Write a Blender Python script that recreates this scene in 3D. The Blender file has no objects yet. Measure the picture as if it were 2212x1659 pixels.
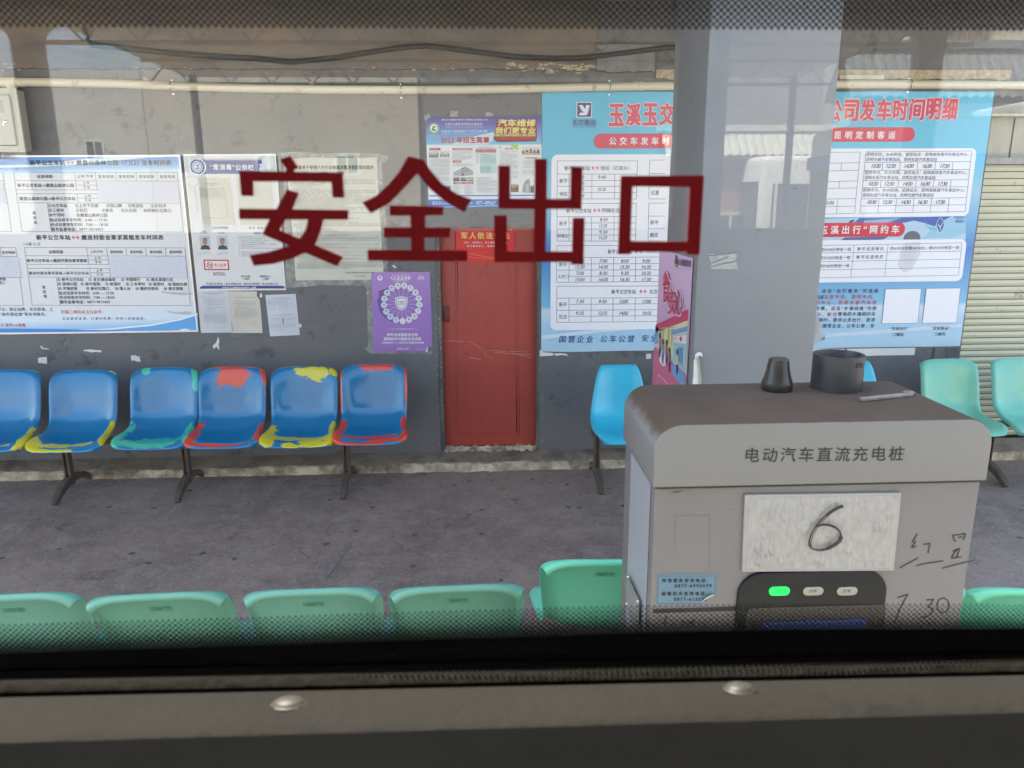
import bpy, bmesh, math, random
from mathutils import Vector, Matrix, noise
R = math.radians
random.seed(7)
SC = bpy.context.scene
COL = SC.collection

# ------------------------------------------------------------------ camera, world, sun, exposure
CAM_H = 2.19
CAMPOS = Vector((0.0, -6.2, CAM_H))
PITCH, YAW, ROLL = R(13.7), R(2.5), -0.0056
FPX, CX, CY = 1663.0, 1106.0, 829.5
_F = Vector((math.sin(YAW)*math.cos(PITCH), math.cos(YAW)*math.cos(PITCH), -math.sin(PITCH)))
_R0 = Vector((math.cos(YAW), -math.sin(YAW), 0))
_U0 = _R0.cross(_F)
CR = _R0*math.cos(ROLL) + _U0*math.sin(ROLL)
CU = _U0*math.cos(ROLL) - _R0*math.sin(ROLL)
cam = bpy.data.cameras.new('camera')
cam.sensor_width = 36.0
cam.lens = 36.0*FPX/2212.0
cam.clip_start, cam.clip_end = 0.01, 400
cam.dof.use_dof = True
cam.dof.focus_distance = 5.6
cam.dof.aperture_fstop = 12.5
co = bpy.data.objects.new('camera', cam)
co.matrix_world = Matrix(((CR.x, CU.x, -_F.x, CAMPOS.x), (CR.y, CU.y, -_F.y, CAMPOS.y), (CR.z, CU.z, -_F.z, CAMPOS.z), (0, 0, 0, 1)))
COL.objects.link(co)
SC.camera = co

SUN_EL, SUN_AZ = R(60), R(-42)      # azimuth from +Y towards +X: the sun stands behind the station
w = bpy.data.worlds.new("World"); SC.world = w; w.use_nodes = True
nt = w.node_tree
sky = nt.nodes.new('ShaderNodeTexSky'); sky.sky_type = 'NISHITA'; sky.sun_disc = False
sky.air_density = 1.0; sky.dust_density = 2.5; sky.ozone_density = 0.0
sky.sun_elevation = SUN_EL; sky.sun_rotation = SUN_AZ
nt.links.new(sky.outputs[0], nt.nodes['Background'].inputs[0])
nt.nodes['Background'].inputs[1].default_value = 0.15
sun = bpy.data.lights.new('sun', 'SUN'); sun.energy = 4.4; sun.angle = R(0.5); sun.color = (1, .91, .77)
so = bpy.data.objects.new('sun', sun); COL.objects.link(so)
sd = Vector((math.sin(SUN_AZ)*math.cos(SUN_EL), math.cos(SUN_AZ)*math.cos(SUN_EL), math.sin(SUN_EL)))
so.rotation_euler = sd.to_track_quat('Z', 'Y').to_euler(); so.location = (0, 0, 30)
vs = SC.view_settings
vs.view_transform = 'Standard'; vs.look = 'None'; vs.gamma = 1; vs.use_curve_mapping = False
vs.exposure = 2.68
SC.cycles.max_bounces = 8; SC.cycles.transparent_max_bounces = 24; SC.cycles.diffuse_bounces = 5
SC.cycles.use_denoising = True

# ------------------------------------------------------------------ helpers
K = 4096/2212.0

def ray(x, y):
    return _F + CR*((x-CX)/FPX) - CU*((y-CY)/FPX)

def PY(x, y, Y): d = ray(x, y); return CAMPOS + d*((Y-CAMPOS.y)/d.y)
def PZ(x, y, Z): d = ray(x, y); return CAMPOS + d*((Z-CAMPOS.z)/d.z)
def PX(x, y, X): d = ray(x, y); return CAMPOS + d*((X-CAMPOS.x)/d.x)

def S(r, g, b):
    f = lambda c: (c/255/12.92) if c <= 10.31 else ((c/255+0.055)/1.055)**2.4
    return (f(r), f(g), f(b), 1)

def tag(o, label=None, cat=None, group=None, kind=None):
    if label: o['label'] = label
    if cat: o['category'] = cat
    if group: o['group'] = group
    if kind: o['kind'] = kind
    return o

def empty(name, loc, label, cat, group=None):
    o = bpy.data.objects.new(name, None); COL.objects.link(o); o.location = loc
    o.empty_display_size = .1
    return tag(o, label, cat, group)

class MB:
    def __init__(s): s.v = []; s.f = []; s.uv = None
    def poly(s, pts):
        n = len(s.v); s.v += [tuple(p) for p in pts]; s.f.append(tuple(range(n, n+len(pts))))
    def box(s, x0, y0, z0, x1, y1, z1, M=None):
        p = [(x, y, z) for z in (z0, z1) for y in (y0, y1) for x in (x0, x1)]
        if M: p = [tuple(M @ Vector(q)) for q in p]
        n = len(s.v); s.v += p
        for f in ((0, 2, 3, 1), (4, 5, 7, 6), (0, 1, 5, 4), (2, 6, 7, 3), (0, 4, 6, 2), (1, 3, 7, 5)): s.f.append(tuple(n+i for i in f))
    def prism(s, pts, d):
        """closed outline pts swept by vector d"""
        n = len(s.v); m = len(pts); d = Vector(d)
        s.v += [tuple(p) for p in pts] + [tuple(Vector(p)+d) for p in pts]
        s.f.append(tuple(range(n, n+m))); s.f.append(tuple(range(n+2*m-1, n+m-1, -1)))
        for i in range(m):
            j = (i+1) % m; s.f.append((n+i, n+m+i, n+m+j, n+j))
    def tube(s, path, r, seg=10, cap=True, prof=None):
        path = [Vector(p) for p in path]; m = len(path); n = len(s.v)
        k = len(prof) if prof else seg
        up = Vector((0, 0, 1))
        for i, p in enumerate(path):
            t = (path[min(i+1, m-1)]-path[max(i-1, 0)]).normalized()
            a = t.cross(up)
            if a.length < .05: a = t.cross(Vector((1, 0, 0)))
            a.normalize(); b = a.cross(t)
            rr = r[i] if isinstance(r, (list, tuple)) else r
            for j in range(k):
                if prof: q = a*prof[j][0]*rr + b*prof[j][1]*rr
                else:
                    th = 2*math.pi*j/k; q = (a*math.cos(th)+b*math.sin(th))*rr
                s.v.append(tuple(p+q))
        for i in range(m-1):
            for j in range(k):
                j2 = (j+1) % k
                s.f.append((n+i*k+j, n+i*k+j2, n+(i+1)*k+j2, n+(i+1)*k+j))
        if cap:
            s.f.append(tuple(n+j for j in range(k))[::-1]); s.f.append(tuple(n+(m-1)*k+j for j in range(k)))
    def lathe(s, c, prof, seg=32, ax='Z'):
        n = len(s.v); k = len(prof); c = Vector(c)
        for (r, h) in prof:
            for j in range(seg):
                th = 2*math.pi*j/seg
                q = Vector((r*math.cos(th), r*math.sin(th), h)) if ax == 'Z' else Vector((r*math.cos(th), -h, r*math.sin(th)))
                s.v.append(tuple(c+q))
        for i in range(k-1):
            for j in range(seg):
                j2 = (j+1) % seg
                s.f.append((n+i*seg+j, n+i*seg+j2, n+(i+1)*seg+j2, n+(i+1)*seg+j))
        s.f.append(tuple(n+j for j in range(seg))[::-1]); s.f.append(tuple(n+(k-1)*seg+j for j in range(seg)))
    def build(s, name, m, parent=None, smooth=False, bevel=0):
        me = bpy.data.meshes.new(name); me.from_pydata(s.v, [], s.f); me.update()
        if m: me.materials.append(m)
        if smooth:
            me.polygons.foreach_set('use_smooth', [True]*len(me.polygons))
        o = bpy.data.objects.new(name, me); COL.objects.link(o)
        if bevel:
            b = o.modifiers.new('b', 'BEVEL'); b.width = bevel; b.segments = 3; b.limit_method = 'ANGLE'
            me.polygons.foreach_set('use_smooth', [True]*len(me.polygons))
        if smooth and not bevel:
            try:
                me.set_sharp_from_angle(angle=R(40))
            except Exception: pass
        if parent:
            o.parent = parent
            o.matrix_parent_inverse = Matrix.Translation(-parent.location) if parent.type == 'EMPTY' else Matrix()
        return o

# ---- materials
def mat(name, c, rough=.6, var=0, vscale=4, bump=0, bscale=30, metal=0, spec=.5, c2=None, emit=None, coat=0, stretch=(1, 1, 1), lo=.4, hi=.6, dirt=None, dscale=1.5, dlo=.52, dhi=.7, specks=None):
    """base colour c; var mixes c2 (or a darker c) through noise; dirt = a stain colour with its own blotches"""
    m = bpy.data.materials.new(name); m.use_nodes = True
    N, L = m.node_tree.nodes, m.node_tree.links
    b = N['Principled BSDF']
    b.inputs['Roughness'].default_value = rough; b.inputs['Metallic'].default_value = metal
    b.inputs['Specular IOR Level'].default_value = spec
    b.inputs['Coat Weight'].default_value = coat; b.inputs['Coat Roughness'].default_value = .08
    col = None
    tc = N.new('ShaderNodeTexCoord'); mp = N.new('ShaderNodeMapping'); mp.inputs['Scale'].default_value = stretch
    L.new(tc.outputs['Object'], mp.inputs[0])
    def blot(scale, l, h, off, det=8):
        n = N.new('ShaderNodeTexNoise'); n.inputs['Scale'].default_value = scale; n.inputs['Detail'].default_value = det
        n.inputs['Roughness'].default_value = .65
        mm = N.new('ShaderNodeVectorMath'); mm.operation = 'ADD'; mm.inputs[1].default_value = (off, off*1.7, off*.6)
        L.new(mp.outputs[0], mm.inputs[0]); L.new(mm.outputs[0], n.inputs['Vector'])
        r = N.new('ShaderNodeMapRange'); r.inputs[1].default_value = l; r.inputs[2].default_value = h; r.clamp = True
        L.new(n.outputs[0], r.inputs[0]); return r.outputs[0]
    def mix(f, a, bb, amt=1):
        x = N.new('ShaderNodeMix'); x.data_type = 'RGBA'
        if amt != 1:
            q = N.new('ShaderNodeMath'); q.operation = 'MULTIPLY'; q.inputs[1].default_value = amt; L.new(f, q.inputs[0]); f = q.outputs[0]
        L.new(f, x.inputs[0])
        for s_, v in ((6, a), (7, bb)):
            if isinstance(v, tuple): x.inputs[s_].default_value = v
            else: L.new(v, x.inputs[s_])
        return x.outputs[2]
    out = c
    if var: out = mix(blot(vscale, lo, hi, 3.1), out, c2 or (c[0]*.6, c[1]*.6, c[2]*.6, 1), var)
    if dirt:
        out = mix(blot(dscale, dlo, dhi, 9.7), out, dirt, .85)
    for (sc_, st_, l_, h_, c_) in (specks or ()):
        mp = N.new('ShaderNodeMapping'); mp.inputs['Scale'].default_value = st_; L.new(tc.outputs['Object'], mp.inputs[0])
        out = mix(blot(sc_, l_, h_, sc_), out, c_, .8)
    if isinstance(out, tuple): b.inputs['Base Color'].default_value = out
    else: L.new(out, b.inputs['Base Color'])
    if bump:
        n = N.new('ShaderNodeTexNoise'); n.inputs['Scale'].default_value = bscale; n.inputs['Detail'].default_value = 6
        L.new(mp.outputs[0], n.inputs['Vector'])
        bp = N.new('ShaderNodeBump'); bp.inputs['Strength'].default_value = bump; bp.inputs['Distance'].default_value = .01
        L.new(n.outputs[0], bp.inputs['Height']); L.new(bp.outputs[0], b.inputs['Normal'])
    if emit:
        b.inputs['Emission Color'].default_value = emit[0]; b.inputs['Emission Strength'].default_value = emit[1]
    return m

def ramp_mat(name, stops, axis=2, rough=.35, bump=0.0, z0=0, z1=1, slant=0):
    """printed sheet whose ink runs through stops from z0 (0) to z1 (1) in object space"""
    m = bpy.data.materials.new(name); m.use_nodes = True
    N, L = m.node_tree.nodes, m.node_tree.links; b = N['Principled BSDF']; b.inputs['Roughness'].default_value = rough
    tc = N.new('ShaderNodeTexCoord'); sp = N.new('ShaderNodeSeparateXYZ'); L.new(tc.outputs['Object'], sp.inputs[0])
    a = N.new('ShaderNodeMath'); a.operation = 'MULTIPLY_ADD'; a.inputs[1].default_value = slant
    L.new(sp.outputs[0], a.inputs[0]); L.new(sp.outputs[axis], a.inputs[2])
    r = N.new('ShaderNodeMapRange'); r.inputs[1].default_value = z0; r.inputs[2].default_value = z1; L.new(a.outputs[0], r.inputs[0])
    cr = N.new('ShaderNodeValToRGB'); L.new(r.outputs[0], cr.inputs[0])
    e = cr.color_ramp.elements
    e[0].position, e[0].color = stops[0]; e[1].position, e[1].color = stops[-1]
    for p, c in stops[1:-1]:
        x = e.new(p); x.color = c
    L.new(cr.outputs[0], b.inputs['Base Color'])
    if bump:
        n = N.new('ShaderNodeTexNoise'); n.inputs['Scale'].default_value = 5; n.inputs['Detail'].default_value = 5; n.inputs['Distortion'].default_value = 1.5
        bp = N.new('ShaderNodeBump'); bp.inputs['Strength'].default_value = bump; bp.inputs['Distance'].default_value = .02
        L.new(tc.outputs['Object'], n.inputs['Vector']); L.new(n.outputs[0], bp.inputs['Height']); L.new(bp.outputs[0], b.inputs['Normal'])
    return m

_ink = {}
def ink(r, g, b, rough=.45):
    k = (r, g, b)
    if k not in _ink: _ink[k] = mat('ink_%d_%d_%d' % k, S(r, g, b), rough)
    return _ink[k]

# ---- glyphs: text becomes flat meshes
_font_ob = None
_tcache = {}
def glyphs(s, space=1.0, shear=0.0):
    global _font_ob
    key = (s, round(space, 3), shear)
    if key in _tcache: return _tcache[key]
    c = bpy.data.curves.new('t', 'FONT'); c.body = s; c.space_character = space; c.shear = shear; c.resolution_u = 2
    o = bpy.data.objects.new('t', c)
    me = o.to_mesh()
    v = [(p.co.x, p.co.y) for p in me.vertices]; f = [tuple(p.vertices) for p in me.polygons]
    o.to_mesh_clear(); bpy.data.objects.remove(o); bpy.data.curves.remove(c)
    _tcache[key] = (v, f); return v, f

class Print:
    """flat printing on a plane; coordinates typed in a zoom frame (ox, oy, s) of the picture"""
    def __init__(s, axis, val, owner, step=.0007, sub=None):
        s.axis, s.val, s.owner, s.step = axis, val, owner, step
        s.parts = {}; s.fr = (0, 0, K); s.bumpy = 0
    def frame(s, ox, oy, sc): s.fr = (ox, oy, sc); return s
    def uv(s, x, y):
        ox, oy, sc = s.fr; px, py = (ox+x*sc)/K, (oy+y*sc)/K
        if s.axis == 'Y': p = PY(px, py, s.val); return p.x, p.z
        p = PX(px, py, s.val); return -p.y, p.z
    def w(s, u, v, layer):
        d = s.val - s.step*layer
        return (u, d, v) if s.axis == 'Y' else (d, -u, v)
    def mb(s, name, col):
        k = (name, col)
        if k not in s.parts: s.parts[k] = MB()
        return s.parts[k]
    def poly(s, name, col, pts, layer=1):
        s.mb(name, col).poly([s.w(*s.uv(*p), layer) for p in pts])
    def rect(s, name, col, x0, y0, x1, y1, layer=1):
        a, b = s.uv(x0, y0), s.uv(x1, y1)
        s.mb(name, col).poly([s.w(a[0], b[1], layer), s.w(b[0], b[1], layer), s.w(b[0], a[1], layer), s.w(a[0], a[1], layer)])
    def rrect(s, name, col, x0, y0, x1, y1, r, layer=1, corners=(1, 1, 1, 1)):
        a, b = s.uv(x0, y0), s.uv(x1, y1); q = s.uv(x0+r, y0); rr = abs(q[0]-a[0])
        s.rr(name, col, a[0], b[1], b[0], a[1], rr, layer, corners)
    def rr(s, name, col, u0, v0, u1, v1, rr, layer, corners=(1, 1, 1, 1)):
        pts = []
        for (cx, cy, a0, on, ex, ey) in ((u1-rr, v1-rr, 0, corners[1], u1, v1), (u0+rr, v1-rr, 90, corners[0], u0, v1), (u0+rr, v0+rr, 180, corners[3], u0, v0), (u1-rr, v0+rr, 270, corners[2], u1, v0)):
            if on: pts += [(cx+rr*math.cos(R(a0+t)), cy+rr*math.sin(R(a0+t))) for t in range(0, 91, 15)]
            else: pts.append((ex, ey))
        s.mb(name, col).poly([s.w(u, v, layer) for u, v in pts])
    def disc(s, name, col, x, y, r, layer=1, ry=None, n=28):
        c = s.uv(x, y); rr = abs(s.uv(x+r, y)[0]-c[0]); r2 = rr if ry is None else abs(s.uv(x, y+ry)[1]-c[1])
        s.mb(name, col).poly([s.w(c[0]+rr*math.cos(2*math.pi*i/n), c[1]+r2*math.sin(2*math.pi*i/n), layer) for i in range(n)])
    def ring(s, name, col, x, y, r, wd, layer=1, n=28, ry=None):
        c = s.uv(x, y); rr = abs(s.uv(x+r, y)[0]-c[0]); r2 = rr if ry is None else abs(s.uv(x, y+ry)[1]-c[1]); m = s.mb(name, col); ww = abs(s.uv(x+wd, y)[0]-c[0])
        for i in range(n):
            a, b = 2*math.pi*i/n, 2*math.pi*(i+1)/n
            m.poly([s.w(c[0]+(rr-d)*math.cos(t), c[1]+(r2-d)*math.sin(t), layer) for t, d in ((a, 0), (b, 0), (b, ww), (a, ww))])
    def seg(s, name, col, pts, wd, layer=1):
        """a line through pts, wd metres wide"""
        m = s.mb(name, col); q = [s.uv(*p) for p in pts]
        for i, (a, b) in enumerate(zip(q, q[1:])):
            dx, dy = b[0]-a[0], b[1]-a[1]; l = math.hypot(dx, dy) or 1; nx, ny = -dy/l*wd/2, dx/l*wd/2
            m.poly([s.w(u, v, layer+.02*(i % 3)) for u, v in ((a[0]-nx, a[1]-ny), (b[0]-nx, b[1]-ny), (b[0]+nx, b[1]+ny), (a[0]+nx, a[1]+ny))])
    def text(s, name, col, t, x0, x1, y, h=None, bold=0, layer=3, shear=0, y1=None, stretch=False):
        """t from x0 to x1, centred on height y, glyphs h high; letter spacing fits the width (or the glyphs stretch)"""
        a = s.uv(x0, y); b = s.uv(x1, y if y1 is None else y1); W = math.hypot(b[0]-a[0], b[1]-a[1]); ang = math.atan2(b[1]-a[1], b[0]-a[0])
        v, f = glyphs(t, 1.0, shear)
        if not v: return
        xs = [p[0] for p in v]; ys = [p[1] for p in v]; nw, nh = max(xs)-min(xs), max(ys)-min(ys)
        if h:
            H = abs(s.uv(x0, y-h/2)[1]-s.uv(x0, y+h/2)[1])
            sy = H/nh; sx = sy
            if stretch or len(t) < 2: sx = W/nw
            else:
                v2, f2 = glyphs(t, 1.5, shear); x2 = [p[0] for p in v2]; w2 = max(x2)-min(x2)
                sp = 1+.5*(W/sx-nw)/(w2-nw)
                if .8 < sp < 4: v, f = glyphs(t, sp, shear)
                xs = [p[0] for p in v]; nw = max(xs)-min(xs); sx = W/nw
        else: sx = sy = W/nw
        ox, oy = min(xs), (max(ys)+min(ys))/2
        ca, sa = math.cos(ang), math.sin(ang)
        offs = [(0, 0)]
        if bold:
            e = bold*sy
            offs = [(0, 0), (e, 0), (-e, 0), (0, e), (0, -e)] if bold < .04 else [(0, 0)]+[(e*math.cos(i*math.pi/4), e*math.sin(i*math.pi/4)) for i in range(8)]
        m = s.mb(name, col)
        for k_, (dx, dy) in enumerate(offs):
            n = len(m.v)
            for p in v:
                u_, v_ = (p[0]-ox)*sx+dx, (p[1]-oy)*sy+dy
                m.v.append(s.w(a[0]+u_*ca-v_*sa, a[1]+u_*sa+v_*ca, layer+k_*.05))
            m.f += [tuple(n+i for i in q) for q in f]
    def done(s):
        for (name, col), m in s.parts.items():
            mt = col if isinstance(col, bpy.types.Material) else ink(*col)
            m.build(name, mt, s.owner)
        s.parts = {}

# ------------------------------------------------------------------ materials of the place
M = {}
M['wall'] = mat('grey_wall_paint', (.130, .131, .137, 1), .62, .6, 1.3, .12, 9, c2=(.165, .162, .165, 1), dirt=(.075, .075, .08, 1), dscale=4.5, dlo=.585, dhi=.66, specks=((13, (1, 1, 3), .655, .68, (.06, .06, .065, 1)), (21, (4, 1, 1), .68, .70, (.30, .30, .30, 1)), (9, (1, 1, 6), .67, .69, (.24, .24, .25, 1))))
M['beam'] = mat('stained_beam', (.17, .15, .13, 1), .8, .6, 2.2, .35, 12, c2=(.10, .09, .085, 1), dirt=(.22, .17, .11, 1), dscale=1.2, stretch=(1, 1, 3))
M['column'] = mat('column_paint', (.215, .215, .216, 1), .55, .6, 1.5, .08, 12, c2=(.185, .186, .19, 1), dirt=(.14, .14, .145, 1), specks=((11, (1, 1, 3), .67, .70, (.12, .12, .125, 1)), (26, (4, 1, 1), .69, .71, (.36, .36, .36, 1))), dscale=6, dlo=.66, dhi=.74)
M['ground'] = None
M['ledge'] = mat('broken_concrete', (.34, .28, .20, 1), .9, .9, 9, .9, 26, c2=(.66, .56, .42, 1), dirt=(.16, .13, .10, 1), dscale=4, dlo=.5, dhi=.62)
M['ledgetop'] = mat('worn_step_concrete', (.20, .165, .13, 1), .9, .8, 6, .7, 30, c2=(.32, .27, .21, 1), dirt=(.09, .075, .062, 1), dscale=3)
M['pipe'] = mat('cream_pipe', (.66, .61, .46, 1), .38, .0, 5, 0, dirt=(.36, .27, .15, 1), dscale=7, dlo=.60, dhi=.68)
M['steel'] = mat('galvanised_steel', (.5, .5, .48, 1), .35, .3, 20, metal=.85)
M['cable'] = mat('black_cable', (.03, .03, .032, 1), .6)
M['door'] = mat('red_door_paint', (.40, .060, .042, 1), .5, .5, 2.5, .05, 14, c2=(.32, .05, .038, 1), dirt=(.20, .035, .028, 1), dscale=9, dlo=.64, dhi=.72)
M['jamb'] = mat('dirty_jamb', (.07, .075, .075, 1), .7, .8, 9, .3, 20, c2=(.17, .16, .13, 1), stretch=(1, 1, .25))
M['shutter'] = mat('shutter_paint', (.60, .58, .41, 1), .45, .3, 2, 0, c2=(.54, .52, .37, 1), dirt=(.28, .22, .13, 1), dscale=8, dlo=.62, dhi=.7)
M['shutterline'] = mat('shutter_gap', (.12, .11, .07, 1), .8)
M['cream'] = mat('cabinet_paint', (.50, .49, .42, 1), .42, .2, 3, dirt=(.35, .32, .25, 1), dscale=6, dlo=.6, dhi=.7)
M['dark'] = mat('dark_void', (.03, .03, .028, 1), .8)
M['leg'] = mat('rusty_leg', (.10, .085, .075, 1), .45, .9, 14, .2, 40, c2=(.17, .12, .085, 1), metal=.3)
M['chrome'] = mat('chrome', (.75, .75, .75, 1), .2, metal=1)
M['seal'] = mat('black_rubber', (.005, .005, .006, 1), .7, spec=.1)
M['frit'] = mat('black_enamel', (.01, .01, .012, 1), .5)
M['trim'] = mat('darkened_trim_plastic', (.0155, .0142, .0128, 1), .85, .5, 8, .25, 90, spec=.06, c2=(.012, .0115, .0105, 1), dirt=(.008, .0075, .007, 1), dscale=14, dlo=.6, dhi=.7)  # shelf colour darkened to offset the strong sky light on it
M['cap'] = mat('grey_screw_cap', (.034, .032, .028, 1), .5, spec=.25, dirt=(.02, .018, .016, 1), dscale=60)
M['trimface'] = mat('lightened_trim_plastic', (.13, .125, .115, 1), .7, .5, 5, c2=(.10, .095, .09, 1), spec=.2)  # front face of the same trim, lightened to offset its shade
M['ceil'] = mat('bus_ceiling', (.30, .29, .28, 1), .5)
M['inwall'] = mat('bus_inner_wall', (.36, .34, .33, 1), .6)
M['white'] = mat('white_paper', (.72, .72, .70, 1), .6, .2, 12, .1, 30, c2=(.62, .61, .58, 1))
M['tape'] = mat('silver_grey_tape', (.40, .39, .36, 1), .35, .7, 30, .5, 50, c2=(.24, .235, .22, 1), stretch=(1, 1, 2.4))
M['residue'] = mat('glue_residue', (.11, .115, .12, 1), .6, .8, 18, c2=(.18, .185, .195, 1), lo=.45, hi=.55)
M['canopy'] = mat('canopy_underside', (.34, .33, .31, 1), .8, .5, .8, c2=(.24, .23, .21, 1))

def ground_mat():
    m = bpy.data.materials.new('old_concrete'); m.use_nodes = True
    N, L = m.node_tree.nodes, m.node_tree.links; b = N['Principled BSDF']
    tc = N.new('ShaderNodeTexCoord')
    def noi(sc, det=10, rough=.6, st=None, dist=0):
        n = N.new('ShaderNodeTexNoise'); n.inputs['Scale'].default_value = sc; n.inputs['Detail'].default_value = det; n.inputs['Roughness'].default_value = rough; n.inputs['Distortion'].default_value = dist
        if st:
            mp = N.new('ShaderNodeMapping'); mp.inputs['Scale'].default_value = st; L.new(tc.outputs['Object'], mp.inputs[0]); L.new(mp.outputs[0], n.inputs['Vector'])
        else: L.new(tc.outputs['Object'], n.inputs['Vector'])
        return n.outputs[0]
    def rng(f, a, bb):
        r = N.new('ShaderNodeMapRange'); r.inputs[1].default_value = a; r.inputs[2].default_value = bb; L.new(f, r.inputs[0]); return r.outputs[0]
    def mix(f, a, bb):
        x = N.new('ShaderNodeMix'); x.data_type = 'RGBA'; L.new(f, x.inputs[0])
        for s_, v in ((6, a), (7, bb)):
            if isinstance(v, tuple): x.inputs[s_].default_value = v
            else: L.new(v, x.inputs[s_])
        return x.outputs[2]
    c = mix(rng(noi(.9, 9, .65), .36, .62), (.19, .144, .122, 1), (.315, .24, .20, 1))
    c = mix(rng(noi(6, 12, .75), .45, .7), c, (.36, .29, .25, 1))
    c = mix(rng(noi(3.1, 12, .8, (1, 1.6, 1), 1.2), .56, .66), c, (.12, .09, .078, 1))
    c = mix(rng(noi(11, 12, .85, (1, 2.2, 1), .8), .54, .64), c, (.155, .13, .12, 1))
    c = mix(rng(noi(2.2, 12, .8, (1.6, 1, 1), .5), .56, .7), c, (.36, .31, .285, 1))
    c = mix(rng(noi(30, 8, .8), .58, .64), c, (.11, .085, .075, 1))
    c = mix(rng(noi(45, 4), .60, .66), c, (.38, .34, .31, 1))
    vo = N.new('ShaderNodeTexVoronoi'); vo.inputs['Scale'].default_value = 4.6; L.new(tc.outputs['Object'], vo.inputs['Vector'])
    nn = noi(14, 3); ad = N.new('ShaderNodeMath'); ad.operation = 'MULTIPLY_ADD'; ad.inputs[1].default_value = .16; L.new(nn, ad.inputs[0]); L.new(vo.outputs['Distance'], ad.inputs[2])
    c = mix(rng(ad.outputs[0], .185, .165), c, (.10, .085, .08, 1))
    w2 = N.new('ShaderNodeTexVoronoi'); w2.feature = 'DISTANCE_TO_EDGE'; w2.inputs['Scale'].default_value = .55
    nz = N.new('ShaderNodeTexNoise'); nz.inputs['Scale'].default_value = 2.5; nz.inputs['Detail'].default_value = 8; L.new(tc.outputs['Object'], nz.inputs['Vector'])
    va = N.new('ShaderNodeVectorMath'); va.operation = 'MULTIPLY_ADD'; va.inputs[1].default_value = (.7, .7, .7); L.new(nz.outputs['Color'], va.inputs[0]); L.new(tc.outputs['Object'], va.inputs[2]); L.new(va.outputs[0], w2.inputs['Vector'])
    crk = N.new('ShaderNodeMath'); crk.operation = 'MULTIPLY'; L.new(rng(w2.outputs['Distance'], .004, .001), crk.inputs[0]); L.new(rng(noi(1.3, 4), .55, .62), crk.inputs[1])
    c = mix(crk.outputs[0], c, (.12, .105, .1, 1))
    L.new(c, b.inputs['Base Color']); b.inputs['Roughness'].default_value = .78
    bp = N.new('ShaderNodeBump'); bp.inputs['Strength'].default_value = .5; bp.inputs['Distance'].default_value = .01
    L.new(noi(22, 10, .7), bp.inputs['Height']); L.new(bp.outputs[0], b.inputs['Normal'])
    return m
M['ground'] = ground_mat()
M['yard'] = mat('yard_concrete', (.33, .31, .28, 1), .85, .5, .6, c2=(.25, .235, .215, 1))

# ------------------------------------------------------------------ setting
g = MB(); g.box(-90, -9.5, -.5, 90, 0.3, 0)
tag(g.build('ground', M['ground']), kind='structure')
g = MB(); g.box(-90, -160, -.5, 90, -9.504, .004)
tag(g.build('yard_pavement', M['yard']), kind='structure')

WX0, WX1 = -14.0, 4.06          # grey wall; the shutter bay follows it to the right
DX0, DX1, DZ0, DZ1 = -.325, .492, .10, 1.955
st = empty('station_building', (0, 0, 0), 'grey painted bus station wall with a red door, pipe and peeling plaster above', 'building')
m = MB()
for x0, x1, z0, z1 in ((WX0, DX0, 0, 3.115), (DX0, DX1, DZ1, 3.115), (DX1, WX1, 0, 3.115), (WX0, 12, 3.115, 3.9), (10.5, 12, 0, 3.115), (WX1, 10.5, 2.80, 3.115)):
    m.box(x0, 0, z0, x1, .3, z1)
m.build('wall', M['wall'], st)
# projecting stained beam above the pipe, with a ragged lower edge
m = MB()
def ragged(m, x0, x1, zt, zb, y, amp, seed, step=.03, yb=0.0):
    n = int((x1-x0)/step); pts = []
    for i in range(n+1):
        x = x0+(x1-x0)*i/n
        pts.append((x, zb + amp*(noise.noise(Vector((x*6, seed, 0)))+.6*noise.noise(Vector((x*23, seed, 3))))))
    for (xa, za), (xb, zb_) in zip(pts, pts[1:]):
        m.poly([(xa, y, za), (xb, y, zb_), (xb, y, zt), (xa, y, zt)]); m.poly([(xa, y, za), (xa, yb, za), (xb, yb, zb_), (xb, y, zb_)])
ragged(m, WX0, .92, 3.9, 3.118, -.03, .012, 1.0)
m.poly([(.92, -.03, 3.1), (.92, 0, 3.1), (.92, 0, 3.9), (.92, -.03, 3.9)])
m.build('stained_beam', M['beam'], st)
m = MB(); ragged(m, .92, 1.36, 3.29, 3.10, -.045, .02, 4.0); m.poly([(.92, -.045, 3.29), (1.36, -.045, 3.29), (1.36, 0, 3.3), (.92, 0, 3.3)]); m.poly([(.92, -.045, 3.1), (.92, -.045, 3.29), (.92, 0, 3.29), (.92, 0, 3.1)])
m.build('cracked_plaster_patch', mat('plaster_patch', (.21, .215, .225, 1), .8, .5, 8, .5, 30, dirt=(.07, .065, .06, 1), dscale=9, dlo=.6, dhi=.66), st)
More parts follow.
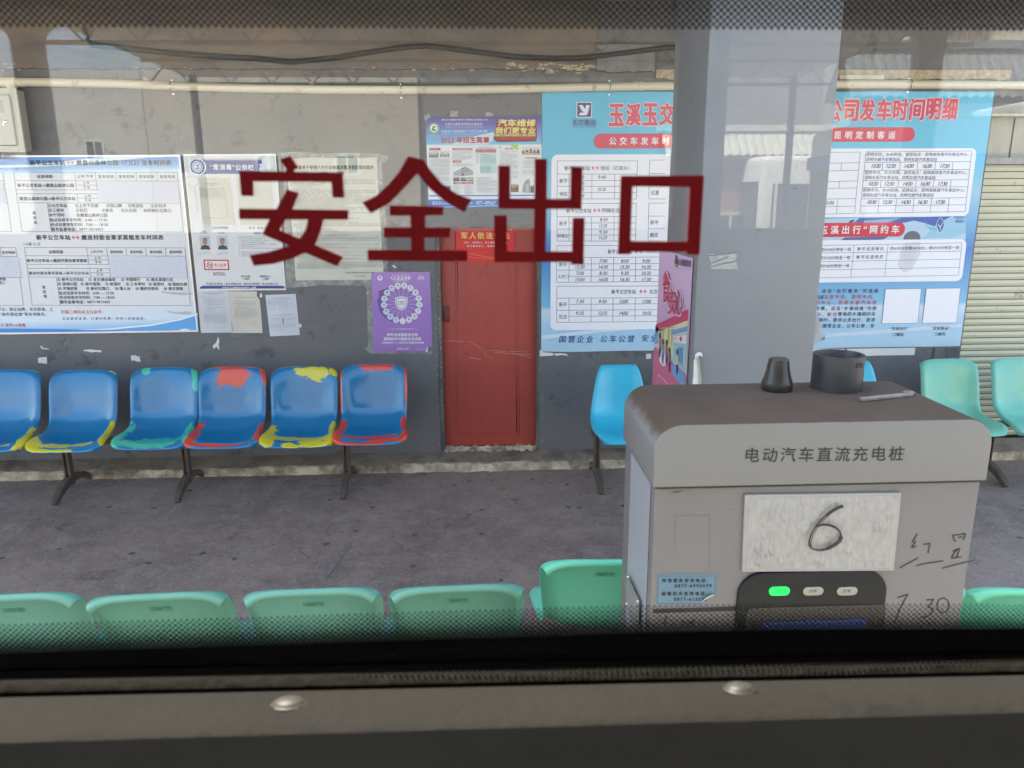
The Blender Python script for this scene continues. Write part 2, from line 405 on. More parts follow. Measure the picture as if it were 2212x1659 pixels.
# peeled paint: pale ragged flakes along the plaster edge
FL = mat('bare_plaster', (.50, .43, .30, 1), .9, .8, 30, .4, 60, c2=(.30, .24, .16, 1))
def blob(m, x, y, z, rx, rz, seed, n=18, rough=.5):
    p = []
    for i in range(n):
        t = 2*math.pi*i/n; k = 1+rough*noise.noise(Vector((math.cos(t)*1.7+seed*3.1, math.sin(t)*1.7, seed)))*2
        p.append((x+rx*k*math.cos(t), y, z+rz*k*math.sin(t)))
    m.poly(p)
rnd = random.Random(3)
m = MB()
for (x0, x1, z, n, s_) in ((-3.9, -3.3, 3.115, 16, 1), (-3.3, -.7, 3.112, 26, .5), (-1.1, -.4, 3.10, 12, .6), (-.3, .0, 3.105, 8, .9), (.25, .92, 3.12, 46, 1.5)):
    for i in range(n):
        k = rnd.uniform(.4, 1)*s_
        blob(m, rnd.uniform(x0, x1), -.0335-rnd.random()*.001, z+rnd.gauss(0, .012)*s_+.01, .022*k, .006*k, i*1.7+x0, 12, .8)
for x, z, a, b in ((-2.44, 3.05, .018, .012), (-2.62, 3.045, .013, .006), (-3.0, 3.06, .006, .005), (-1.22, 3.02, .02, .014)):
    blob(m, x, -.003, z, a, b, x)
tag(m.build('flaked_plaster', FL, st), kind='stuff')
m = MB()
ragged(m, 1.38, WX1+.1, 3.12, 3.05, -.012, .02, 8.0)
m.build('crumbled_mortar', FL, st)
# canopy
m = MB(); m.box(-12, -3.8, 3.9, 4.6, .6, 4.02)
for x in (-8, -4, 0.95, 4.3): m.box(x, -3.7, 3.6, x+.25, 0, 3.9)
m.build('canopy', M['canopy'], st)
# shutter bay
Ysh = .10
m = MB(); zt = 2.42; z = .12; k = 0
while z < zt:
    h = .0548
    m.poly([(WX1, Ysh, z), (10.5, Ysh, z), (10.5, Ysh-.008, z+h*.42), (WX1, Ysh-.008, z+h*.42)])
    m.poly([(WX1, Ysh-.008, z+h*.42), (10.5, Ysh-.008, z+h*.42), (10.5, Ysh, z+h*.86), (WX1, Ysh, z+h*.86)])
    m.poly([(WX1, Ysh+.006, z+h*.86), (10.5, Ysh+.006, z+h*.86), (10.5, Ysh+.006, z+h), (WX1, Ysh+.006, z+h)])
    z += h; k += 1
sh = m.build('roller_shutter', M['shutter'], st)
m = MB()
z = .12
while z < zt:
    m.poly([(WX1, Ysh+.004, z+.0548*.88), (10.5, Ysh+.004, z+.0548*.88), (10.5, Ysh+.004, z+.0548*.99), (WX1, Ysh+.004, z+.0548*.99)]); z += .0548
m.build('shutter_gap', M['shutterline'], sh)
m = MB(); m.box(WX1, .04, 2.42, 10.5, .2, 2.47); m.box(WX1, .0, 2.78, 10.5, .2, 2.80)
for i in range(26): m.box(WX1+i*.25, .085, 2.47, WX1+i*.25+.235, .12, 2.78)
m.build('shutter_header', mat('header_panel', (.40, .38, .27, 1), .6, .6, 5, c2=(.30, .27, .19, 1), stretch=(3, 1, .6)), st)
m = MB(); m.box(WX1+.004, 0.12, 0, 10.5, .3, 2.9); m.build('bay_interior', M['dark'], st)

# door
dr = MB(); dr.box(DX0+.03, .055, DZ0+.03, DX1-.018, .10, DZ1-.01)
YD = .055
door = dr.build('door', M['door'], st, bevel=.003)
pr = Print('Y', YD, door).frame(1600, 1200, .54259)
# pressed ornament: raised lines of the door skin
m = MB()
def relief(pts, r=.0042, fr=(1600, 1200, .54259)):
    q = []
    for x, y in pts:
        p = PY((fr[0]+x*fr[2])/K, (fr[1]+y*fr[2])/K, YD); q.append((p.x, YD-.0002, p.z))
    m.tube(q, r, 6)
relief([(425, 975), (860, 975), (850, -480), (425, -480), (425, 975)]); relief([(410, 995), (878, 995), (866, -500), (410, -500), (410, 995)], .0025)
for x in (475, 495, 515, 785, 803, 822):
    relief([(x, 470), (x, 700)], .002); relief([(x, 0), (x, 235)], .002); relief([(x, -420), (x, -60)], .002)
for a, b in ((445, 525), (762, 830)):
    for y in (252, 465, 830, 815, -20): relief([(a, y), (b, y)], .0025)
    cx_ = (a+b)/2
    for y in (740, 770, -200):
        for s_ in (-1, 1): relief([(cx_+s_*26*math.cos(t*.5)*(1-t*.07), y+22*math.sin(t*.5)*(1-t*.07)) for t in range(0, 11)], .0022)
for (xa, ya, xb, yb) in ((560, 60, 720, 300), (720, 60, 560, 300), (560, 250, 720, 440), (720, 250, 560, 440), (560, 520, 720, 740), (720, 520, 560, 740), (560, -380, 720, -140), (720, -380, 560, -140), (640, 10, 560, 130), (640, 10, 720, 130)):
    relief([(xa, ya), (xb, yb)], .0024)
for cy_ in (180, 345, 480, 640): relief([(640+18*math.cos(t*.63), cy_+18*math.sin(t*.63)) for t in range(11)], .002)
relief([(560, 762), (745, 762)], .0025); relief([(555, 785), (745, 785)], .0025)
for s_ in (-1, 1):
    relief([(640+s_*(35+30*math.cos(t*.6)*(1-t*.05)), 840+30*math.sin(t*.6)*(1-t*.05)) for t in range(16)], .0026)
    relief([(640+s_*x, y) for x, y in ((100, 825), (75, 800), (40, 812), (15, 850), (30, 890), (70, 905), (110, 895), (150, 870), (180, 900))], .0026)
m.build('pressed_ornament', M['door'], door, smooth=True)
m = MB()
for p in ([(280, 300), (330, 301), (400, 303), (470, 305)], [(500, 305), (540, 318), (580, 345), (618, 366)], [(628, 372), (620, 388), (630, 408), (655, 422), (692, 425)], [(650, 372), (720, 374), (790, 384)], [(700, 384), (760, 390), (850, 396), (975, 404)], [(815, 380), (875, 378), (938, 377)], [(835, 395), (900, 412), (968, 424)], [(505, 424), (560, 432), (600, 440)], [(530, 420), (555, 440)], [(560, 450), (580, 425)]):
    relief(p, .0011)
m.build('white_scratch', ink(200, 190, 185), door)
a = PY((1600+312*.54259)/K, (1200+42*.54259)/K, YD); b = PY((1600+367*.54259)/K, (1200+160*.54259)/K, YD)
m = MB(); m.box(a.x, YD-.006, b.z, b.x, YD, a.z); m.box(a.x+.012, YD-.014, b.z+.012, b.x-.012, YD-.006, a.z-.012)
m.build('handle', mat('dark_red_handle', (.14, .03, .022, 1), .4), door, bevel=.003)
c = PY((1600+308*.54259)/K, (1200+221*.54259)/K, YD)
m = MB(); m.lathe((c.x, YD+.002, c.z), [(.012, 0), (.012, .009), (.009, .012), (.003, .012)], 24, 'Y'); m.build('keyhole', M['door'], door, smooth=True)
m = MB()
m.box(DX0-.006, -.008, .10, DX0+.03, .12, DZ1); m.box(DX1-.018, -.004, .10, DX1+.004, .12, DZ1); m.box(DX0+.03, -.004, DZ1-.01, DX1-.018, .12, DZ1+.012)
m.build('door_frame', M['jamb'], st, bevel=.004)
m = MB()
for i in range(40):
    z = .35+i*.04; k = rnd.uniform(.3, 1)
    blob(m, DX0+.012+rnd.gauss(0, .004), -.0095, z, .0035*k, .014*k, i*.7, 8, .8); 
    if i % 2: blob(m, DX1+.003, -.0055, z, .002, .007*k, i*.3, 8, .8)
tag(m.build('chipped_paint', mat('chipped_cream', (.42, .37, .27, 1), .8), st), kind='stuff')
m = MB()
ragged(m, DX0+.02, DX1-.01, .135, .085, .02, .012, 21, .02, .1)
for i in range(60):
    x = rnd.uniform(DX0+.02, DX1-.02)
    m.lathe((x, rnd.uniform(.0, .05), .085), [(.001, 0), (.03, .004), (.024, .03), (.004, rnd.uniform(.035, .06))], 7)
m.build('crumbled_threshold', M['ledge'], st, smooth=True)

# kerb: the raised step along the wall, broken front edge
def strip_mesh(name, m_, x0, x1, step, prof):
    mb = MB(); n = int((x1-x0)/step); k = len(prof)
    for i in range(n+1):
        x = x0+(x1-x0)*i/n
        for (y, z, ay, az) in prof:
            d = Vector((x*4.2, y*9, z*9)); e = noise.noise(d)+.6*noise.noise(d*3.1)+.35*noise.noise(d*8)
            mb.v.append((x, y-ay*abs(e)*1.3+ay*.5, z+az*e))
    for i in range(n):
        for j in range(k-1): mb.f.append((i*k+j, (i+1)*k+j, (i+1)*k+j+1, i*k+j+1))
    return mb
prof = [(-.235, -.02, .02, 0), (-.228, .010, .03, .003), (-.222, .026, .035, .006), (-.216, .042, .035, .008), (-.208, .056, .03, .008), (-.19, .066, .03, .005)]
kb = strip_mesh('kerb', None, -9, 11, .018, prof)
m = MB(); m.poly([PZ(x, y, .004) for x, y in ((748, 1172), (760, 1171), (704, 1252), (690, 1251))])
tag(m.build('faded_marking', mat('faded_line_paint', (.27, .24, .21, 1), .9, .9, 30, c2=(.19, .165, .15, 1))), kind='structure')
kerb = tag(kb.build('kerb', M['ledge'], smooth=True), kind='structure')
kt = strip_mesh('step', None, -9, 11, .03, [(-.198, .063, .03, .004), (-.15, .074, 0, .006), (-.09, .085, 0, .006), (-.03, .096, 0, .004), (.06, .105, 0, .003)])
tag(kt.build('pavement_step', M['ledgetop'], smooth=True), kind='structure')
# litter on the ground
m = MB()
for i in range(46):
    x, y = rnd.uniform(-3.6, 3.4), rnd.choice([rnd.uniform(-.45, -.24), rnd.uniform(-3, -.3)])
    k = rnd.uniform(.5, 1.2); p = [(x+.012*k*math.cos(t)*rnd.uniform(.5, 1.4), y+.008*k*math.sin(t)*rnd.uniform(.5, 1.4), .003+.004*rnd.random()) for t in (0, 1.2, 2.5, 3.8, 5)]
    m.poly(p)
tag(m.build('litter', mat('leaf_litter', (.16, .12, .08, 1), .9, 1, 2, c2=(.35, .32, .27, 1)), None), kind='stuff')

# ------------------------------------------------------------------ pipe, clamps, cable
pp = empty('drain_pipe', (0, -.04, 3.0), 'long cream plastic pipe clipped along the wall above the posters', 'pipe')
path = [PY(x, y, -.042) for x, y in ((-160, 172), (0, 177), (120, 178), (250, 181), (400, 187), (553, 191), (700, 193.5), (866, 194.5), (1000, 194), (1106, 192), (1260, 188.5), (1436, 185.5), (1700, 183), (1900, 182), (2100, 183), (2400, 186))]
m = MB(); m.tube(path, .0305, 18); m.build('pipe_run', M['pipe'], pp, smooth=True)
for px in (47, 1372, 1384):
    p = PY(px, 178 if px < 100 else 186, -.042); m = MB(); m.tube([p-Vector((.016, 0, 0)), p+Vector((.016, 0, 0))], .0335, 18); m.build('coupling', M['pipe'], pp, smooth=True)
p0 = PY(22, 178, -.042)
m = MB(); m.tube([p0-Vector((.06, 0, 0)), p0+Vector((.045, 0, 0))], .036, 18); m.tube([p0, p0-Vector((0, 0, .085))], .033, 18); m.build('tee_joint', M['pipe'], pp, smooth=True)
for px, py_ in ((370, 186), (866, 194.5), (1317, 187.5), (1966, 182)):
    p = PY(px, py_, -.042); m = MB()
    m.tube([p+Vector((.004*math.sin(t), -.0335*math.cos(t), .0335*math.sin(t))) for t in [R(a) for a in range(-100, 101, 20)]], .004, 6)
    m.lathe(p+Vector((0, .036, .046)), [(.008, 0), (.008, .01), (.002, .013)], 10, 'Y'); m.lathe(p+Vector((0, .036, -.05)), [(.009, 0), (.009, .01), (.002, .013)], 10, 'Y')
    m.build('clamp', M['chrome'], pp, smooth=True)
cb = [PY(x, y, -.05) for x, y in ((182, 60), (188, 85), (200, 97), (280, 105), (375, 115), (470, 122), (553, 126), (628, 134), (700, 127), (728, 124), (800, 112), (878, 101), (923, 99), (1000, 108), (1106, 122), (1190, 126), (1256, 125), (1350, 114), (1438, 103), (1560, 98))]
m = MB(); m.tube(cb, .019, 8)
tag(m.build('sagging_cable', M['cable'], smooth=True), 'thick black cable sagging along the stained beam above the cream pipe', 'cable')

# ------------------------------------------------------------------ seats
def seat_mat(name, c, c2=None, blobs=(), seed=0, rough=.13):
    """glossy plastic; where c2 is given the newer coat has rubbed off in the listed patches (u, v, ru, rv)"""
    m = bpy.data.materials.new(name); m.use_nodes = True
    N, L = m.node_tree.nodes, m.node_tree.links; b = N['Principled BSDF']
    b.inputs['Roughness'].default_value = rough; b.inputs['Coat Weight'].default_value = .3; b.inputs['Coat Roughness'].default_value = .06
    tc = N.new('ShaderNodeTexCoord')
    def noi(sc, det, off, st=(1, 1, 1)):
        mp = N.new('ShaderNodeMapping'); mp.inputs['Location'].default_value = (off, off*.7, off*.3); mp.inputs['Scale'].default_value = st; L.new(tc.outputs['Object'], mp.inputs[0])
        n = N.new('ShaderNodeTexNoise'); n.inputs['Scale'].default_value = sc; n.inputs['Detail'].default_value = det; n.inputs['Roughness'].default_value = .72; L.new(mp.outputs[0], n.inputs['Vector']); return n.outputs[0]
    def mth(op, a, bb=None, cc=None):
        q = N.new('ShaderNodeMath'); q.operation = op
        for i, v in enumerate((a, bb, cc)):
            if v is None: continue
            if isinstance(v, (int, float)): q.inputs[i].default_value = v
            else: L.new(v, q.inputs[i])
        return q.outputs[0]
    def rng(f, a, bb, c0=0, c1=1):
        r = N.new('ShaderNodeMapRange'); r.inputs[1].default_value = a; r.inputs[2].default_value = bb; r.inputs[3].default_value = c0; r.inputs[4].default_value = c1; L.new(f, r.inputs[0]); return r.outputs[0]
    x = N.new('ShaderNodeMix'); x.data_type = 'RGBA'; L.new(rng(noi(3, 5, seed+5), .4, .7), x.inputs[0]); x.inputs[6].default_value = c; x.inputs[7].default_value = (c[0]*.85+.01, c[1]*.87+.01, c[2]*.9, 1); out = x.outputs[2]
    x = N.new('ShaderNodeMix'); x.data_type = 'RGBA'; L.new(rng(noi(9, 9, seed+1.3, (1, 1, .5)), .60, .74, 0, .5), x.inputs[0]); L.new(out, x.inputs[6]); x.inputs[7].default_value = (c[0]*.6+.02, c[1]*.6, c[2]*.6, 1); out = x.outputs[2]
    if c2:
        e = None
        for (u, v, ru, rv) in blobs:
            mp = N.new('ShaderNodeMapping'); mp.inputs['Scale'].default_value = (1/ru, 1/rv, 0); mp.inputs['Location'].default_value = (-u/ru, -v/rv, 0); L.new(tc.outputs['UV'], mp.inputs[0])
            ln = N.new('ShaderNodeVectorMath'); ln.operation = 'LENGTH'; L.new(mp.outputs[0], ln.inputs[0])
            d = mth('SUBTRACT', 1.0, ln.outputs['Value']); e = d if e is None else mth('MAXIMUM', e, d)
        e = mth('MAXIMUM', e, -1.2)
        f = mth('ADD', mth('MULTIPLY', e, .62), mth('MULTIPLY_ADD', noi(9, 12, seed, (1, 1, 1.6)), 1.9, -.89))
        x = N.new('ShaderNodeMix'); x.data_type = 'RGBA'; L.new(rng(f, .0, .025), x.inputs[0]); L.new(out, x.inputs[6]); x.inputs[7].default_value = c2; out = x.outputs[2]
    L.new(out, b.inputs['Base Color'])
    L.new(rng(noi(9, 6, seed+2), .4, .7, rough, rough+.16), b.inputs['Roughness'])
    bp = N.new('ShaderNodeBump'); bp.inputs['Strength'].default_value = .05; bp.inputs['Distance'].default_value = .02; L.new(noi(14, 3, seed+7), bp.inputs['Height']); L.new(bp.outputs[0], b.inputs['Normal']); L.new(bp.outputs[0], b.inputs['Coat Normal'])
    return m

PA = [(.222, .913, .41), (.227, .925, .43), (.220, .935, .44), (.208, .930, .455), (.194, .895, .474), (.176, .83, .482), (.158, .74, .486), (.140, .64, .484), (.115, .565, .474), (.065, .508, .462), (-.01, .478, .47), (-.09, .468, .498), (-.17, .468, .528), (-.225, .463, .53), (-.255, .450, .50), (-.262, .436, .46)]
PB = [(.20, .905, .20), (.205, .922, .24), (.195, .930, .26), (.185, .920, .285), (.172, .88, .325), (.155, .80, .365), (.14, .71, .40), (.125, .62, .43), (.10, .555, .45), (.055, .505, .455), (-.01, .478, .452), (-.08, .465, .44), (-.145, .462, .415), (-.185, .452, .38), (-.205, .436, .34), (-.208, .42, .31)]
def shell_mesh(name, P_, curl=.05, rim=.018):
    U = [-1, -.965, -.92, -.86, -.76, -.58, -.3, 0, .3, .58, .76, .86, .92, .965, 1]
    v, f, uv = [], [], []
    n = len(P_)
    for i, (y, z, w_) in enumerate(P_):
        a, b = P_[max(i-1, 0)], P_[min(i+1, n-1)]
        ty, tz = b[0]-a[0], b[1]-a[1]; l = math.hypot(ty, tz) or 1; ty, tz = ty/l, tz/l
        ny, nz = tz, -ty          # towards the sitter
        if i < 4: ny, nz = -1, 0
        edge = min(1, i/3.0, (n-1-i)/3.0)
        for s in U:
            q = abs(s)
            tp = min(1, max(0, (i-1.6)/5))
            d = curl*min(1, (q/.9))**3.2*(.35+.65*edge)*tp
            if q > .9: d -= rim*((q-.9)/.1)**1.3*1.4*tp
            hw = w_/2
            cz = (.040, .040, .040, .038, .020, .004)[i]*q**6 if i < 6 and P_ is not PB else 0
            cy = (0, .006, .02, .03, .03)[i-(n-5)]*q**6 if i >= n-5 else 0
            v.append((s*hw*(1-.012*(q > .97)), y+ny*d+cy, z+nz*d-cz)); uv.append(((s+1)/2, i/(n-1)))
    k = len(U)
    for i in range(n-1):
        for j in range(k-1): f.append((i*k+j, i*k+j+1, (i+1)*k+j+1, (i+1)*k+j))
    me = bpy.data.meshes.new(name); me.from_pydata(v, [], f); me.update()
    ul = me.uv_layers.new(name='UVMap')
    for p in me.polygons:
        for li, vi in zip(p.loop_indices, p.vertices): ul.data[li].uv = uv[vi]
    me.polygons.foreach_set('use_smooth', [True]*len(me.polygons))
    return me
bolt_me = None
def seat(parent, name, P_, x, yc, mt, rot=0, face=1, tilt=0, dz=0, label=None, bolts=True, curl=.05):
    global bolt_me
    me = shell_mesh(name, P_, curl); me.materials.append(mt)
    o = bpy.data.objects.new(name, me); COL.objects.link(o)
    s1 = o.modifiers.new('s', 'SOLIDIFY'); s1.thickness = .006; s1.offset = -1 if face else 1
    s2 = o.modifiers.new('u', 'SUBSURF'); s2.levels = 2; s2.render_levels = 2
    o.parent = parent
    o.matrix_parent_inverse = Matrix.Translation(-parent.location)
    o.location = (x, yc, dz); o.rotation_euler = (tilt, 0, rot)
    if label: o['label'] = label
    if bolts:
        if bolt_me is None:
            m_ = MB(); m_.lathe((0, 0, 0), [(.009, 0), (.009, .002), (.005, .004), (.001, .0045)], 12); b_ = m_.build('bolt', M['steel'], None, smooth=True); bolt_me = b_.data; bpy.data.objects.remove(b_)
        for bx, by in ((-.11, -.03), (.11, -.03), (-.11, -.17), (.11, -.17)):
            if P_ is PB: by += .04
            b_ = bpy.data.objects.new('bolt', bolt_me); COL.objects.link(b_); b_.parent = o; b_.location = (bx, by, .481 if by > -.1 else .471)
    return o
def leg(parent, x, y, face=-1, flat=0):
    m = MB(); pf = [(-1, -1), (1, -1), (1, 1), (-1, 1)]
    m.box(x-.024, y-.028, .07, x-.014, y+.028, .43); m.box(x+.014, y-.028, .07, x+.024, y+.028, .43); m.box(x-.014, y-.006, .07, x+.014, y+.006, .43)
    m.tube([(x, y-face*.02, .115), (x, y+face*.06, .105), (x, y+face*.13, .085), (x, y+face*.19, .055), (x, y+face*.24, .024), (x, y+face*.262, .012)], [.026, .027, .026, .024, .021, .019], prof=pf)
    m.tube([(x, y+face*.02, .112), (x, y-face*.08, .11), (x, y-face*.16, .095), (x, y-face*.24, .06), (x, y-face*.285, .02)], [.025, .026, .024, .021, .018], prof=pf)
    m.build('leg', M['leg'], parent, bevel=.004)
def bench(name, x0, x1, y, label, group='waiting benches'):
    return empty(name, ((x0+x1)/2, y, 0), label, 'bench', group)

PW = [(y_, z_, w_*1.055) for y_, z_, w_ in PA]
BLUE = (.003, .175, .39, 1); YEL = (.62, .56, .02, 1); RED = (.66, .06, .025, 1); GRN = (.06, .50, .33, 1)
YB = -.60
b1 = bench('waiting_bench', -4, -.5, YB, 'row of glossy blue seats with worn yellow, green and red paint against the wall')
def beam_(parent, x0, x1, y0, y1, z=.425):
    m = MB(); d = Vector((x1-x0, y1-y0, 0)).normalized(); n = Vector((-d.y, d.x, 0))
    a = Vector((x0, y0, z)); b = Vector((x1, y1, z)); q = [a-n*.03-Vector((0, 0, .02)), a+n*.03-Vector((0, 0, .02)), a+n*.03+Vector((0, 0, .02)), a-n*.03+Vector((0, 0, .02))]
    m.prism(q, b-a); m.build('beam', M['leg'], parent, bevel=.004)
beam_(b1, -4.2, -.62, YB+.05, YB+.05)
WEAR = (
 (-4.08, YEL, ((.9, .85, .12, .1),), None, 0),
 (-3.535, YEL, ((.97, .82, .07, .16), (.9, .12, .14, .04), (.5, .86, .3, .03)), 'blue seat with a thin yellow right edge', .02),
 (-2.975, YEL, ((.06, .86, .13, .11), (.42, .84, .16, .035), (.72, .83, .16, .03), (.35, .95, .34, .035), (.97, .74, .06, .16), (.95, .16, .05, .04)), 'blue seat with yellow patches along its front lip', -.01),
 (-2.375, GRN, ((.62, .11, .26, .05), (.97, .2, .05, .16), (.22, .22, .06, .05), (.03, .8, .09, .16), (.52, .86, .38, .09), (.96, .76, .07, .14)), 'blue seat with pale green wear', .0),
 (-1.87, RED, ((.5, .125, .48, .075), (.52, .27, .25, .09), (.97, .2, .045, .16), (.03, .8, .11, .17), (.36, .91, .46, .035), (.98, .76, .06, .13)), 'blue seat with a red patch at the top of its back', .0),
 (-1.33, YEL, ((.28, .12, .3, .05), (.66, .25, .27, .065), (.95, .17, .06, .12), (.05, .82, .14, .15), (.36, .79, .36, .035), (.78, .84, .3, .045), (.42, .93, .1, .08), (.8, .93, .22, .05), (.98, .76, .06, .14)), 'blue seat with broad yellow worn bands', .0),
 (-.805, RED, ((.5, .11, .52, .06), (.58, .23, .24, .045), (.01, .34, .025, .2), (.98, .3, .02, .2), (.03, .8, .09, .18), (.52, .82, .38, .03), (.3, .96, .42, .035), (.72, .90, .32, .035), (.98, .79, .07, .17)), 'blue seat edged in red wear, end of the row', .0))
for i, (x, c2, bl_, lab, rot) in enumerate(WEAR):
    seat(b1, 'seat', PW, x, YB, seat_mat('worn_blue_seat_%d' % i, BLUE, c2, bl_, i*3.7), rot, label=lab, dz=.006*math.sin(i*2.3)+.004)
for x in (-3.13, -2.245, -1.03): leg(b1, x, YB+.08)
b2 = bench('waiting_bench', .8, 3.2, YB, 'row of plain sky blue bucket seats partly hidden by the charger and column')
SB = seat_mat('sky_blue_seat', (.025, .50, .72, 1), None, (), 11, .3)
beam_(b2, .85, 3.1, YB+.03, YB+.03)
for x in (1.065, 1.67, 2.27, 2.885): seat(b2, 'seat', PB, x, YB-.07, SB, 0, curl=.04)
for x in (.905, 2.6): leg(b2, x, YB+.06)
GS = seat_mat('pale_green_seat', (.14, .47, .33, 1), None, (), 3, .28)
GS2 = seat_mat('pale_green_seat_b', (.16, .50, .37, 1), None, (), 8, .30)
GN = seat_mat('near_green_seat', (.11, .335, .245, 1), None, (), 3, .3)  # same green as the far seats, darkened for the shade on their backs
GN2 = seat_mat('shaded_green_seat_b', (.12, .35, .27, 1), None, (), 8, .34)
b3 = bench('waiting_bench', 3.3, 5.5, YB, 'row of pale green seats before the cream roller shutter')
beam_(b3, 3.45, 5.6, YB+.05, YB+.05)
for x, r_ in ((3.70, .05), (4.27, .0), (4.83, 0)): seat(b3, 'seat', PA, x, YB-.02, GS if x < 4 else GS2, r_, dz=-.012)
for x in (4.02, 5.2): leg(b3, x, YB+.03)

# near benches, seen from behind
PN = [(y_, z_, w_*(1-.11*max(0, min(1, (.9-z_)/.3))) if z_ > .55 else w_) for y_, z_, w_ in PA]
STAMP = mat('stamp_ink', (.065, .24, .165, 1), .5)
def near(name, xs, yf, label, legs):
    cx_ = sum(x for x, *_ in xs)/len(xs); bb = bench(name, 0, 0, 0, label); bb.location = (cx_, yf(cx_), 0)
    for i, (x, rot, tilt, dz, mt) in enumerate(xs):
        s_ = seat(bb, 'seat', PN, x, yf(x)+.10, mt, math.pi+rot, tilt=tilt-.12, dz=dz+.02)
        # small moulded stamp on the back of the shell
        q = MB()
        for bx in ((-.035, -.0095, .035, -.009), (-.035, .009, .035, .0095), (-.0355, -.009, -.035, .009), (.035, -.009, .0355, .009), (-.016, -.009, -.0155, .009), (-.012, .0, .03, .003), (-.006, -.005, .024, -.0035)):
            q.box(bx[0], 0, bx[1], bx[2], .0012, bx[3])
        for k_ in range(5): q.box(-.032+k_*.003, 0, -.006+.002*(k_ % 3), -.0305+k_*.003, .0012, .006-.003*(k_ % 2))
        st_ = q.build('stamp', STAMP, None)
        st_.parent = s_; st_.location = (0, .1852, .853); st_.rotation_euler = (-.27, 0, 0)
    d0, d1 = xs[0][0]-.25, xs[-1][0]+.25
    beam_(bb, d0, d1, yf(d0)-.05, yf(d1)-.05)
    for x in legs: leg(bb, x, yf(x)-.05, 1)
    return bb
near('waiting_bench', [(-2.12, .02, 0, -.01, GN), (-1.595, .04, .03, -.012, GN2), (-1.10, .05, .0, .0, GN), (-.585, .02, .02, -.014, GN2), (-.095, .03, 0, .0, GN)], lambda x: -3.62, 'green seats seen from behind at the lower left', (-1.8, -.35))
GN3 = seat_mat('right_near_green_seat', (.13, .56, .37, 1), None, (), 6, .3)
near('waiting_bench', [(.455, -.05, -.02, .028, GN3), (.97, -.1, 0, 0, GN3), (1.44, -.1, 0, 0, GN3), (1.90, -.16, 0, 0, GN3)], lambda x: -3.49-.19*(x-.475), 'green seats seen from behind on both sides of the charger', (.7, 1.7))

# ------------------------------------------------------------------ column, its banner, taped things
CXL, CXR, CYF, CYB = .975, 1.533, -2.8, -2.22
col = empty('concrete_column', ((CXL+CXR)/2, (CYF+CYB)/2, 0), 'square grey painted column standing behind the charger, tape scrap on its face', 'column')
m = MB(); m.box(CXL, CYF, 0, CXR, CYB, 3.9); m.build('shaft', M['column'], col, bevel=.006)
fb = tag(MB().build('x', None), None); bpy.data.objects.remove(fb)
V = (2550, 900, .42194)
def fpt(fr, x, y, Y): return PY((fr[0]+x*fr[2])/K, (fr[1]+y*fr[2])/K, Y)
m = MB()
pts = [fpt(V, x, y, CYF-.002) for x, y in ((672, 285), (700, 272), (760, 276), (820, 268), (940, 262), (936, 330), (942, 380), (955, 418), (860, 420), (700, 419), (690, 400), (700, 372), (686, 330))]
m.prism(pts, (0, .0015, 0))
tag(m.build('tape_scrap', M['tape']), 'crinkled silver tape scrap stuck on the front of the grey column', 'tape')
tg = bpy.data.objects['tape_scrap']
m = MB()
for (x0, y0, x1, y1) in ((672, 292, 940, 262), (700, 395, 935, 340), (710, 360, 860, 300)):
    a, b = fpt(V, x0, y0, CYF-.003), fpt(V, x1, y1, CYF-.003); m.tube([a, (a+b)/2+Vector((0, -.001, .001)), b], .0022, 5)
o = m.build('tape_crease', mat('crease', (.2, .19, .17, 1), .5), tg)
# torn white board edge by the column foot
m = MB()
y0 = CYF-.004
out = [fpt(V, x, y, y0) for x, y in ((512, 1600), (530, 1400), (532, 1290), (545, 1262), (560, 1255), (575, 1262), (585, 1330), (600, 1440), (602, 1600))]
m.prism(out, (0, -.006, 0))
m.tube([fpt(V, x, y, y0-.01) for x, y in ((552, 1262), (562, 1235), (580, 1222), (600, 1226), (612, 1246))], [.004, .009, .010, .008, .003], 8)
tb = m.build('torn_board', mat('white_foam_board', (.74, .74, .73, 1), .7, .2, 20), smooth=False)
tag(tb, 'torn strip of white foam board taped to the column beside the pink banner', 'board')
m = MB(); m.tube([fpt(V, x, y, y0-.013) for x, y in ((570, 1250), (578, 1290), (588, 1370), (592, 1460), (590, 1600))], .0042, 8); m.build('torn_edge', mat('brown_edge', (.42, .33, .22, 1), .8), tb, smooth=True)

def sheet_from(fr, quad, Y, name, mt, owner, dy=.0012, wav=0):
    pts = [fpt(fr, x, y, Y) for x, y in quad]
    m = MB(); m.prism(pts, (0, dy, 0)); return m.build(name, mt, owner)

# pink banner on the column's left face
XB = CXL-.006
pb = empty('food_banner', (XB, -2.5, 1.3), 'pink and lilac canteen hygiene banner hanging on the side of the column', 'banner')
P = Print('X', XB, pb, .0009); P.frame(2580, 950, .36789)
pinkm = ramp_mat('pink_banner_print', [(0, S(205, 110, 140)), (.42, S(214, 128, 150)), (.56, S(205, 150, 185)), (.75, S(205, 178, 208)), (1, S(216, 190, 222))], z0=.85-1.3+1.3, z1=1.95, rough=.3)
a = P.uv(150, 60); b = P.uv(560, 60); c_ = P.uv(500, 2000)
u0, u1 = P.uv(128, 900)[0], P.uv(487, 900)[0]
m = MB(); zt, zb = P.uv(150, 120)[1], .55
n_ = 14
for i in range(n_):
    za, zc = zb+(zt-zb)*i/n_, zb+(zt-zb)*(i+1)/n_
    m.poly([(XB, -u0, za), (XB, -u1, za), (XB, -u1, zc), (XB, -u0, zc)])
m.poly([(XB+.002, -u1, zb), (XB+.002, -u0, zb), (XB+.002, -u0, zt), (XB+.002, -u1, zt)])
m.build('banner_sheet', pinkm, pb)
W_ = (236, 232, 240)
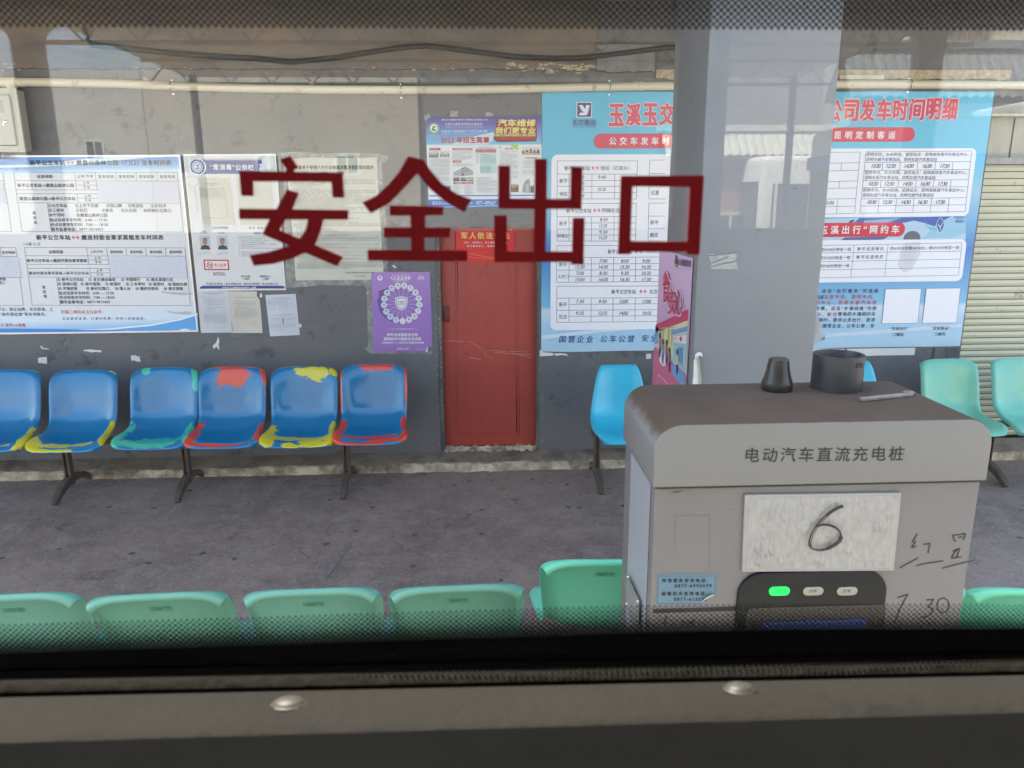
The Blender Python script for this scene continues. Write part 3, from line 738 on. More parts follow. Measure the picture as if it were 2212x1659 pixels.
P.text('printed_title', W_, '食', 200, 292, 555, 330, .042, 4, stretch=True); P.text('printed_title', W_, '安', 258, 360, 700, 290, .042, 5, stretch=True); P.text('printed_title', W_, '心', 338, 432, 700, 290, .042, 6, stretch=True)
C_ = (196, 48, 96)
P.text('printed_characters', C_, '食', 204, 288, 555, 310, .018, 8, stretch=True); P.text('printed_characters', C_, '安', 262, 356, 700, 275, .018, 9, stretch=True); P.text('printed_characters', C_, '心', 342, 428, 700, 275, .018, 10, stretch=True)
P.disc('printed_spot', (204, 92, 132), 240, 470, 46, 1, 105)
P.text('printed_heading', (70, 70, 90), '云南健康县城', 372, 505, 262, 75, .02, 4, y1=288)
P.text('printed_heading', (150, 140, 160), 'Healthy City of Yunnan', 370, 500, 325, 26, 0, 4, y1=352)
for x, y, c in ((347, 215, (90, 90, 90)), (337, 262, (90, 100, 140)), (357, 262, (70, 110, 80)), (347, 300, (190, 160, 60))): P.ring('printed_emblem', c, x, y, 14, 6, 4, 14, 26)
P.poly('printed_wave', (196, 66, 104), [(125, 945), (475, 780), (470, 900), (120, 1030)], 2)
P.poly('printed_room', (214, 214, 170), [(118, 960), (470, 905), (455, 1490), (110, 1180)], 1)
P.poly('printed_room_wall', (120, 160, 205), [(115, 950), (152, 985), (145, 1150), (105, 1160)], 2)
for x in (175, 205, 262, 300): P.poly('printed_curtain', (176, 180, 110), [(x-14, 1000), (x+16, 990), (x+4, 1080), (x-6, 1190), (x-12, 1190)], 2)
P.poly('printed_curtain', (176, 180, 110), [(158, 985), (320, 968), (320, 978), (158, 996)], 2.3)
P.poly('printed_stall', (110, 155, 205), [(290, 1010), (465, 965), (462, 1020), (300, 1060)], 3)
P.poly('printed_stall', (110, 160, 205), [(298, 1350), (445, 1510), (440, 1620), (405, 1618), (296, 1470)], 3)
P.poly('printed_stall_inside', (150, 195, 200), [(315, 1065), (462, 1040), (450, 1490), (302, 1330)], 2)
P.poly('printed_stall_sign', (222, 214, 215), [(318, 1075), (462, 1060), (458, 1160), (318, 1135)], 4)
P.disc('printed_stall_mark', (170, 50, 60), 398, 1103, 12, 5, 26); P.rect('printed_stall_mark', (200, 70, 60), 322, 1090, 340, 1115, 5); P.rect('printed_stall_mark', (216, 180, 90), 346, 1088, 370, 1113, 5)
P.poly('printed_stall_door', (100, 150, 175), [(358, 1195), (415, 1190), (415, 1400), (360, 1330)], 3)
P.poly('printed_floor', (202, 110, 138), [(100, 1180), (160, 1260), (296, 1375), (296, 1470), (405, 1620), (80, 1630)], 2)
P.poly('printed_tables', (226, 222, 228), [(168, 1235), (228, 1250), (232, 1395), (200, 1400), (162, 1350)], 4)
for x, y, c in ((172, 1110, (160, 120, 160)), (205, 1180, (130, 150, 175)), (243, 1190, (176, 90, 100)), (276, 1270, (120, 110, 130)), (360, 1290, (222, 190, 180))):
    P.disc('printed_figure_head', (40, 32, 48), x, y-45, 9, 6, 32); P.poly('printed_figure', c, [(x-12, y-10), (x+8, y-14), (x+14, y+90), (x-14, y+100)], 5)
    P.poly('printed_figure_legs', (60, 56, 110), [(x-12, y+95), (x+8, y+90), (x+2, y+190), (x-10, y+190)], 5)
P.seg('printed_frame', (232, 206, 216), [(145, 1620), (150, 1495), (195, 1530), (250, 1590), (255, 1640)], .006, 4)
P.text('printed_note', (90, 60, 80), '就餐卫生', 155, 180, 1600, 40, 0, 4, stretch=True)
P.done()

# ------------------------------------------------------------------ charger
CHX0, CHX1, CHF, CHB, CHT, HZ = .384, 1.150, -4.60, -4.235, 1.703, 1.553
chg = empty('charging_station', (.77, -4.42, 0), 'grey electric vehicle charger with dusty rounded top, white number plate and lit green lamp', 'charger')
gm = mat('charger_grey_paint', (.152, .147, .150, 1), .42, .6, 1.6, .02, 60, c2=(.128, .123, .125, 1), dirt=(.10, .094, .092, 1), dscale=2.2, dlo=.56, dhi=.75)
# the hood wears dust where it can settle: real deposits on its upward faces
hm = bpy.data.materials.new('dusty_hood'); hm.use_nodes = True
N, L = hm.node_tree.nodes, hm.node_tree.links; b_ = N['Principled BSDF']
geo = N.new('ShaderNodeNewGeometry'); sp = N.new('ShaderNodeSeparateXYZ'); L.new(geo.outputs['Normal'], sp.inputs[0])
tc = N.new('ShaderNodeTexCoord'); ns = N.new('ShaderNodeTexNoise'); ns.inputs['Scale'].default_value = 22; ns.inputs['Detail'].default_value = 9; ns.inputs['Roughness'].default_value = .7; L.new(tc.outputs['Object'], ns.inputs['Vector'])
ad = N.new('ShaderNodeMath'); ad.operation = 'MULTIPLY_ADD'; ad.inputs[1].default_value = .75; L.new(ns.outputs[0], ad.inputs[0]); L.new(sp.outputs[2], ad.inputs[2])
mr = N.new('ShaderNodeMapRange'); mr.inputs[1].default_value = .62; mr.inputs[2].default_value = 1.05; L.new(ad.outputs[0], mr.inputs[0])
mx = N.new('ShaderNodeMix'); mx.data_type = 'RGBA'; L.new(mr.outputs[0], mx.inputs[0]); mx.inputs[6].default_value = (.168, .171, .171, 1)
n2 = N.new('ShaderNodeTexNoise'); n2.inputs['Scale'].default_value = 7; n2.inputs['Detail'].default_value = 8; L.new(tc.outputs['Object'], n2.inputs['Vector'])
m2 = N.new('ShaderNodeMix'); m2.data_type = 'RGBA'; L.new(n2.outputs[0], m2.inputs[0]); m2.inputs[6].default_value = (.036, .023, .0145, 1); m2.inputs[7].default_value = (.088, .064, .046, 1); L.new(m2.outputs[2], mx.inputs[7])
L.new(mx.outputs[2], b_.inputs['Base Color'])
rr_ = N.new('ShaderNodeMapRange'); rr_.inputs[3].default_value = .4; rr_.inputs[4].default_value = .95; L.new(mr.outputs[0], rr_.inputs[0]); L.new(rr_.outputs[0], b_.inputs['Roughness'])
def rounded_front(x0, x1, z0, z1, r, y, n=8):
    return [(x0, y, z0), (x1, y, z0)]+[(x1-r+r*math.cos(R(t*90/n)), y, z1-r+r*math.sin(R(t*90/n))) for t in range(n+1)]+[(x0+r-r*math.sin(R(t*90/n)), y, z1-r+r*math.cos(R(t*90/n))) for t in range(n+1)]
m = MB(); m.prism(rounded_front(CHX0, CHX1, HZ+.002, CHT, .062, CHF, 12), (0, CHB-CHF, 0)); hood = m.build('hood', hm, chg, bevel=.004)
YBF = CHF+.012
m = MB(); m.box(CHX0+.008, YBF, .0, CHX1-.006, CHB, HZ-.004); m.build('cabinet_body', gm, chg, bevel=.004)
m = MB(); m.box(CHX0+.014, YBF+.004, HZ-.006, CHX1-.012, CHB-.01, HZ+.004); m.build('seam', M['dark'], chg)
# side hatch with its open flap
m = MB(); m.poly([(CHX0+.0065, -4.32, .2), (CHX0+.0065, -4.55, .2), (CHX0+.0065, -4.55, 1.545), (CHX0+.0065, -4.32, 1.545)])
m.build('side_panel', mat('sky_tinted_side', (.28, .31, .35, 1), .3), chg)  # pale blue of the sky's light painted into this side
Kf = (2400, 1400, .76673)
flap = [PX((2400+x*.76673)/K, (1400+y*.76673)/K, CHX0-.002) for x, y in ((140, 1170), (205, 1310), (200, 1480), (175, 1440), (138, 1330))]
m = MB(); m.prism(flap, (-.002, 0, 0)); fl = m.build('hatch_flap', mat('hatch_grey', (.19, .20, .19, 1), .5), chg)
for x, y in ((148, 1185), (140, 1325), (198, 1312)):
    p = PX((2400+x*.76673)/K, (1400+y*.76673)/K, CHX0-.006); m = MB(); m.lathe(p, [(.003, -.002), (.004, 0), (.002, .003)], 10, 'Y'); m.build('screw', M['steel'], fl)
Pc = Print('Y', CHF-.0005, chg, .0006).frame(*Kf)
Pc.text('hood_lettering', (22, 24, 26), '电动汽车直流充电桩', 760, 1585, 548, 76, .006, 1, y1=540)
Pc.done()
Pc = Print('Y', YBF-.0005, chg, .0006).frame(*Kf)
Pc.seg('faint_mark', (108, 105, 104), [(395, 865), (572, 862), (572, 1050), (568, 1120)], .0012, 1)
Pc.seg('faint_mark', (108, 105, 104), [(395, 865), (392, 1045)], .001, 1)
Pc.poly('smudge', (92, 90, 88), [(565, 1118), (574, 1090), (573, 1122)], 1.5)
Pc.poly('smudge', (60, 56, 54), [(362, 742), (420, 736), (442, 732), (400, 745)], 1.5)
HW = (44, 43, 45)
for pts in ([(1655, 958), (1640, 985), (1628, 1000), (1648, 998), (1632, 1018), (1624, 1032), (1650, 1022)], [(1688, 1014), (1722, 1008), (1716, 1035), (1712, 1060)], [(1563, 1137), (1580, 1128), (1660, 1084)], [(1650, 1124), (1700, 1113), (1790, 1099)],
            [(1840, 962), (1846, 985), (1856, 998)], [(1848, 966), (1880, 962), (1906, 956), (1902, 975), (1893, 992)], [(1868, 978), (1888, 974)], [(1840, 1050), (1866, 1040), (1878, 1033), (1868, 1060), (1858, 1082)], [(1862, 1038), (1845, 1062), (1832, 1086), (1850, 1084), (1884, 1078)], [(1785, 1138), (1860, 1118), (1957, 1094)],
            [(1550, 1292), (1575, 1284), (1607, 1274), (1585, 1310), (1560, 1360), (1535, 1428)], [(1702, 1304), (1742, 1300), (1722, 1326), (1708, 1342), (1736, 1346), (1738, 1362), (1712, 1388), (1674, 1396)], [(1790+32*math.cos(t*.52)*1.0, 1332-38*math.sin(t*.52)) for t in range(13)]):
    Pc.seg('handwriting', HW, pts, .0034, 1)
# black control panel
a = PY((2600+780*.45208)/K, (2100+415*.45208)/K, YBF); c = PY((2600+2094*.45208)/K, (2100+415*.45208)/K, YBF)
px0, px1, pz1 = a.x, c.x, a.z
m = MB(); m.prism(rounded_front(px0, px1, pz1-.36, pz1, .058, YBF-.012, 10), (0, .014, 0)); pan = m.build('control_panel', mat('black_panel', (.011, .012, .013, 1), .6, .3, 20, spec=.25, c2=(.018, .018, .018, 1)), chg, bevel=.004)
P2 = Print('Y', YBF-.0125, pan, .0006).frame(2600, 2100, .45208)
for i, (x0, x1, t) in enumerate(((1055, 1230, '待机'), (1355, 1528, '充电'), (1655, 1829, '告警'))):
    q0, q1 = P2.uv(x0, 549), P2.uv(x1, 617); rr = (q0[1]-q1[1])/2
    pts = [(q1[0]-rr+rr*math.cos(R(t_)), YBF-.0155, q1[1]+rr+rr*math.sin(R(t_))) for t_ in range(-90, 91, 15)]+[(q0[0]+rr+rr*math.cos(R(t_)), YBF-.0155, q1[1]+rr+rr*math.sin(R(t_))) for t_ in range(90, 271, 15)]
    m = MB(); m.prism(pts, (0, .004, 0))
    lm = mat('lit_green_lamp', (.0, .7, .08, 1), .4, emit=((.0, 1, .07, 1), .30)) if i == 0 else (bpy.data.materials.get('lamp_off') or mat('lamp_off', (.27, .26, .22, 1), .4))
    lp = m.build('indicator_lamp', lm, pan, bevel=.0012)
    if i == 0: lp['label'] = 'lit green indicator lamp'
    P3 = Print('Y', YBF-.0159, lp, .0003).frame(2600, 2100, .45208)
    P3.text('lamp_lettering', (0, 120, 30) if i == 0 else (95, 90, 78), t, x0+54, x1-54, 583, 28, .01, 1); P3.done()
P2.rrect('screen_bezel', (52, 50, 46), 860, 737, 2005, 1400, 40, 1)
P2.done()
m = MB(); q0, q1 = P2.uv(990, 856), P2.uv(1862, 1300); m.box(q0[0], YBF-.0150, q1[1], q1[0], YBF-.0135, q0[1])
m.build('screen', mat('blue_screen', (.01, .02, .08, 1), .2, emit=((.06, .13, .5, 1), .12)), pan)
# blue phone sticker with curled corner
P4 = Print('Y', YBF-.0006, chg, .0006).frame(2600, 2100, .45208)
P4.poly('phone_sticker', (86, 118, 138), [(66, 434), (300, 430), (585, 432), (592, 445), (586, 622), (468, 700), (58, 704)], 1)
P4.seg('sticker_border', (52, 84, 108), [(74, 450), (578, 450), (574, 630)], .0012, 2); P4.seg('sticker_border', (52, 84, 108), [(462, 692), (66, 694), (74, 450)], .0012, 2)
for t, x0, x1, y in (('充电服务咨询电话:', 106, 505, 488), ('0877-6990599', 216, 543, 536), ('运维技术支持电话:', 100, 500, 604), ('0877-613555', 210, 500, 654)):
    P4.text('sticker_lettering', (16, 28, 44), t, x0, x1, y, 34 if ':' in t else 28, .03, 3)
P4.done()
m = MB(); A = [P2.uv(x, y) for x, y in ((462, 700), (590, 636), (560, 618), (500, 650))]
m.poly([(A[0][0], YBF-.003, A[0][1]), (A[1][0], YBF-.003, A[1][1]), (A[2][0], YBF-.009, A[2][1]), (A[3][0], YBF-.008, A[3][1])]); m.build('curled_corner', ink(182, 172, 150), chg)
# lower left panel edge
P4 = Print('Y', YBF-.0006, chg, .0006).frame(2600, 2100, .45208)
P4.rect('panel_gap', (30, 28, 28), 26, 742, 772, 756, 2)
for pts in ([(150, 800), (120, 870)], [(150, 860), (120, 900)], [(285, 850), (310, 880)], [(380, 840), (355, 860), (375, 885), (345, 905), (300, 905)], [(330, 870), (395, 850)]): P4.seg('handwriting', HW, pts, .003, 2)
P4.done(); Pc.done()
# white textured number plate
pl0, pl1 = Pc.uv(745, 750), Pc.uv(1545, 1146)
q = [Pc.uv(x, y) for x, y in ((750, 749), (1562, 738), (1524, 1143), (735, 1149))]
m = MB(); m.prism([(u, YBF-.010, v) for u, v in q], (0, .009, 0)); plate = m.build('number_plate', mat('plate_white', (.31, .31, .308, 1), .5, .3, 9), chg, bevel=.002)
# blistered paper skin: a finely displaced sheet
m = MB(); NX, NZ = 150, 80
for j in range(NZ+1):
    for i in range(NX+1):
        s_, t_ = i/NX, j/NZ; s2, t2 = .025+.955*s_, .03+.93*t_
        u = (q[0][0]*(1-s2)+q[1][0]*s2)*(1-t2)+(q[3][0]*(1-s2)+q[2][0]*s2)*t2
        v = (q[0][1]*(1-s2)+q[1][1]*s2)*(1-t2)+(q[3][1]*(1-s2)+q[2][1]*s2)*t2
        e = min(s_, 1-s_, t_*1.0, 1-t_)
        d = noise.noise(Vector((u*70, v*26, 2)))+.9*noise.noise(Vector((u*140, v*50, 7)))+.3*noise.noise(Vector((u*300, v*200, 7)))
        amp = .45+1.3*max(0, noise.noise(Vector((u*12, v*12, 5))))+.7*max(0, t_-.6)
        m.v.append((u, YBF-.0108-max(0, d)*.0075*amp*min(1, e*14), v))
for j in range(NZ):
    for i in range(NX): n0 = j*(NX+1)+i; m.f.append((n0, n0+1, n0+NX+2, n0+NX+1))
m.build('blistered_skin', mat('plate_skin', (.32, .32, .318, 1), .35, .6, 60, c2=(.23, .23, .23, 1), stretch=(2.0, 1, .7)), plate, smooth=True)  # darker noise streaks painted in for the shade of the creases
P5 = Print('Y', YBF-.0205, plate, .0004).frame(*Kf)
six = [(1268, 812), (1240, 822), (1212, 838), (1180, 862), (1150, 888), (1122, 925), (1102, 960), (1090, 1000), (1094, 1025), (1115, 1040), (1145, 1043), (1180, 1036), (1215, 1020), (1245, 998), (1258, 970), (1250, 945), (1228, 925), (1195, 912), (1160, 910), (1128, 920)]
P5.seg('handwritten_six', (26, 26, 28), six, .0045, 1); P5.seg('handwritten_six', (70, 70, 72), [(x+9, y+5) for x, y in six[3:15]], .0028, 1.5)
P5.seg('handwritten_six', (20, 20, 22), six[:4], .0085, 2); P5.seg('handwritten_six', (20, 20, 22), six[-4:], .006, 2); P5.seg('handwritten_six', (20, 20, 22), six[11:15], .0085, 2.3)
P5.done()
# loose things lying on the charger
def onhood(x, y): return PZ((2900+x*.36166)/K, (1400+y*.36166)/K, CHT)
c = onhood(570, 440)
m = MB(); r0 = (onhood(740, 440)-onhood(405, 440)).length/2
m.lathe((c.x, c.y, CHT+.0005), [(r0*.96, 0), (r0, .003), (r0, .021), (r0*.97, .024), (r0*.86, .036), (r0*.74, .056), (r0*.66, .076), (r0*.64, .080), (r0*.60, .082)], 36)
tag(m.build('rubber_bung', mat('black_rubber_gloss', (.022, .02, .019, 1), .3, .4, 20, c2=(.05, .045, .04, 1)), smooth=True), 'black bell shaped rubber bung standing on the charger beside the open black ring', 'bung')
c = onhood(1225, 420); r0 = (onhood(1490, 400)-onhood(955, 400)).length/2
m = MB(); m.lathe((c.x, c.y, CHT+.0005), [(r0*.88, 0), (r0, .0), (r0, .088), (r0*.995, .090), (r0*.90, .090), (r0*.885, .088), (r0*.88, .002)], 48)
m.box(c.x+r0*.30, c.y-r0*.99, CHT+.066, c.x+r0*.52, c.y-r0*.80, CHT+.078)
tag(m.build('pipe_ring', mat('black_plastic_ring', (.02, .021, .026, 1), .42, .7, 12, c2=(.05, .052, .06, 1)), smooth=True), 'short open black plastic pipe ring standing on the dusty charger top', 'pipe ring')
a, b = onhood(1500, 572), onhood(2062, 512); d = b-a
m = MB(); nrm = Vector((-d.y, d.x, 0)).normalized()*.005
a.z = b.z = CHT+.001
m.prism([a-nrm, a+nrm, a+nrm+Vector((0, 0, .009)), a-nrm+Vector((0, 0, .009))], d)
m.box(b.x-.022, b.y-.006, CHT+.008, b.x+.004, b.y+.006, CHT+.013)
tag(m.build('metal_bar', mat('scratched_metal', (.36, .34, .33, 1), .45, .8, 30, c2=(.22, .2, .19, 1), metal=.5), bevel=.001), 'thin flat metal bar lying on the right of the dusty charger top', 'metal bar')

# ------------------------------------------------------------------ the bus we look out of
GY = -5.75                      # glass plane
BX0, BX1 = -4.6, 3.2
bus = empty('bus', (0, -6.9, 0), 'city bus whose side window, rubber seal and beige inner trim we look through', 'bus')
gl = bpy.data.materials.new('window_glass'); gl.use_nodes = True
N, L = gl.node_tree.nodes, gl.node_tree.links; N.remove(N['Principled BSDF'])
tr = N.new('ShaderNodeBsdfTransparent'); tr.inputs[0].default_value = (.955, .97, .965, 1)
gs = N.new('ShaderNodeBsdfGlossy'); gs.inputs['Roughness'].default_value = 0.0
fr_ = N.new('ShaderNodeFresnel'); fr_.inputs[0].default_value = 1.52
geo_ = N.new('ShaderNodeNewGeometry'); ior = N.new('ShaderNodeMapRange'); ior.inputs[3].default_value = 1.58; ior.inputs[4].default_value = 1/1.58; L.new(geo_.outputs['Backfacing'], ior.inputs[0]); L.new(ior.outputs[0], fr_.inputs[0])
mxs = N.new('ShaderNodeMixShader'); L.new(fr_.outputs[0], mxs.inputs[0]); L.new(tr.outputs[0], mxs.inputs[1]); L.new(gs.outputs[0], mxs.inputs[2])
# a thin film of dust on the pane: scatters a little of the light that falls on it
du = N.new('ShaderNodeBsdfDiffuse'); du.inputs[0].default_value = (.7, .68, .64, 1)
mx2 = N.new('ShaderNodeMixShader'); mx2.inputs[0].default_value = .004; L.new(mxs.outputs[0], mx2.inputs[1]); L.new(du.outputs[0], mx2.inputs[2])
L.new(mx2.outputs[0], N['Material Output'].inputs[0])
m = MB(); m.box(-1.25, GY, 1.86, 1.35, GY+.005, 2.72); pane = m.build('window_pane', gl, bus)
# red exit lettering stuck inside the glass
W1, W2 = (930, 580, .45208), (1900, 580, .45208)
redm = mat('red_sticker', (.42, .013, .021, 1), .7, spec=.25)
LET = {
 '安': (W1, [[(418, 130), (512, 93), (585, 205), (550, 215), (547, 240), (468, 240), (478, 215)], [(58, 228), (975, 242), (990, 468), (885, 465), (876, 328), (184, 322), (188, 453), (78, 450)], [(58, 562), (1028, 575), (1022, 663), (62, 657)],
   [(482, 392), (588, 425), (530, 572), (468, 660), (420, 752), (600, 830), (735, 885), (980, 990), (925, 1075), (640, 953), (500, 888), (310, 812), (263, 790), (325, 665), (390, 565)],
   [(672, 640), (808, 645), (782, 760), (735, 880), (650, 950), (520, 1010), (360, 1053), (190, 1068), (150, 975), (330, 945), (500, 890), (590, 835), (645, 755)]]),
 '全': (W1, [[(1555, 98), (1690, 130), (1750, 220), (1850, 340), (1980, 430), (2116, 482), (2050, 597), (1880, 502), (1740, 382), (1636, 252), (1500, 400), (1380, 520), (1225, 605), (1148, 510), (1270, 450), (1380, 350), (1480, 230)],
   [(1388, 533), (1868, 545), (1863, 622), (1390, 627)], [(1335, 728), (1928, 732), (1925, 820), (1338, 820)], [(1195, 925), (2080, 930), (2078, 1030), (1198, 1025)], [(1572, 600), (1706, 600), (1700, 940), (1582, 940)]]),
 '出': (W2, [[(528, 122), (638, 122), (636, 470), (626, 950), (518, 950), (526, 470)], [(205, 182), (312, 182), (312, 475), (842, 478), (850, 188), (952, 196), (942, 568), (205, 565)], [(168, 622), (285, 622), (283, 940), (858, 942), (864, 645), (970, 645), (960, 1058), (856, 1055), (848, 1036), (172, 1036)]]),
 '口': (W2, [[(1290, 275), (1396, 275), (1372, 968), (1264, 965)], [(1906, 270), (2026, 268), (1986, 970), (1870, 970)], [(1290, 273), (2026, 268), (2020, 375), (1295, 365)], [(1275, 850), (1985, 855), (1980, 945), (1270, 945)]])}
for ch, (fr, polys) in LET.items():
    m = MB()
    for i, pg in enumerate(polys):
        m.prism([fpt(fr, x, y, GY-.0002-.00012*i) for x, y in pg], (0, -.0003, 0))
    m.build('red_lettering', redm, bus)
# fired black dots at the foot and the head of the window
def zrow(px, py): return PY(px, py, GY).z
PIT = .0038
m = MB(); nrow = 9
def dot(m, x, z, r, y):
    m.poly([(x+r*math.cos(R(45+t*60)), y, z+r*math.sin(R(45+t*60))) for t in range(6)])
sealtop = [(-300, 1418), (0, 1411), (320, 1401), (550, 1394), (830, 1384), (1106, 1376), (1350, 1368), (1700, 1362), (2000, 1360), (2212, 1359), (2500, 1362)]
sealbot = [(-300, 1463), (0, 1457), (320, 1450), (520, 1443), (700, 1432), (830, 1424), (1106, 1411), (1350, 1414.5), (1700, 1417), (2212, 1417), (2500, 1418)]
def interp(tab, x):
    if x < tab[0][0]: return tab[0][1]
    for (xa, ya), (xb, yb) in zip(tab, tab[1:]):
        if x <= xb: return ya+(yb-ya)*(x-xa)/(xb-xa)
    return tab[-1][1]
nx = int(2.54/PIT)
for k in range(nx):
    for half in (0, 1):
        x = -1.22+(k+half*.5)*PIT
        # where the seal top lies at this x
        px = max(-600, min(2800, CX+(x*1.0/0.455)*FPX*.985-60))
        z0 = PY(px, interp(sealtop, px), GY).z
        for r_ in range(6):
            rr = .00178*(1-.11*r_)
            dot(m, x, z0+.0006+(r_*1.0+half*.5)*PIT*.92, rr, GY-.0006)
m.build('enamel_dots', M['frit'], bus)
m = MB()
for k in range(nx):
    for half in (0, 1):
        x = -1.22+(k+half*.5)*PIT
        for r_ in range(-2, 12):
            z = 2.2925+.004-(r_+half*.5)*PIT*.92
            rr = .00135*(1-.04*max(0, r_-1))
            if z < 2.278: continue
            dot(m, x, z, min(.0013, rr), GY-.0006)
m.build('enamel_dots', M['frit'], bus)
m = MB(); m.box(-1.24, GY-.012, 2.3045, 1.34, GY-.0005, 2.345); m.build('window_rail', M['seal'], bus, bevel=.003)
# rubber seal
m = MB()
xs = [-3300+i*70 for i in range(126)]
for xa, xb in zip(xs, xs[1:]):
    A0, A1 = PY(xa, interp(sealtop, xa), GY-.0007), PY(xb, interp(sealtop, xb), GY-.0007)
    B0, B1 = PY(xa, interp(sealbot, xa), GY-.006), PY(xb, interp(sealbot, xb), GY-.006)
    m.poly([A0, A1, B1, B0]); m.poly([A0, A0+Vector((0, .0006, 0)), A1+Vector((0, .0006, 0)), A1]); m.poly([B0, B1, B1-Vector((0, 0, .02)), B0-Vector((0, 0, .02))])
m.box(-1.3, GY+.006, 1.80, 1.4, GY+.03, 1.872)
m.box(-1.3, GY-.01, 2.70, 1.4, GY+.02, 2.74); m.box(-1.3, GY-.01, 1.86, -1.24, GY+.02, 2.74); m.box(1.34, GY-.01, 1.86, 1.4, GY+.02, 2.74)
m.build('window_seal', M['seal'], bus)
# beige inner trim: an extruded profile running along the bus, a little lower at the left
def at_px(px, py, d):            # point on the ray through a pixel at plane distance d from the camera
    return PY(px, py, CAMPOS.y+d)
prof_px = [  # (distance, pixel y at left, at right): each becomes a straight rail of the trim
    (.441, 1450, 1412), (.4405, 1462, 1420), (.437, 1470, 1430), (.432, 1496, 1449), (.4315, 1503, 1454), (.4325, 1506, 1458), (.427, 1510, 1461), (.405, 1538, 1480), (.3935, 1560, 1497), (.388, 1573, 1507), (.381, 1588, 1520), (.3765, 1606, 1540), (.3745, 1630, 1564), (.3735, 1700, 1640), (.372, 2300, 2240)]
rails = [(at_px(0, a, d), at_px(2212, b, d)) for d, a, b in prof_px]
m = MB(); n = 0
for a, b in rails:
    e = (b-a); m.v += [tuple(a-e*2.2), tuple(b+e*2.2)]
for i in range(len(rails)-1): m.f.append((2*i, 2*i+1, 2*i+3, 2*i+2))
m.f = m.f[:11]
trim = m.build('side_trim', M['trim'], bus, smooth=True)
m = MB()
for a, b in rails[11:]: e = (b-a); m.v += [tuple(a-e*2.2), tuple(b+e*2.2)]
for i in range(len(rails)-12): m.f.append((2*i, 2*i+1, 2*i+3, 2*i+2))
m.build('lower_trim_face', M['trimface'], bus, smooth=True)  # trim's own front face, in the tone lightened against its shade
for (px, py, d, rw) in ((624, 1522, .4045, .0098), (1598, 1490, .407, .0092)):
    c = at_px(px, py, d); m = MB()
    up = (rails[6][0]-rails[8][0]); al = (rails[7][1]-rails[7][0]).normalized(); nn = al.cross(up.normalized()); nn = nn if nn.z > 0 else -nn; vv = nn.cross(al)
    prof_ = [(1.12, -.001), (1.1, .0006), (1.0, .001), (.93, .0022), (.75, .0036), (.45, .0046), (.15, .005)]
    k = 28
    for r_, h in prof_:
        for j in range(k):
            t = 2*math.pi*j/k; m.v.append(tuple(c+al*rw*r_*math.cos(t)+vv*rw*r_*math.sin(t)+nn*h))
    for i in range(len(prof_)-1):
        for j in range(k): m.f.append((i*k+j, i*k+(j+1) % k, (i+1)*k+(j+1) % k, (i+1)*k+j))
    m.f.append(tuple((len(prof_)-1)*k+j for j in range(k)))
    m.build('screw_cap', M['cap'], trim, smooth=True)
# shell of the bus round the camera
bw = mat('bus_white_paint', (.74, .75, .73, 1), .3)
BYI, BYO = -5.72, -8.28
m = MB(); m.box(BX0, BYI, .35, BX1, BYI+.03, 1.84); m.box(BX0, BYI, 2.74, BX1, BYI+.03, 3.05); m.box(BX0, BYI, 1.84, -1.3, BYI+.03, 2.74); m.box(1.4, BYI, 1.84, BX1, BYI+.03, 2.74)
m.build('near_side', mat('bus_side_paint', (.52, .53, .53, 1), .3), bus)
m = MB(); m.box(BX0, BYI-.06, 2.95, BX1, BYO, 3.02); m.box(BX0, BYI, 3.03, BX1, BYO, 3.08)
for x in (-3.4, -1.6, .2, 2.0): m.box(x, BYO+.3, 2.925, x+.9, BYI-.5, 2.95)
m.build('ceiling', M['ceil'], bus)
m = MB(); m.box(BX0, BYO, .9, BX1, BYI-.08, .93); m.build('bus_floor', mat('bus_floor', (.09, .09, .1, 1), .7), bus)
m = MB(); m.box(BX0-.03, BYO, .35, BX0, BYI, 3.05); m.box(BX1, BYO, .35, BX1+.03, BYI, 3.05); m.build('end_wall', M['inwall'], bus)
# far side of the bus: sill, header and pillars with open daylight between them
m = MB(); SZ, TZ = 2.065, 2.775
m.box(BX0, BYO, .35, BX1, BYO+.06, SZ); m.box(BX0, BYO, TZ, BX1, BYO+.06, 3.0)
pil = [-4.6, -3.1, -1.55, .825, 1.66, 3.12]
pw = {.825: .09}
for x in pil: m.box(x-pw.get(x, .045), BYO, SZ, x+pw.get(x, .045), BYO+.06, TZ)
m.build('far_side', M['inwall'], bus)
for xa, xb in zip(pil, pil[1:]):
    r = .07; xa += pw.get(xa, .045); xb -= pw.get(xb, .045)
    for sx, cx0 in ((1, xa), (-1, xb)):
        for sz, cz0 in ((1, SZ), (-1, TZ)):
            q = MB(); q.prism([(cx0, BYO+.004, cz0)]+[(cx0+sx*(r-r*math.sin(R(t))), BYO+.004, cz0+sz*(r-r*math.cos(R(t)))) for t in range(0, 91, 15)], (0, .05, 0)); q.build('window_corner', M['inwall'], bus)
    q = MB(); q.box(xa, BYO+.02, SZ, xb, BYO+.024, TZ); q.build('far_pane', gl, bus)

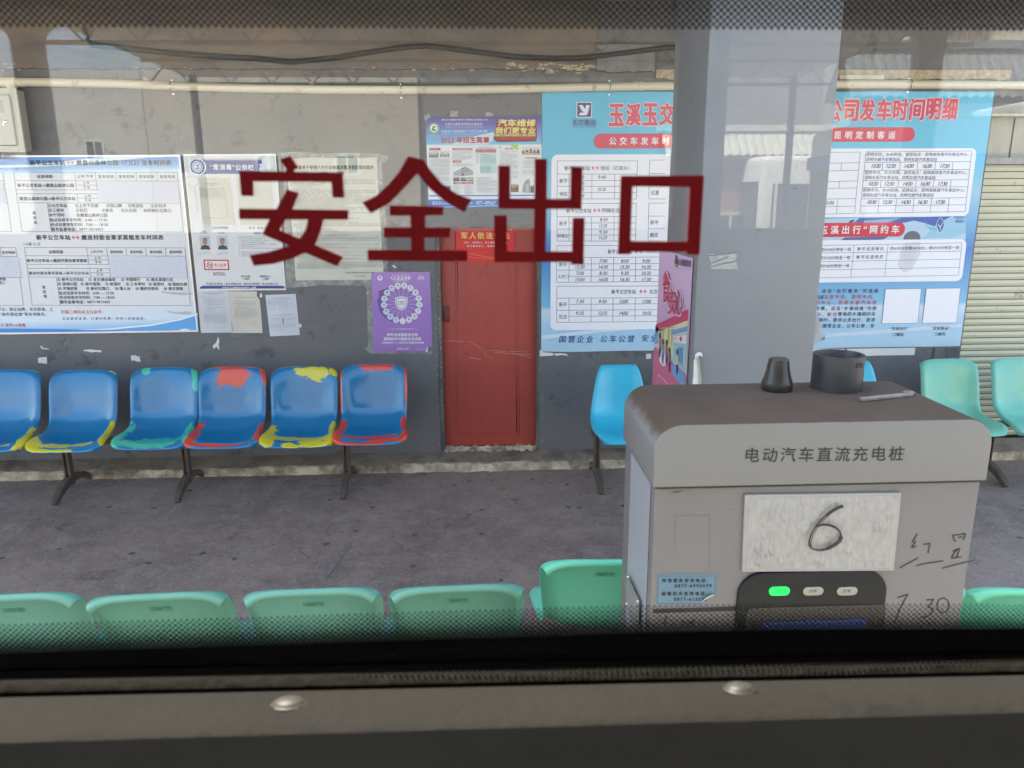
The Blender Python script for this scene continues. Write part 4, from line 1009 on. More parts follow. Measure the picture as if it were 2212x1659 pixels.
# ------------------------------------------------------------------ the yard behind the bus, mirrored in the glass
def mir(px, py, d):   # d = distance behind the glass of the mirrored thing
    p = PY(px, py, GY+d); return Vector((p.x, 2*GY-p.y, p.z))
tile = mat('old_roof_tiles', (.17, .20, .22, 1), .75, .6, 3, .4, 15, c2=(.26, .28, .29, 1))
tile2 = mat('corrugated_cement_roof', (.56, .55, .47, 1), .8, .5, 2, c2=(.45, .44, .38, 1))
yel = mat('yellow_render', (.66, .61, .42, 1), .8, .5, 1, c2=(.55, .51, .37, 1))
greyw = mat('grey_render', (.50, .49, .46, 1), .8, .5, .8, c2=(.42, .41, .39, 1))
glassd = mat('dark_window', (.04, .045, .05, 1), .15)
brick = mat('old_brick', (.36, .17, .11, 1), .9, .6, 6)
# tiled house
def tiled_house(px0, px1, pyr, pye, d, dep, wallm, label, rm, wins):
    a, b = mir(px0, pye, d), mir(px1, pye, d); rz = mir(px0, pyr, d+dep).z
    h = empty('tiled_house', ((a.x+b.x)/2, a.y, 0), label, 'house')
    m = MB(); m.box(a.x+.3, a.y-dep*2+.1, 0, b.x+1.5, a.y-.35, a.z-.05); m.prism([(a.x+.3, a.y-.3, a.z-.05), (a.x+.3, a.y-dep, rz-.03), (a.x+.3, a.y-2*dep+.1, a.z-.05)], (.2, 0, 0)); m.build('wall', wallm, h)
    m = MB(); n = int((b.x+2-a.x)/.2)
    for i in range(n+1):
        x = a.x+.2*i
        for t, zz in ((0, .0), (.07, .045), (.13, .045)):
            m.v.append((x+t, a.y, a.z+zz)); m.v.append((x+t, a.y-dep, rz+zz)); m.v.append((x+t, a.y-2*dep, a.z+zz))
    for i in range((n+1)*3-1): m.f.append((3*i, 3*i+3, 3*i+4, 3*i+1)); m.f.append((3*i+1, 3*i+4, 3*i+5, 3*i+2))
    rf = m.build('roof', rm, h)
    m = MB(); m.box(a.x-.1, a.y-dep-.12, rz+.02, b.x+2, a.y-dep+.12, rz+.16); m.build('roof_ridge', rm, rf)
    for (x, z, w_, hh) in wins:
        m = MB(); m.box(a.x+x, a.y-.36, z, a.x+x+w_, a.y-.33, z+hh); wf = m.build('window', ink(200, 205, 190), h)
        m = MB(); m.box(a.x+x+.08, a.y-.37, z+.08, a.x+x+w_/2-.03, a.y-.328, z+hh-.08); m.box(a.x+x+w_/2+.03, a.y-.37, z+.08, a.x+x+w_-.08, a.y-.328, z+hh-.08); m.build('pane', glassd, wf)
    return h
tiled_house(1840, 2700, 108, 212, 14, .6, yel, 'long house with scalloped grey roof tiles mirrored in the right of the window', tile, [(.9, 1.2, 1.3, 1.5), (3.2, 1.2, 1.3, 1.5), (5.6, .9, 1.2, 1.8), (8, 1.2, 1.3, 1.5)])
tiled_house(1440, 1740, 286, 338, 18, .6, brick, 'low brick shed with corrugated cement roof mirrored on the column', tile2, [(1.2, .8, 1.0, 1.0), (3.6, .8, 1.0, 1.0)])
# flats
def flats(px0, px1, pyt, d, wm, label, pix):
    a, b = mir(px0, pyt, d), mir(px1, pyt, d)
    h = empty('apartment_building', ((a.x+b.x)/2, a.y, 0), label, 'building')
    m = MB(); m.box(a.x, a.y-8, 0, b.x, a.y, a.z); m.build('wall', wm, h)
    for (x0, y0, x1, y1) in pix:
        p, q = mir(x0, y0, d), mir(x1, y1, d)
        m = MB(); m.box(p.x, a.y-.02, q.z, q.x, a.y+.03, p.z); wf = m.build('window', ink(205, 215, 205), h)
        k = (q.x-p.x)
        m = MB(); m.box(p.x+k*.12, a.y, q.z+.12, p.x+k*.47, a.y+.04, p.z-.12); m.box(p.x+k*.53, a.y, q.z+.12, q.x-k*.12, a.y+.04, p.z-.12); m.build('pane', glassd, wf)
    return h, a
h, a = flats(1960, 2900, -500, 30, yel, 'tall yellowish flats with barred balconies mirrored at the upper right', [(2000, 40, 2020, 88), (1915+60, -120, 2030, -60), (2160, -60, 2250, 20), (2290, 40, 2400, 100)])
m = MB(); p, q = mir(2050, 30, 29.6), mir(2140, 100, 29.6); m.box(p.x, p.y-.3, q.z, q.x, p.y-.25, p.z)
bk = m.build('balcony_opening', mat('balcony_brown', (.16, .13, .12, 1), .6), h)
for i in range(9):
    x = p.x+(q.x-p.x)*i/8; m = MB(); m.box(x-.03, p.y-.2, q.z, x+.03, p.y-.14, p.z+.3); m.build('balcony_bar', mat('rust_bar', (.30, .17, .12, 1), .7) if 'rust_bar' not in bpy.data.materials else bpy.data.materials['rust_bar'], bk)
flats(1860, 1950, 70, 26, greyw, 'narrow pale grey building with one small window mirrored above the tiles', [(1908, 82, 1930, 112)])
flats(-1400, 300, 150, 34, greyw, 'long pale building across the yard mirrored at the left', [(-40+i*110, 300, 10+i*110, 350) for i in range(3)])
flats(302, 900, 148, 30, mat('warm_render', (.52, .48, .42, 1), .8, .5, .6, c2=(.43, .40, .35, 1)), 'wide warm grey station office across the yard mirrored over the posters', [(380+i*170, 330, 440+i*170, 380) for i in range(3)])
# yard canopy with trusses
CZ, CN, CF_, CXa, CXb = 4.40, -9.6, -21.0, -5.4, 6.25
yc = empty('yard_canopy', (0, -15, 0), 'pale steel truss canopy across the bus yard mirrored at the top of the window', 'canopy')
m = MB(); m.box(CXa, CF_, CZ, CXb, CN, CZ+.1); m.build('roof', mat('canopy_sheet', (.42, .39, .35, 1), .7, .5, .6, c2=(.34, .31, .28, 1)), yc)
steelp = mat('brown_steel', (.24, .22, .20, 1), .6)
for k in range(3):
    y = CN-2.3-k*3.5; m = MB(); x = CXa+.1
    m.tube([(CXa, y, CZ-.40), (CXb, y, CZ-.40)], .03, 6); m.tube([(CXa, y, CZ-.04), (CXb, y, CZ-.04)], .03, 6)
    while x < CXb-.6: m.tube([(x, y, CZ-.40), (x+.33, y, CZ-.04)], .016, 5); m.tube([(x+.33, y, CZ-.04), (x+.66, y, CZ-.40)], .016, 5); x += .66
    m.build('truss', steelp, yc)
for x, y in ((CXa+.2, -20.7), (CXb-.15, -20.7)):
    m = MB(); m.tube([(x, y, 0), (x, y, CZ)], .07, 10); m.build('post', mat('dark_post', (.05, .05, .055, 1), .5) if 'dark_post' not in bpy.data.materials else bpy.data.materials['dark_post'], yc)
flats(905, 1800, -60, 24, mat('annex_render', (.20, .19, .18, 1), .8, .5, .5, c2=(.15, .145, .135, 1)), 'plain grey annex block mirrored across the upper face of the column', [])
# parked white buses
def parked(px, py, d, L_, label, stripe, yaw=0):
    p = mir(px, py, d); H_ = p.z
    e = empty('parked_bus', (p.x, p.y, 0), label, 'bus', 'white buses parked across the yard'); e.rotation_euler = (0, 0, yaw)
    def add(m, n, mt, par=e, **k):
        o = m.build(n, mt, None, **k); o.parent = par; return o
    m = MB(); m.box(0, -2.4, .35, L_, 0, H_); body = add(m, 'body', bw, bevel=.12)
    m = MB(); m.box(.25, -.005, H_*.42, L_-.25, .012, H_*.80); m.box(-.012, -2.2, H_*.36, .02, -.2, H_*.82); wn = add(m, 'window_band', glassd)
    for i in range(int(L_/1.5)):
        q = MB(); q.box(.3+i*1.5, .01, H_*.42, .36+i*1.5, .02, H_*.80); add(q, 'window_post', bw)
    if stripe:
        m = MB(); m.box(.0, .003, H_*.80, L_, .016, H_*.86); m.box(-.016, -2.4, H_*.82, .0, 0, H_*.88); add(m, 'blue_stripe', ink(60, 130, 210))
    for x in (1.6, L_-2):
        q = MB(); q.lathe((x, .02, .48), [(.0, .0), (.46, .0), (.48, .03), (.48, .2), (.2, .2)], 24, 'Y'); add(q, 'wheel', M['seal'])
    q = MB(); q.box(2, -1.8, H_, 4.2, -.6, H_+.22); add(q, 'roof_unit', bw, bevel=.05)
    return e
parked(1905, 250, 9, 2.6, 'white bus with a blue roof stripe mirrored beside the column edge', True, R(4))
parked(1650, 336, 17, 2.6, 'white bus mirrored in the middle of the column face', False)
parked(1545, 345, 19, 2.4, 'white bus mirrored left of the exit square', False)

# ------------------------------------------------------------------ posters, boards and notices
BK, DK, BL, RD = (44, 46, 54), (70, 74, 84), (84, 120, 150), (205, 60, 60)
LN = (120, 126, 138)
def board_frame(owner, u0, v0, u1, v1, y, w_, mt, dep=.014):
    m = MB(); m.box(u0-w_, y, v1, u1+w_, 0, v1+w_); m.box(u0-w_, y, v0-w_, u1+w_, 0, v0); m.box(u0-w_, y, v0, u0, 0, v1); m.box(u1, y, v0, u1+w_, 0, v1)
    m.build('board_rim', mt, owner)
ALU = mat('aluminium_rim', (.62, .62, .62, 1), .35, metal=.6)
def scotch(owner, fr, polys, Y=-.003, name='tape_border'):
    m = MB()
    for i, pg in enumerate(polys):
        m.poly([fpt(fr, x, y, Y-.0002*i) for x, y in pg])
    return m.build(name, TAPE2, owner)
TAPE2 = mat('aged_clear_tape', (.30, .30, .29, 1), .28, .9, 14, .5, 40, c2=(.17, .172, .175, 1), dirt=(.5, .49, .46, 1), dscale=16, dlo=.56, dhi=.66)

# --- framed timetable board at the left
A = (0, 600, .48223)
tb = empty('timetable_board', (-3.2, 0, 1.83), 'large framed white timetable board with blue corners under the metal cabinet', 'notice board')
bx0, bx1, bz0, bz1 = -4.42, -2.25, 1.163, 2.497
m = MB(); m.box(bx0, -.010, bz0, bx1, 0, bz1)
m.build('board_sheet', ramp_mat('timetable_print', [(0, S(60, 140, 215)), (.035, S(120, 185, 230)), (.10, S(205, 224, 238)), (.2, S(213, 216, 221)), (.915, S(216, 218, 222)), (.945, S(196, 218, 236)), (.965, S(130, 178, 222)), (1, S(84, 140, 208))], z0=bz0, z1=bz1, slant=-.012, rough=.16), tb)
board_frame(tb, bx0, bz0, bx1, bz1, -.016, .012, ALU)
P = Print('Y', -.0108, tb).frame(*A)
P.poly('printed_swoosh', (214, 228, 238), [(-100, 128), (250, 122), (500, 98), (800, 62), (1150, 42), (1480, 38), (1480, 50), (1200, 66), (900, 92), (600, 124), (350, 140), (-100, 150)], 1)
P.poly('printed_swoosh', (96, 168, 226), [(560, 1496), (900, 1488), (1250, 1455), (1500, 1410), (1640, 1370), (1648, 1502)], 1)
P.poly('printed_swoosh', (225, 234, 242), [(640, 1492), (900, 1480), (1250, 1446), (1500, 1400), (1640, 1352), (1640, 1366), (1500, 1412), (1250, 1460), (900, 1492)], 1.5)
P.poly('printed_swoosh', (66, 136, 214), [(0, 1480), (500, 1484), (1000, 1500), (1000, 1512), (0, 1512)], 1.2)
ttx = [('新平公交车站', 247, 540, 105, 44, .024), ('磨盘山森林公园（门口）', 635, 1150, 105, 44, .024), ('发车时间表', 1178, 1420, 105, 44, .024), ('新平公交车站', 302, 583, 725, 42, .024), ('磨皮村委会果求莫租发车时间表', 677, 1355, 725, 42, .024),
 ('新平公交车站→磨盘山森林公园', 147, 612, 293, 31, .016), ('磨盘山森林公园→新平公交车站', 162, 627, 403, 31, .016), ('新平公交车站→磨皮村委会果求莫租', 225, 723, 917, 28, .016), ('磨皮村委会果求莫租→新平公交车站', 240, 735, 1021, 28, .008),
 ('平台。国企品牌、安全舒适、上', -20, 440, 1320, 29, .006), ('“城市周边游”等各项服务。', 0, 385, 1362, 28, .006)]
for t, x0, x1, y, h, b in ttx: P.text('printed_headings', BK, t, x0, x1, y, h, b, 3)
for x0, x1, y in ((555, 614, 103), (598, 657, 725)): P.text('printed_red', RD, '↔', x0, x1, y, None, .012, 3)
ttx = [('运营线路', 308, 435, 220, 29), ('上午/下午', 640, 775, 220, 29), ('上午', 687, 745, 273, 26), ('下午', 690, 748, 312, 26), ('上午', 700, 757, 382, 26), ('下午', 703, 760, 420, 26),
 ('途', 269, 297, 521, 28), ('经', 275, 303, 561, 28), ('地', 280, 308, 601, 28), ('①公交车站', 400, 557, 461, 30), ('②上中下古城', 625, 815, 461, 30), ('③团山脚', 883, 1010, 461, 30), ('④阿波佐', 1063, 1190, 462, 30), ('⑤乐何冲', 1250, 1377, 463, 30),
 ('⑥三家村', 405, 530, 499, 30), ('⑦拉们', 632, 725, 499, 30), ('⑧梭克', 845, 938, 500, 30), ('⑨火头田', 1006, 1132, 501, 30), ('⑩阿梯左岔路口', 1192, 1417, 502, 30), ('⑪宁河村', 410, 535, 539, 30), ('⑫磨盘山森林公园', 637, 890, 540, 30),
 ('起点站首末车时间：6:00 — 17:30', 416, 890, 579, 29), ('终点站首末车时间：7:00 — 18:30', 422, 895, 618, 29), ('服务监督电话：0877-7013457', 427, 858, 657, 29),
 ('运营线路', 405, 525, 845, 27), ('上午/下午', 750, 858, 845, 25), ('发车时间', 15, 125, 850, 26), ('上午', 782, 838, 896, 25), ('下午', 787, 843, 932, 25), ('上午', 797, 852, 999, 25), ('下午', 801, 858, 1036, 25),
 ('途', 350, 377, 1137, 27), ('经', 355, 383, 1175, 27), ('地', 361, 388, 1213, 27), ('① 新平公交车站', 477, 692, 1074, 28), ('② 县交通运输局', 735, 957, 1074, 28), ('③ 中国银行', 1005, 1165, 1074, 28), ('④ 惠民家园小区', 1215, 1437, 1075, 28),
 ('⑤ 溪湖公园', 481, 637, 1111, 28), ('⑥ 新中医院', 670, 832, 1111, 28), ('⑦ 纳溪村', 875, 1001, 1111, 28), ('⑧ 乙本甲村', 1045, 1203, 1112, 28), ('⑨ 板桥村', 1233, 1361, 1112, 28), ('⑩ 团结水库', 1395, 1552, 1113, 28),
 ('⑪ 罗施迭莫', 486, 642, 1148, 28), ('⑫ 新村岔路口', 716, 905, 1148, 28), ('⑬ 情人谷', 955, 1083, 1149, 28), ('⑭ 磨皮村委会', 1125, 1316, 1149, 28), ('⑮ 果求莫租', 1360, 1518, 1150, 28),
 ('起点站首末车时间：6:00 — 17:30', 491, 944, 1186, 28), ('终点站首末车时间：7:00 — 18:30', 496, 949, 1222, 28), ('服务监督电话：0877-7013457', 500, 914, 1260, 28), ('转盘', -5, 48, 1070, 25), ('路口', -15, 36, 1101, 25)]
for x in (815, 985, 1152, 1325): ttx.append(('发车时间', x, x+126, 221, 29))
for x in (914, 1078, 1241, 1405): ttx.append(('发车时间', x, x+103, 846, 26))
for t, x0, x1, y, h in ttx: P.text('printed_text', DK, t, x0, x1, y, h, .016, 3)
P.text('printed_route_number', BL, '7路公交', 105, 230, 157, 28, .003, 3); P.text('printed_route_number', BL, '10路公交', 198, 337, 780, 27, .003, 3)
P.text('printed_red', RD, '扫描二维码关注公众号：', 507, 855, 1343, 29, .006, 3); P.text('printed_red', RD, '⑤ 新平↔者竜', 8, 212, 1452, 29, .008, 3)
P.text('printed_script', (52, 66, 110), '无论是否坐满，只要你购票，时间一到就发班。', 515, 1205, 1398, 24, .003, 3, shear=.25)
for pts in ([(112, 183), (1470, 187)], [(123, 254), (1478, 258)], [(632, 292), (805, 292)], [(133, 330), (815, 331)], [(140, 362), (820, 363)], [(640, 400), (825, 400)], [(150, 438), (1495, 443)], [(112, 183), (183, 675)], [(1470, 187), (1522, 680)], [(183, 675), (1522, 680)], [(620, 184), (635, 330)], [(788, 184), (806, 330)], [(960, 185), (965, 256)], [(1128, 186), (1133, 256)], [(1300, 186), (1305, 257)], [(640, 362), (650, 438)], [(818, 362), (825, 438)], [(392, 440), (425, 675)],
 [(203, 809), (1535, 812)], [(1535, 812), (1580, 1290)], [(268, 1287), (1580, 1290)], [(203, 809), (268, 1287)], [(212, 877), (1540, 880)], [(730, 912), (895, 912)], [(225, 948), (912, 949)], [(232, 982), (915, 983)], [(742, 1018), (915, 1018)], [(240, 1053), (1555, 1057)], [(718, 809), (737, 948)], [(882, 810), (905, 948)], [(1045, 811), (1052, 878)], [(1208, 811), (1214, 878)], [(1372, 811), (1377, 879)], [(742, 982), (752, 1053)], [(908, 982), (915, 1053)], [(468, 1055), (500, 1287)],
 [(-20, 183), (25, 184), (98, 676), (-20, 676)], [(-20, 254), (35, 254)], [(0, 292), (40, 292)], [(0, 330), (45, 330)], [(0, 362), (50, 362)], [(-20, 438), (62, 438)], [(-20, 807), (130, 809), (196, 1290), (-20, 1290)], [(-20, 883), (138, 884)], [(2, 808), (10, 884)], [(-20, 1058), (180, 1058)]):
    P.seg('printed_table', LN, pts, .0032, 2)
for q in ([(805, 255), (1478, 262), (1492, 443), (822, 436)], [(898, 878), (1535, 884), (1550, 1060), (916, 1044)], [(-20, 252), (20, 255), (44, 438), (-20, 442)], [(-20, 884), (152, 890), (177, 1055), (-20, 1056)]):
    m = MB(); m.prism([fpt(A, x, y, -.0142) for x, y in q], (0, .0012, 0)); m.build('pasted_slip', mat('lilac_slip', S(205, 208, 222), .5) if 'lilac_slip' not in bpy.data.materials else bpy.data.materials['lilac_slip'], tb)
P.poly('peeling_patch', (178, 184, 188), [(1335, 1170), (1400, 1180), (1590, 1186), (1600, 1196), (1500, 1204), (1340, 1184)], 2.5)
P.poly('peeling_patch', (180, 190, 196), [(1388, 1330), (1450, 1345), (1560, 1338), (1600, 1352), (1560, 1366), (1470, 1360), (1390, 1345)], 2.5)
P.poly('peeling_patch', (222, 226, 230), [(1490, 1488), (1540, 1480), (1580, 1490), (1560, 1500), (1500, 1500)], 2.5)
P.done()

# --- metal cabinet above it, pipe tee, loose wires
CBF = (0, 300, .27719)
c1 = fpt(CBF, 375, 1112, -.115); c2 = fpt(CBF, 226, 188, -.115)
cab = empty('meter_cabinet', (-3.7, -.06, 2.75), 'cream steel meter cabinet with its door ajar and a key in the lock', 'cabinet')
X1, Z0, Z1 = (c1.x+c2.x)/2, c1.z, c2.z-.0
m = MB(); m.box(-4.15, -.100, Z0+.01, X1-.012, 0, Z1-.01); m.build('case', M['cream'], cab)
m = MB(); m.box(X1-.05, -.118, Z0, X1, -.1, Z1); m.box(-4.15, -.118, Z0, X1-.05, -.1, Z0+.045); m.box(-4.15, -.118, Z1-.045, X1-.05, -.1, Z1); m.build('front_rim', M['cream'], cab, bevel=.002)
m = MB(); m.box(-4.15, -.104, Z0+.045, X1-.05, -.1005, Z1-.045); m.build('cabinet_opening', M['dark'], cab)
d1 = fpt(CBF, 266, 1045, -.125); d2 = fpt(CBF, 120, 250, -.125)
m = MB(); xr = (d1.x+d2.x)/2; m.box(-4.2, -.142, Z0+.05, xr, -.122, Z1-.05)
cd = m.build('cabinet_door', M['cream'], cab, bevel=.002)
k0, k1 = fpt(CBF, -60, 362, -.142), fpt(CBF, 62, 548, -.142); m = MB(); m.box(k0.x, -.1435, k1.z, k1.x, -.142, k0.z); m.build('viewing_window', mat('cloudy_window', (.36, .35, .29, 1), .3), cd)
kc = fpt(CBF, 84, 675, -.142); m = MB(); m.lathe((kc.x, -.142, kc.z), [(.013, 0), (.013, .004), (.009, .008), (.004, .009)], 20, 'Y'); lk = m.build('lock', M['chrome'], cd, smooth=True)
m = MB(); m.box(kc.x-.003, -.165, kc.z-.002, kc.x+.003, -.15, kc.z+.002); m.box(kc.x-.009, -.166, kc.z-.03, kc.x-.006, -.163, kc.z-.005); m.build('key', M['chrome'], lk)
m = MB()
for s_ in range(4):
    p = fpt(CBF, 10+s_*25, 1125, -.03); m.tube([p, p+Vector((.02, -.02, -.015)), p+Vector((.05+.01*s_, -.022, -.03-.006*s_)), p+Vector((.02, -.021, -.045)), p+Vector((-.06, -.02, -.02+.004*s_))], .0022, 5)
tag(m.build('loose_wire', mat('blue_grey_wire', (.10, .13, .2, 1), .5), smooth=True), 'tangle of thin blue grey wires dangling below the meter cabinet', 'wires')

# --- disinfection notice board
B = (700, 600, .49729)
db = empty('hygiene_board', (-1.9, 0, 1.9), 'white hygiene notice board with blue header, two report sheets and a no smoking sign', 'notice board')
q0, q1 = fpt(B, 72, 45, -.01), fpt(B, 800, 1125, -.01)
hx0, hx1, hz0, hz1 = fpt(B, 66, 40, 0).x+.012, fpt(B, 806, 42, 0).x, fpt(B, 500, 1122, 0).z, fpt(B, 400, 42, 0).z
m = MB(); m.box(hx0, -.010, hz0, hx1, 0, hz1); m.build('board_sheet', mat('hygiene_sheet', S(216, 218, 220), .2, .15, 3), db)
board_frame(db, hx0, hz0, hx1, hz1, -.013, .007, ALU)
P = Print('Y', -.0108, db).frame(*B)
NV = (52, 66, 140)
P.poly('printed_header', NV, [(216, 82), (697, 82), (703, 192), (232, 192)], 1); P.seg('printed_header', NV, [(222, 74), (700, 74)], .003, 1)
P.text('printed_header_text', (236, 238, 242), '“常消毒”', 282, 480, 138, 46, .02, 3); P.text('printed_header_text', (236, 238, 242), '公示栏', 487, 633, 140, 46, .02, 3)
for x, y, r, ry in ((748, 100, 50, 52), (690, 122, 12, 12), (704, 156, 26, 26)): P.disc('printed_bubble', (232, 234, 238), x, y, r, 2, ry)
P.disc('printed_bubble', (235, 237, 240), 186, 135, 66, 1.5)
P.ring('printed_emblem', (50, 100, 165), 180, 135, 58, 13, 3); P.ring('printed_emblem', (70, 90, 160), 180, 135, 36, 4, 3)
for t in range(0, 360, 24): P.disc('printed_emblem_dots', (225, 230, 240), 180+51*math.cos(R(t)), 135+51*math.sin(R(t)), 3.2, 4)
P.rect('printed_emblem_mark', (70, 90, 160), 166, 118, 196, 122, 3); P.rect('printed_emblem_mark', (70, 90, 160), 166, 150, 196, 154, 3); P.text('printed_emblem_mark', (70, 90, 160), '卫', 166, 196, 136, 30, .01, 3, stretch=True)
P.ring('printed_bubble_outline', (150, 154, 165), 139, 247, 49, 2, 2); P.ring('printed_bubble_outline', (150, 154, 165), 146, 312, 17, 2, 2); P.ring('printed_bubble_outline', (150, 154, 165), 163, 335, 11, 2, 2); P.seg('printed_bubble_outline', (120, 124, 134), [(165, 345), (176, 425), (184, 497)], .002, 2)
rp = Print('Y', -.0135, db).frame(*B)
for q in ([(185, 222), (440, 224), (483, 602), (222, 600)], [(490, 226), (772, 232), (805, 604), (530, 602)]):
    m = MB(); m.prism([fpt(B, x, y, -.0130) for x, y in q], (0, .0015, 0)); m.build('report_sheet', mat('aged_paper', S(205, 203, 190), .5, .3, 5, c2=S(192, 190, 175)) if 'aged_paper' not in bpy.data.materials else bpy.data.materials['aged_paper'], db)
rp.text('report_text', (110, 112, 112), '新平县疾病预防控制中心', 242, 350, 272, 11, 0, 1); rp.text('report_text', (110, 112, 112), '卫生检测报告', 268, 322, 286, 9, 0, 1)
for y in range(306, 392, 14): rp.seg('report_table', (140, 142, 140), [(198+(y-306)*.12, y), (392+(y-306)*.12, y+1)], .0018, 1)
rp.seg('report_table', (140, 142, 140), [(198, 306), (222, 545), (428, 545), (392, 306)], .0018, 1)
for i, t in enumerate(('样品名称 公共用品用具', '检测项目 大肠菌群', '采样地点 客运站候车室', '检测依据 公共场所卫生检验方法', '检测结果 符合要求')): rp.text('report_text', (118, 120, 120), t, 203+i*2, 330+i*8, 313+i*14, 8, 0, 1)
rp.done()
for t, x0, x1, y, h in (('卫生检测报告', 296, 430, 625, 21), ('清洁·消毒记录', 595, 765, 626, 20), ('承诺书', 632, 692, 670, 19), ('卫生安全', 210, 256, 653, 11), ('第一责任人', 206, 262, 668, 11), ('卫生管理员', 345, 402, 667, 11), ('投诉举报电话：', 307, 404, 988, 13), ('0877-7018838', 307, 407, 1004, 12), ('群众监督', 533, 605, 1016, 17), ('二维码', 545, 599, 1037, 17), ('管理相对人', 683, 773, 1016, 17), ('二维码', 703, 757, 1037, 17), ('姓名', 188, 210, 836, 9), ('姓名', 343, 365, 836, 9)):
    P.text('printed_text', (60, 62, 80), t, x0, x1, y, h, .004, 3)
for i, t in enumerate(('根据《云南省爱国卫生“7个专项行动”', '公共卫生安全主体责任，我单位郑重承诺：', '一、自觉承担公共卫生安全的第一责任，明确责任', '人，建立健全卫生管理制度，配备管理人员。', '二、建立健全卫生管理制度，有卫生管理人员，按制度做好各', '岗位的消毒卫生管理工作。', '三、环境清洁卫生，保持通风换气，物体表面清洁，从业人员健', '康，', '四、落实消毒保洁措施，把好卫生质量关，严格执行各项卫生', '五、接受公众监督和卫生监督部门的监督检查。', '六、自觉遵守以上承诺，如有违反愿承担责任。')):
    P.text('printed_text', (92, 94, 108), t, 512, 512+min(320, len(t)*11.4), 697+i*15.4, 9.5, 0, 3)
for x in (0, 140):
    P.rect('portrait_background', (186, 190, 196), 195+x, 690, 288+x, 802, 2)
    P.disc('portrait_face', (156, 128, 112), 241+x, 737, 19, 3, 25); P.disc('portrait_hair', (58, 58, 60), 241+x, 722, 19, 2.6, 14)
    P.poly('portrait_shirt', (58, 56, 60) if x == 0 else (44, 74, 92), [(205+x, 800), (212+x, 775), (232+x, 764), (252+x, 764), (274+x, 774), (286+x, 800)], 2.4)
    P.rect('name_slip', (198, 200, 206), 216+x, 816, 286+x, 840, 3)
P.poly('no_smoking_border', (192, 60, 58), [(228, 882), (430, 882), (438, 966), (238, 966)], 2); P.poly('no_smoking_ground', (226, 222, 222), [(240, 892), (421, 892), (427, 956), (248, 956)], 3)
P.text('no_smoking_lettering', (188, 60, 58), '禁止吸烟', 316, 412, 922, 21, .01, 4); P.text('no_smoking_lettering', (188, 60, 58), 'NO SMOKING', 323, 408, 940, 9, .006, 4)
P.ring('no_smoking_symbol', (188, 60, 58), 281, 926, 26, 6, 5); P.seg('no_smoking_symbol', (188, 60, 58), [(262, 906), (300, 946)], .006, 5); P.seg('no_smoking_cigarette', (70, 62, 62), [(264, 932), (298, 920)], .006, 4)
P.text('printed_slogan', (50, 60, 110), '环境卫生整洁  清洗消毒达标  落实防控措施  清洁消毒公示', 253, 830, 1077, 19, .006, 3)
P.poly('printed_footer', NV, [(196, 1116), (205, 1100), (225, 1092), (858, 1092), (880, 1098), (892, 1114)], 1); P.text('printed_footer_text', (232, 235, 242), '云南省卫生健康综合监督中心监制', 380, 651, 1106, 15, .012, 3)
P.done()

# --- report notice with aged tape round it
nb = empty('printed_notice', (-1.2, 0, 1.9), 'aged newsprint notice edged in wrinkled tape behind the first two red characters', 'notice')
scotch(nb, B, [[(845, 20), (1000, 12), (1200, 30), (1400, 22), (1640, 30), (1715, 50), (1700, 100), (1640, 105), (1625, 70), (1300, 76), (1000, 62), (860, 70)], [(870, 70), (915, 70), (935, 400), (968, 1010), (950, 1090), (890, 1110), (880, 600)], [(1612, 68), (1660, 72), (1700, 600), (1710, 985), (1665, 985)], [(890, 1060), (970, 1042), (1300, 1046), (1575, 1040), (1575, 1095), (1200, 1085), (900, 1112)]])
m = MB(); m.prism([fpt(B, x, y, -.0045) for x, y in ((892, 72), (1100, 60), (1350, 66), (1622, 60), (1645, 500), (1676, 980), (1580, 985), (1576, 1044), (1300, 1046), (970, 1048), (940, 600))], (0, .0012, 0))
m.build('notice_sheet', mat('newsprint', S(204, 204, 192), .55, .5, 2.5, .25, 8, c2=S(190, 190, 178)), nb)
P = Print('Y', -.0050, nb, .0004).frame(*B)
NC = (52, 48, 44)
P.text('notice_heading', (46, 40, 36), '新平县关于举报六大行业领域涉黑涉恶犯罪线索的', 930, 1598, 140, 34, .022, 1); P.text('notice_heading', (74, 68, 62), '通　告', 1172, 1362, 190, 34, .016, 1, stretch=True)
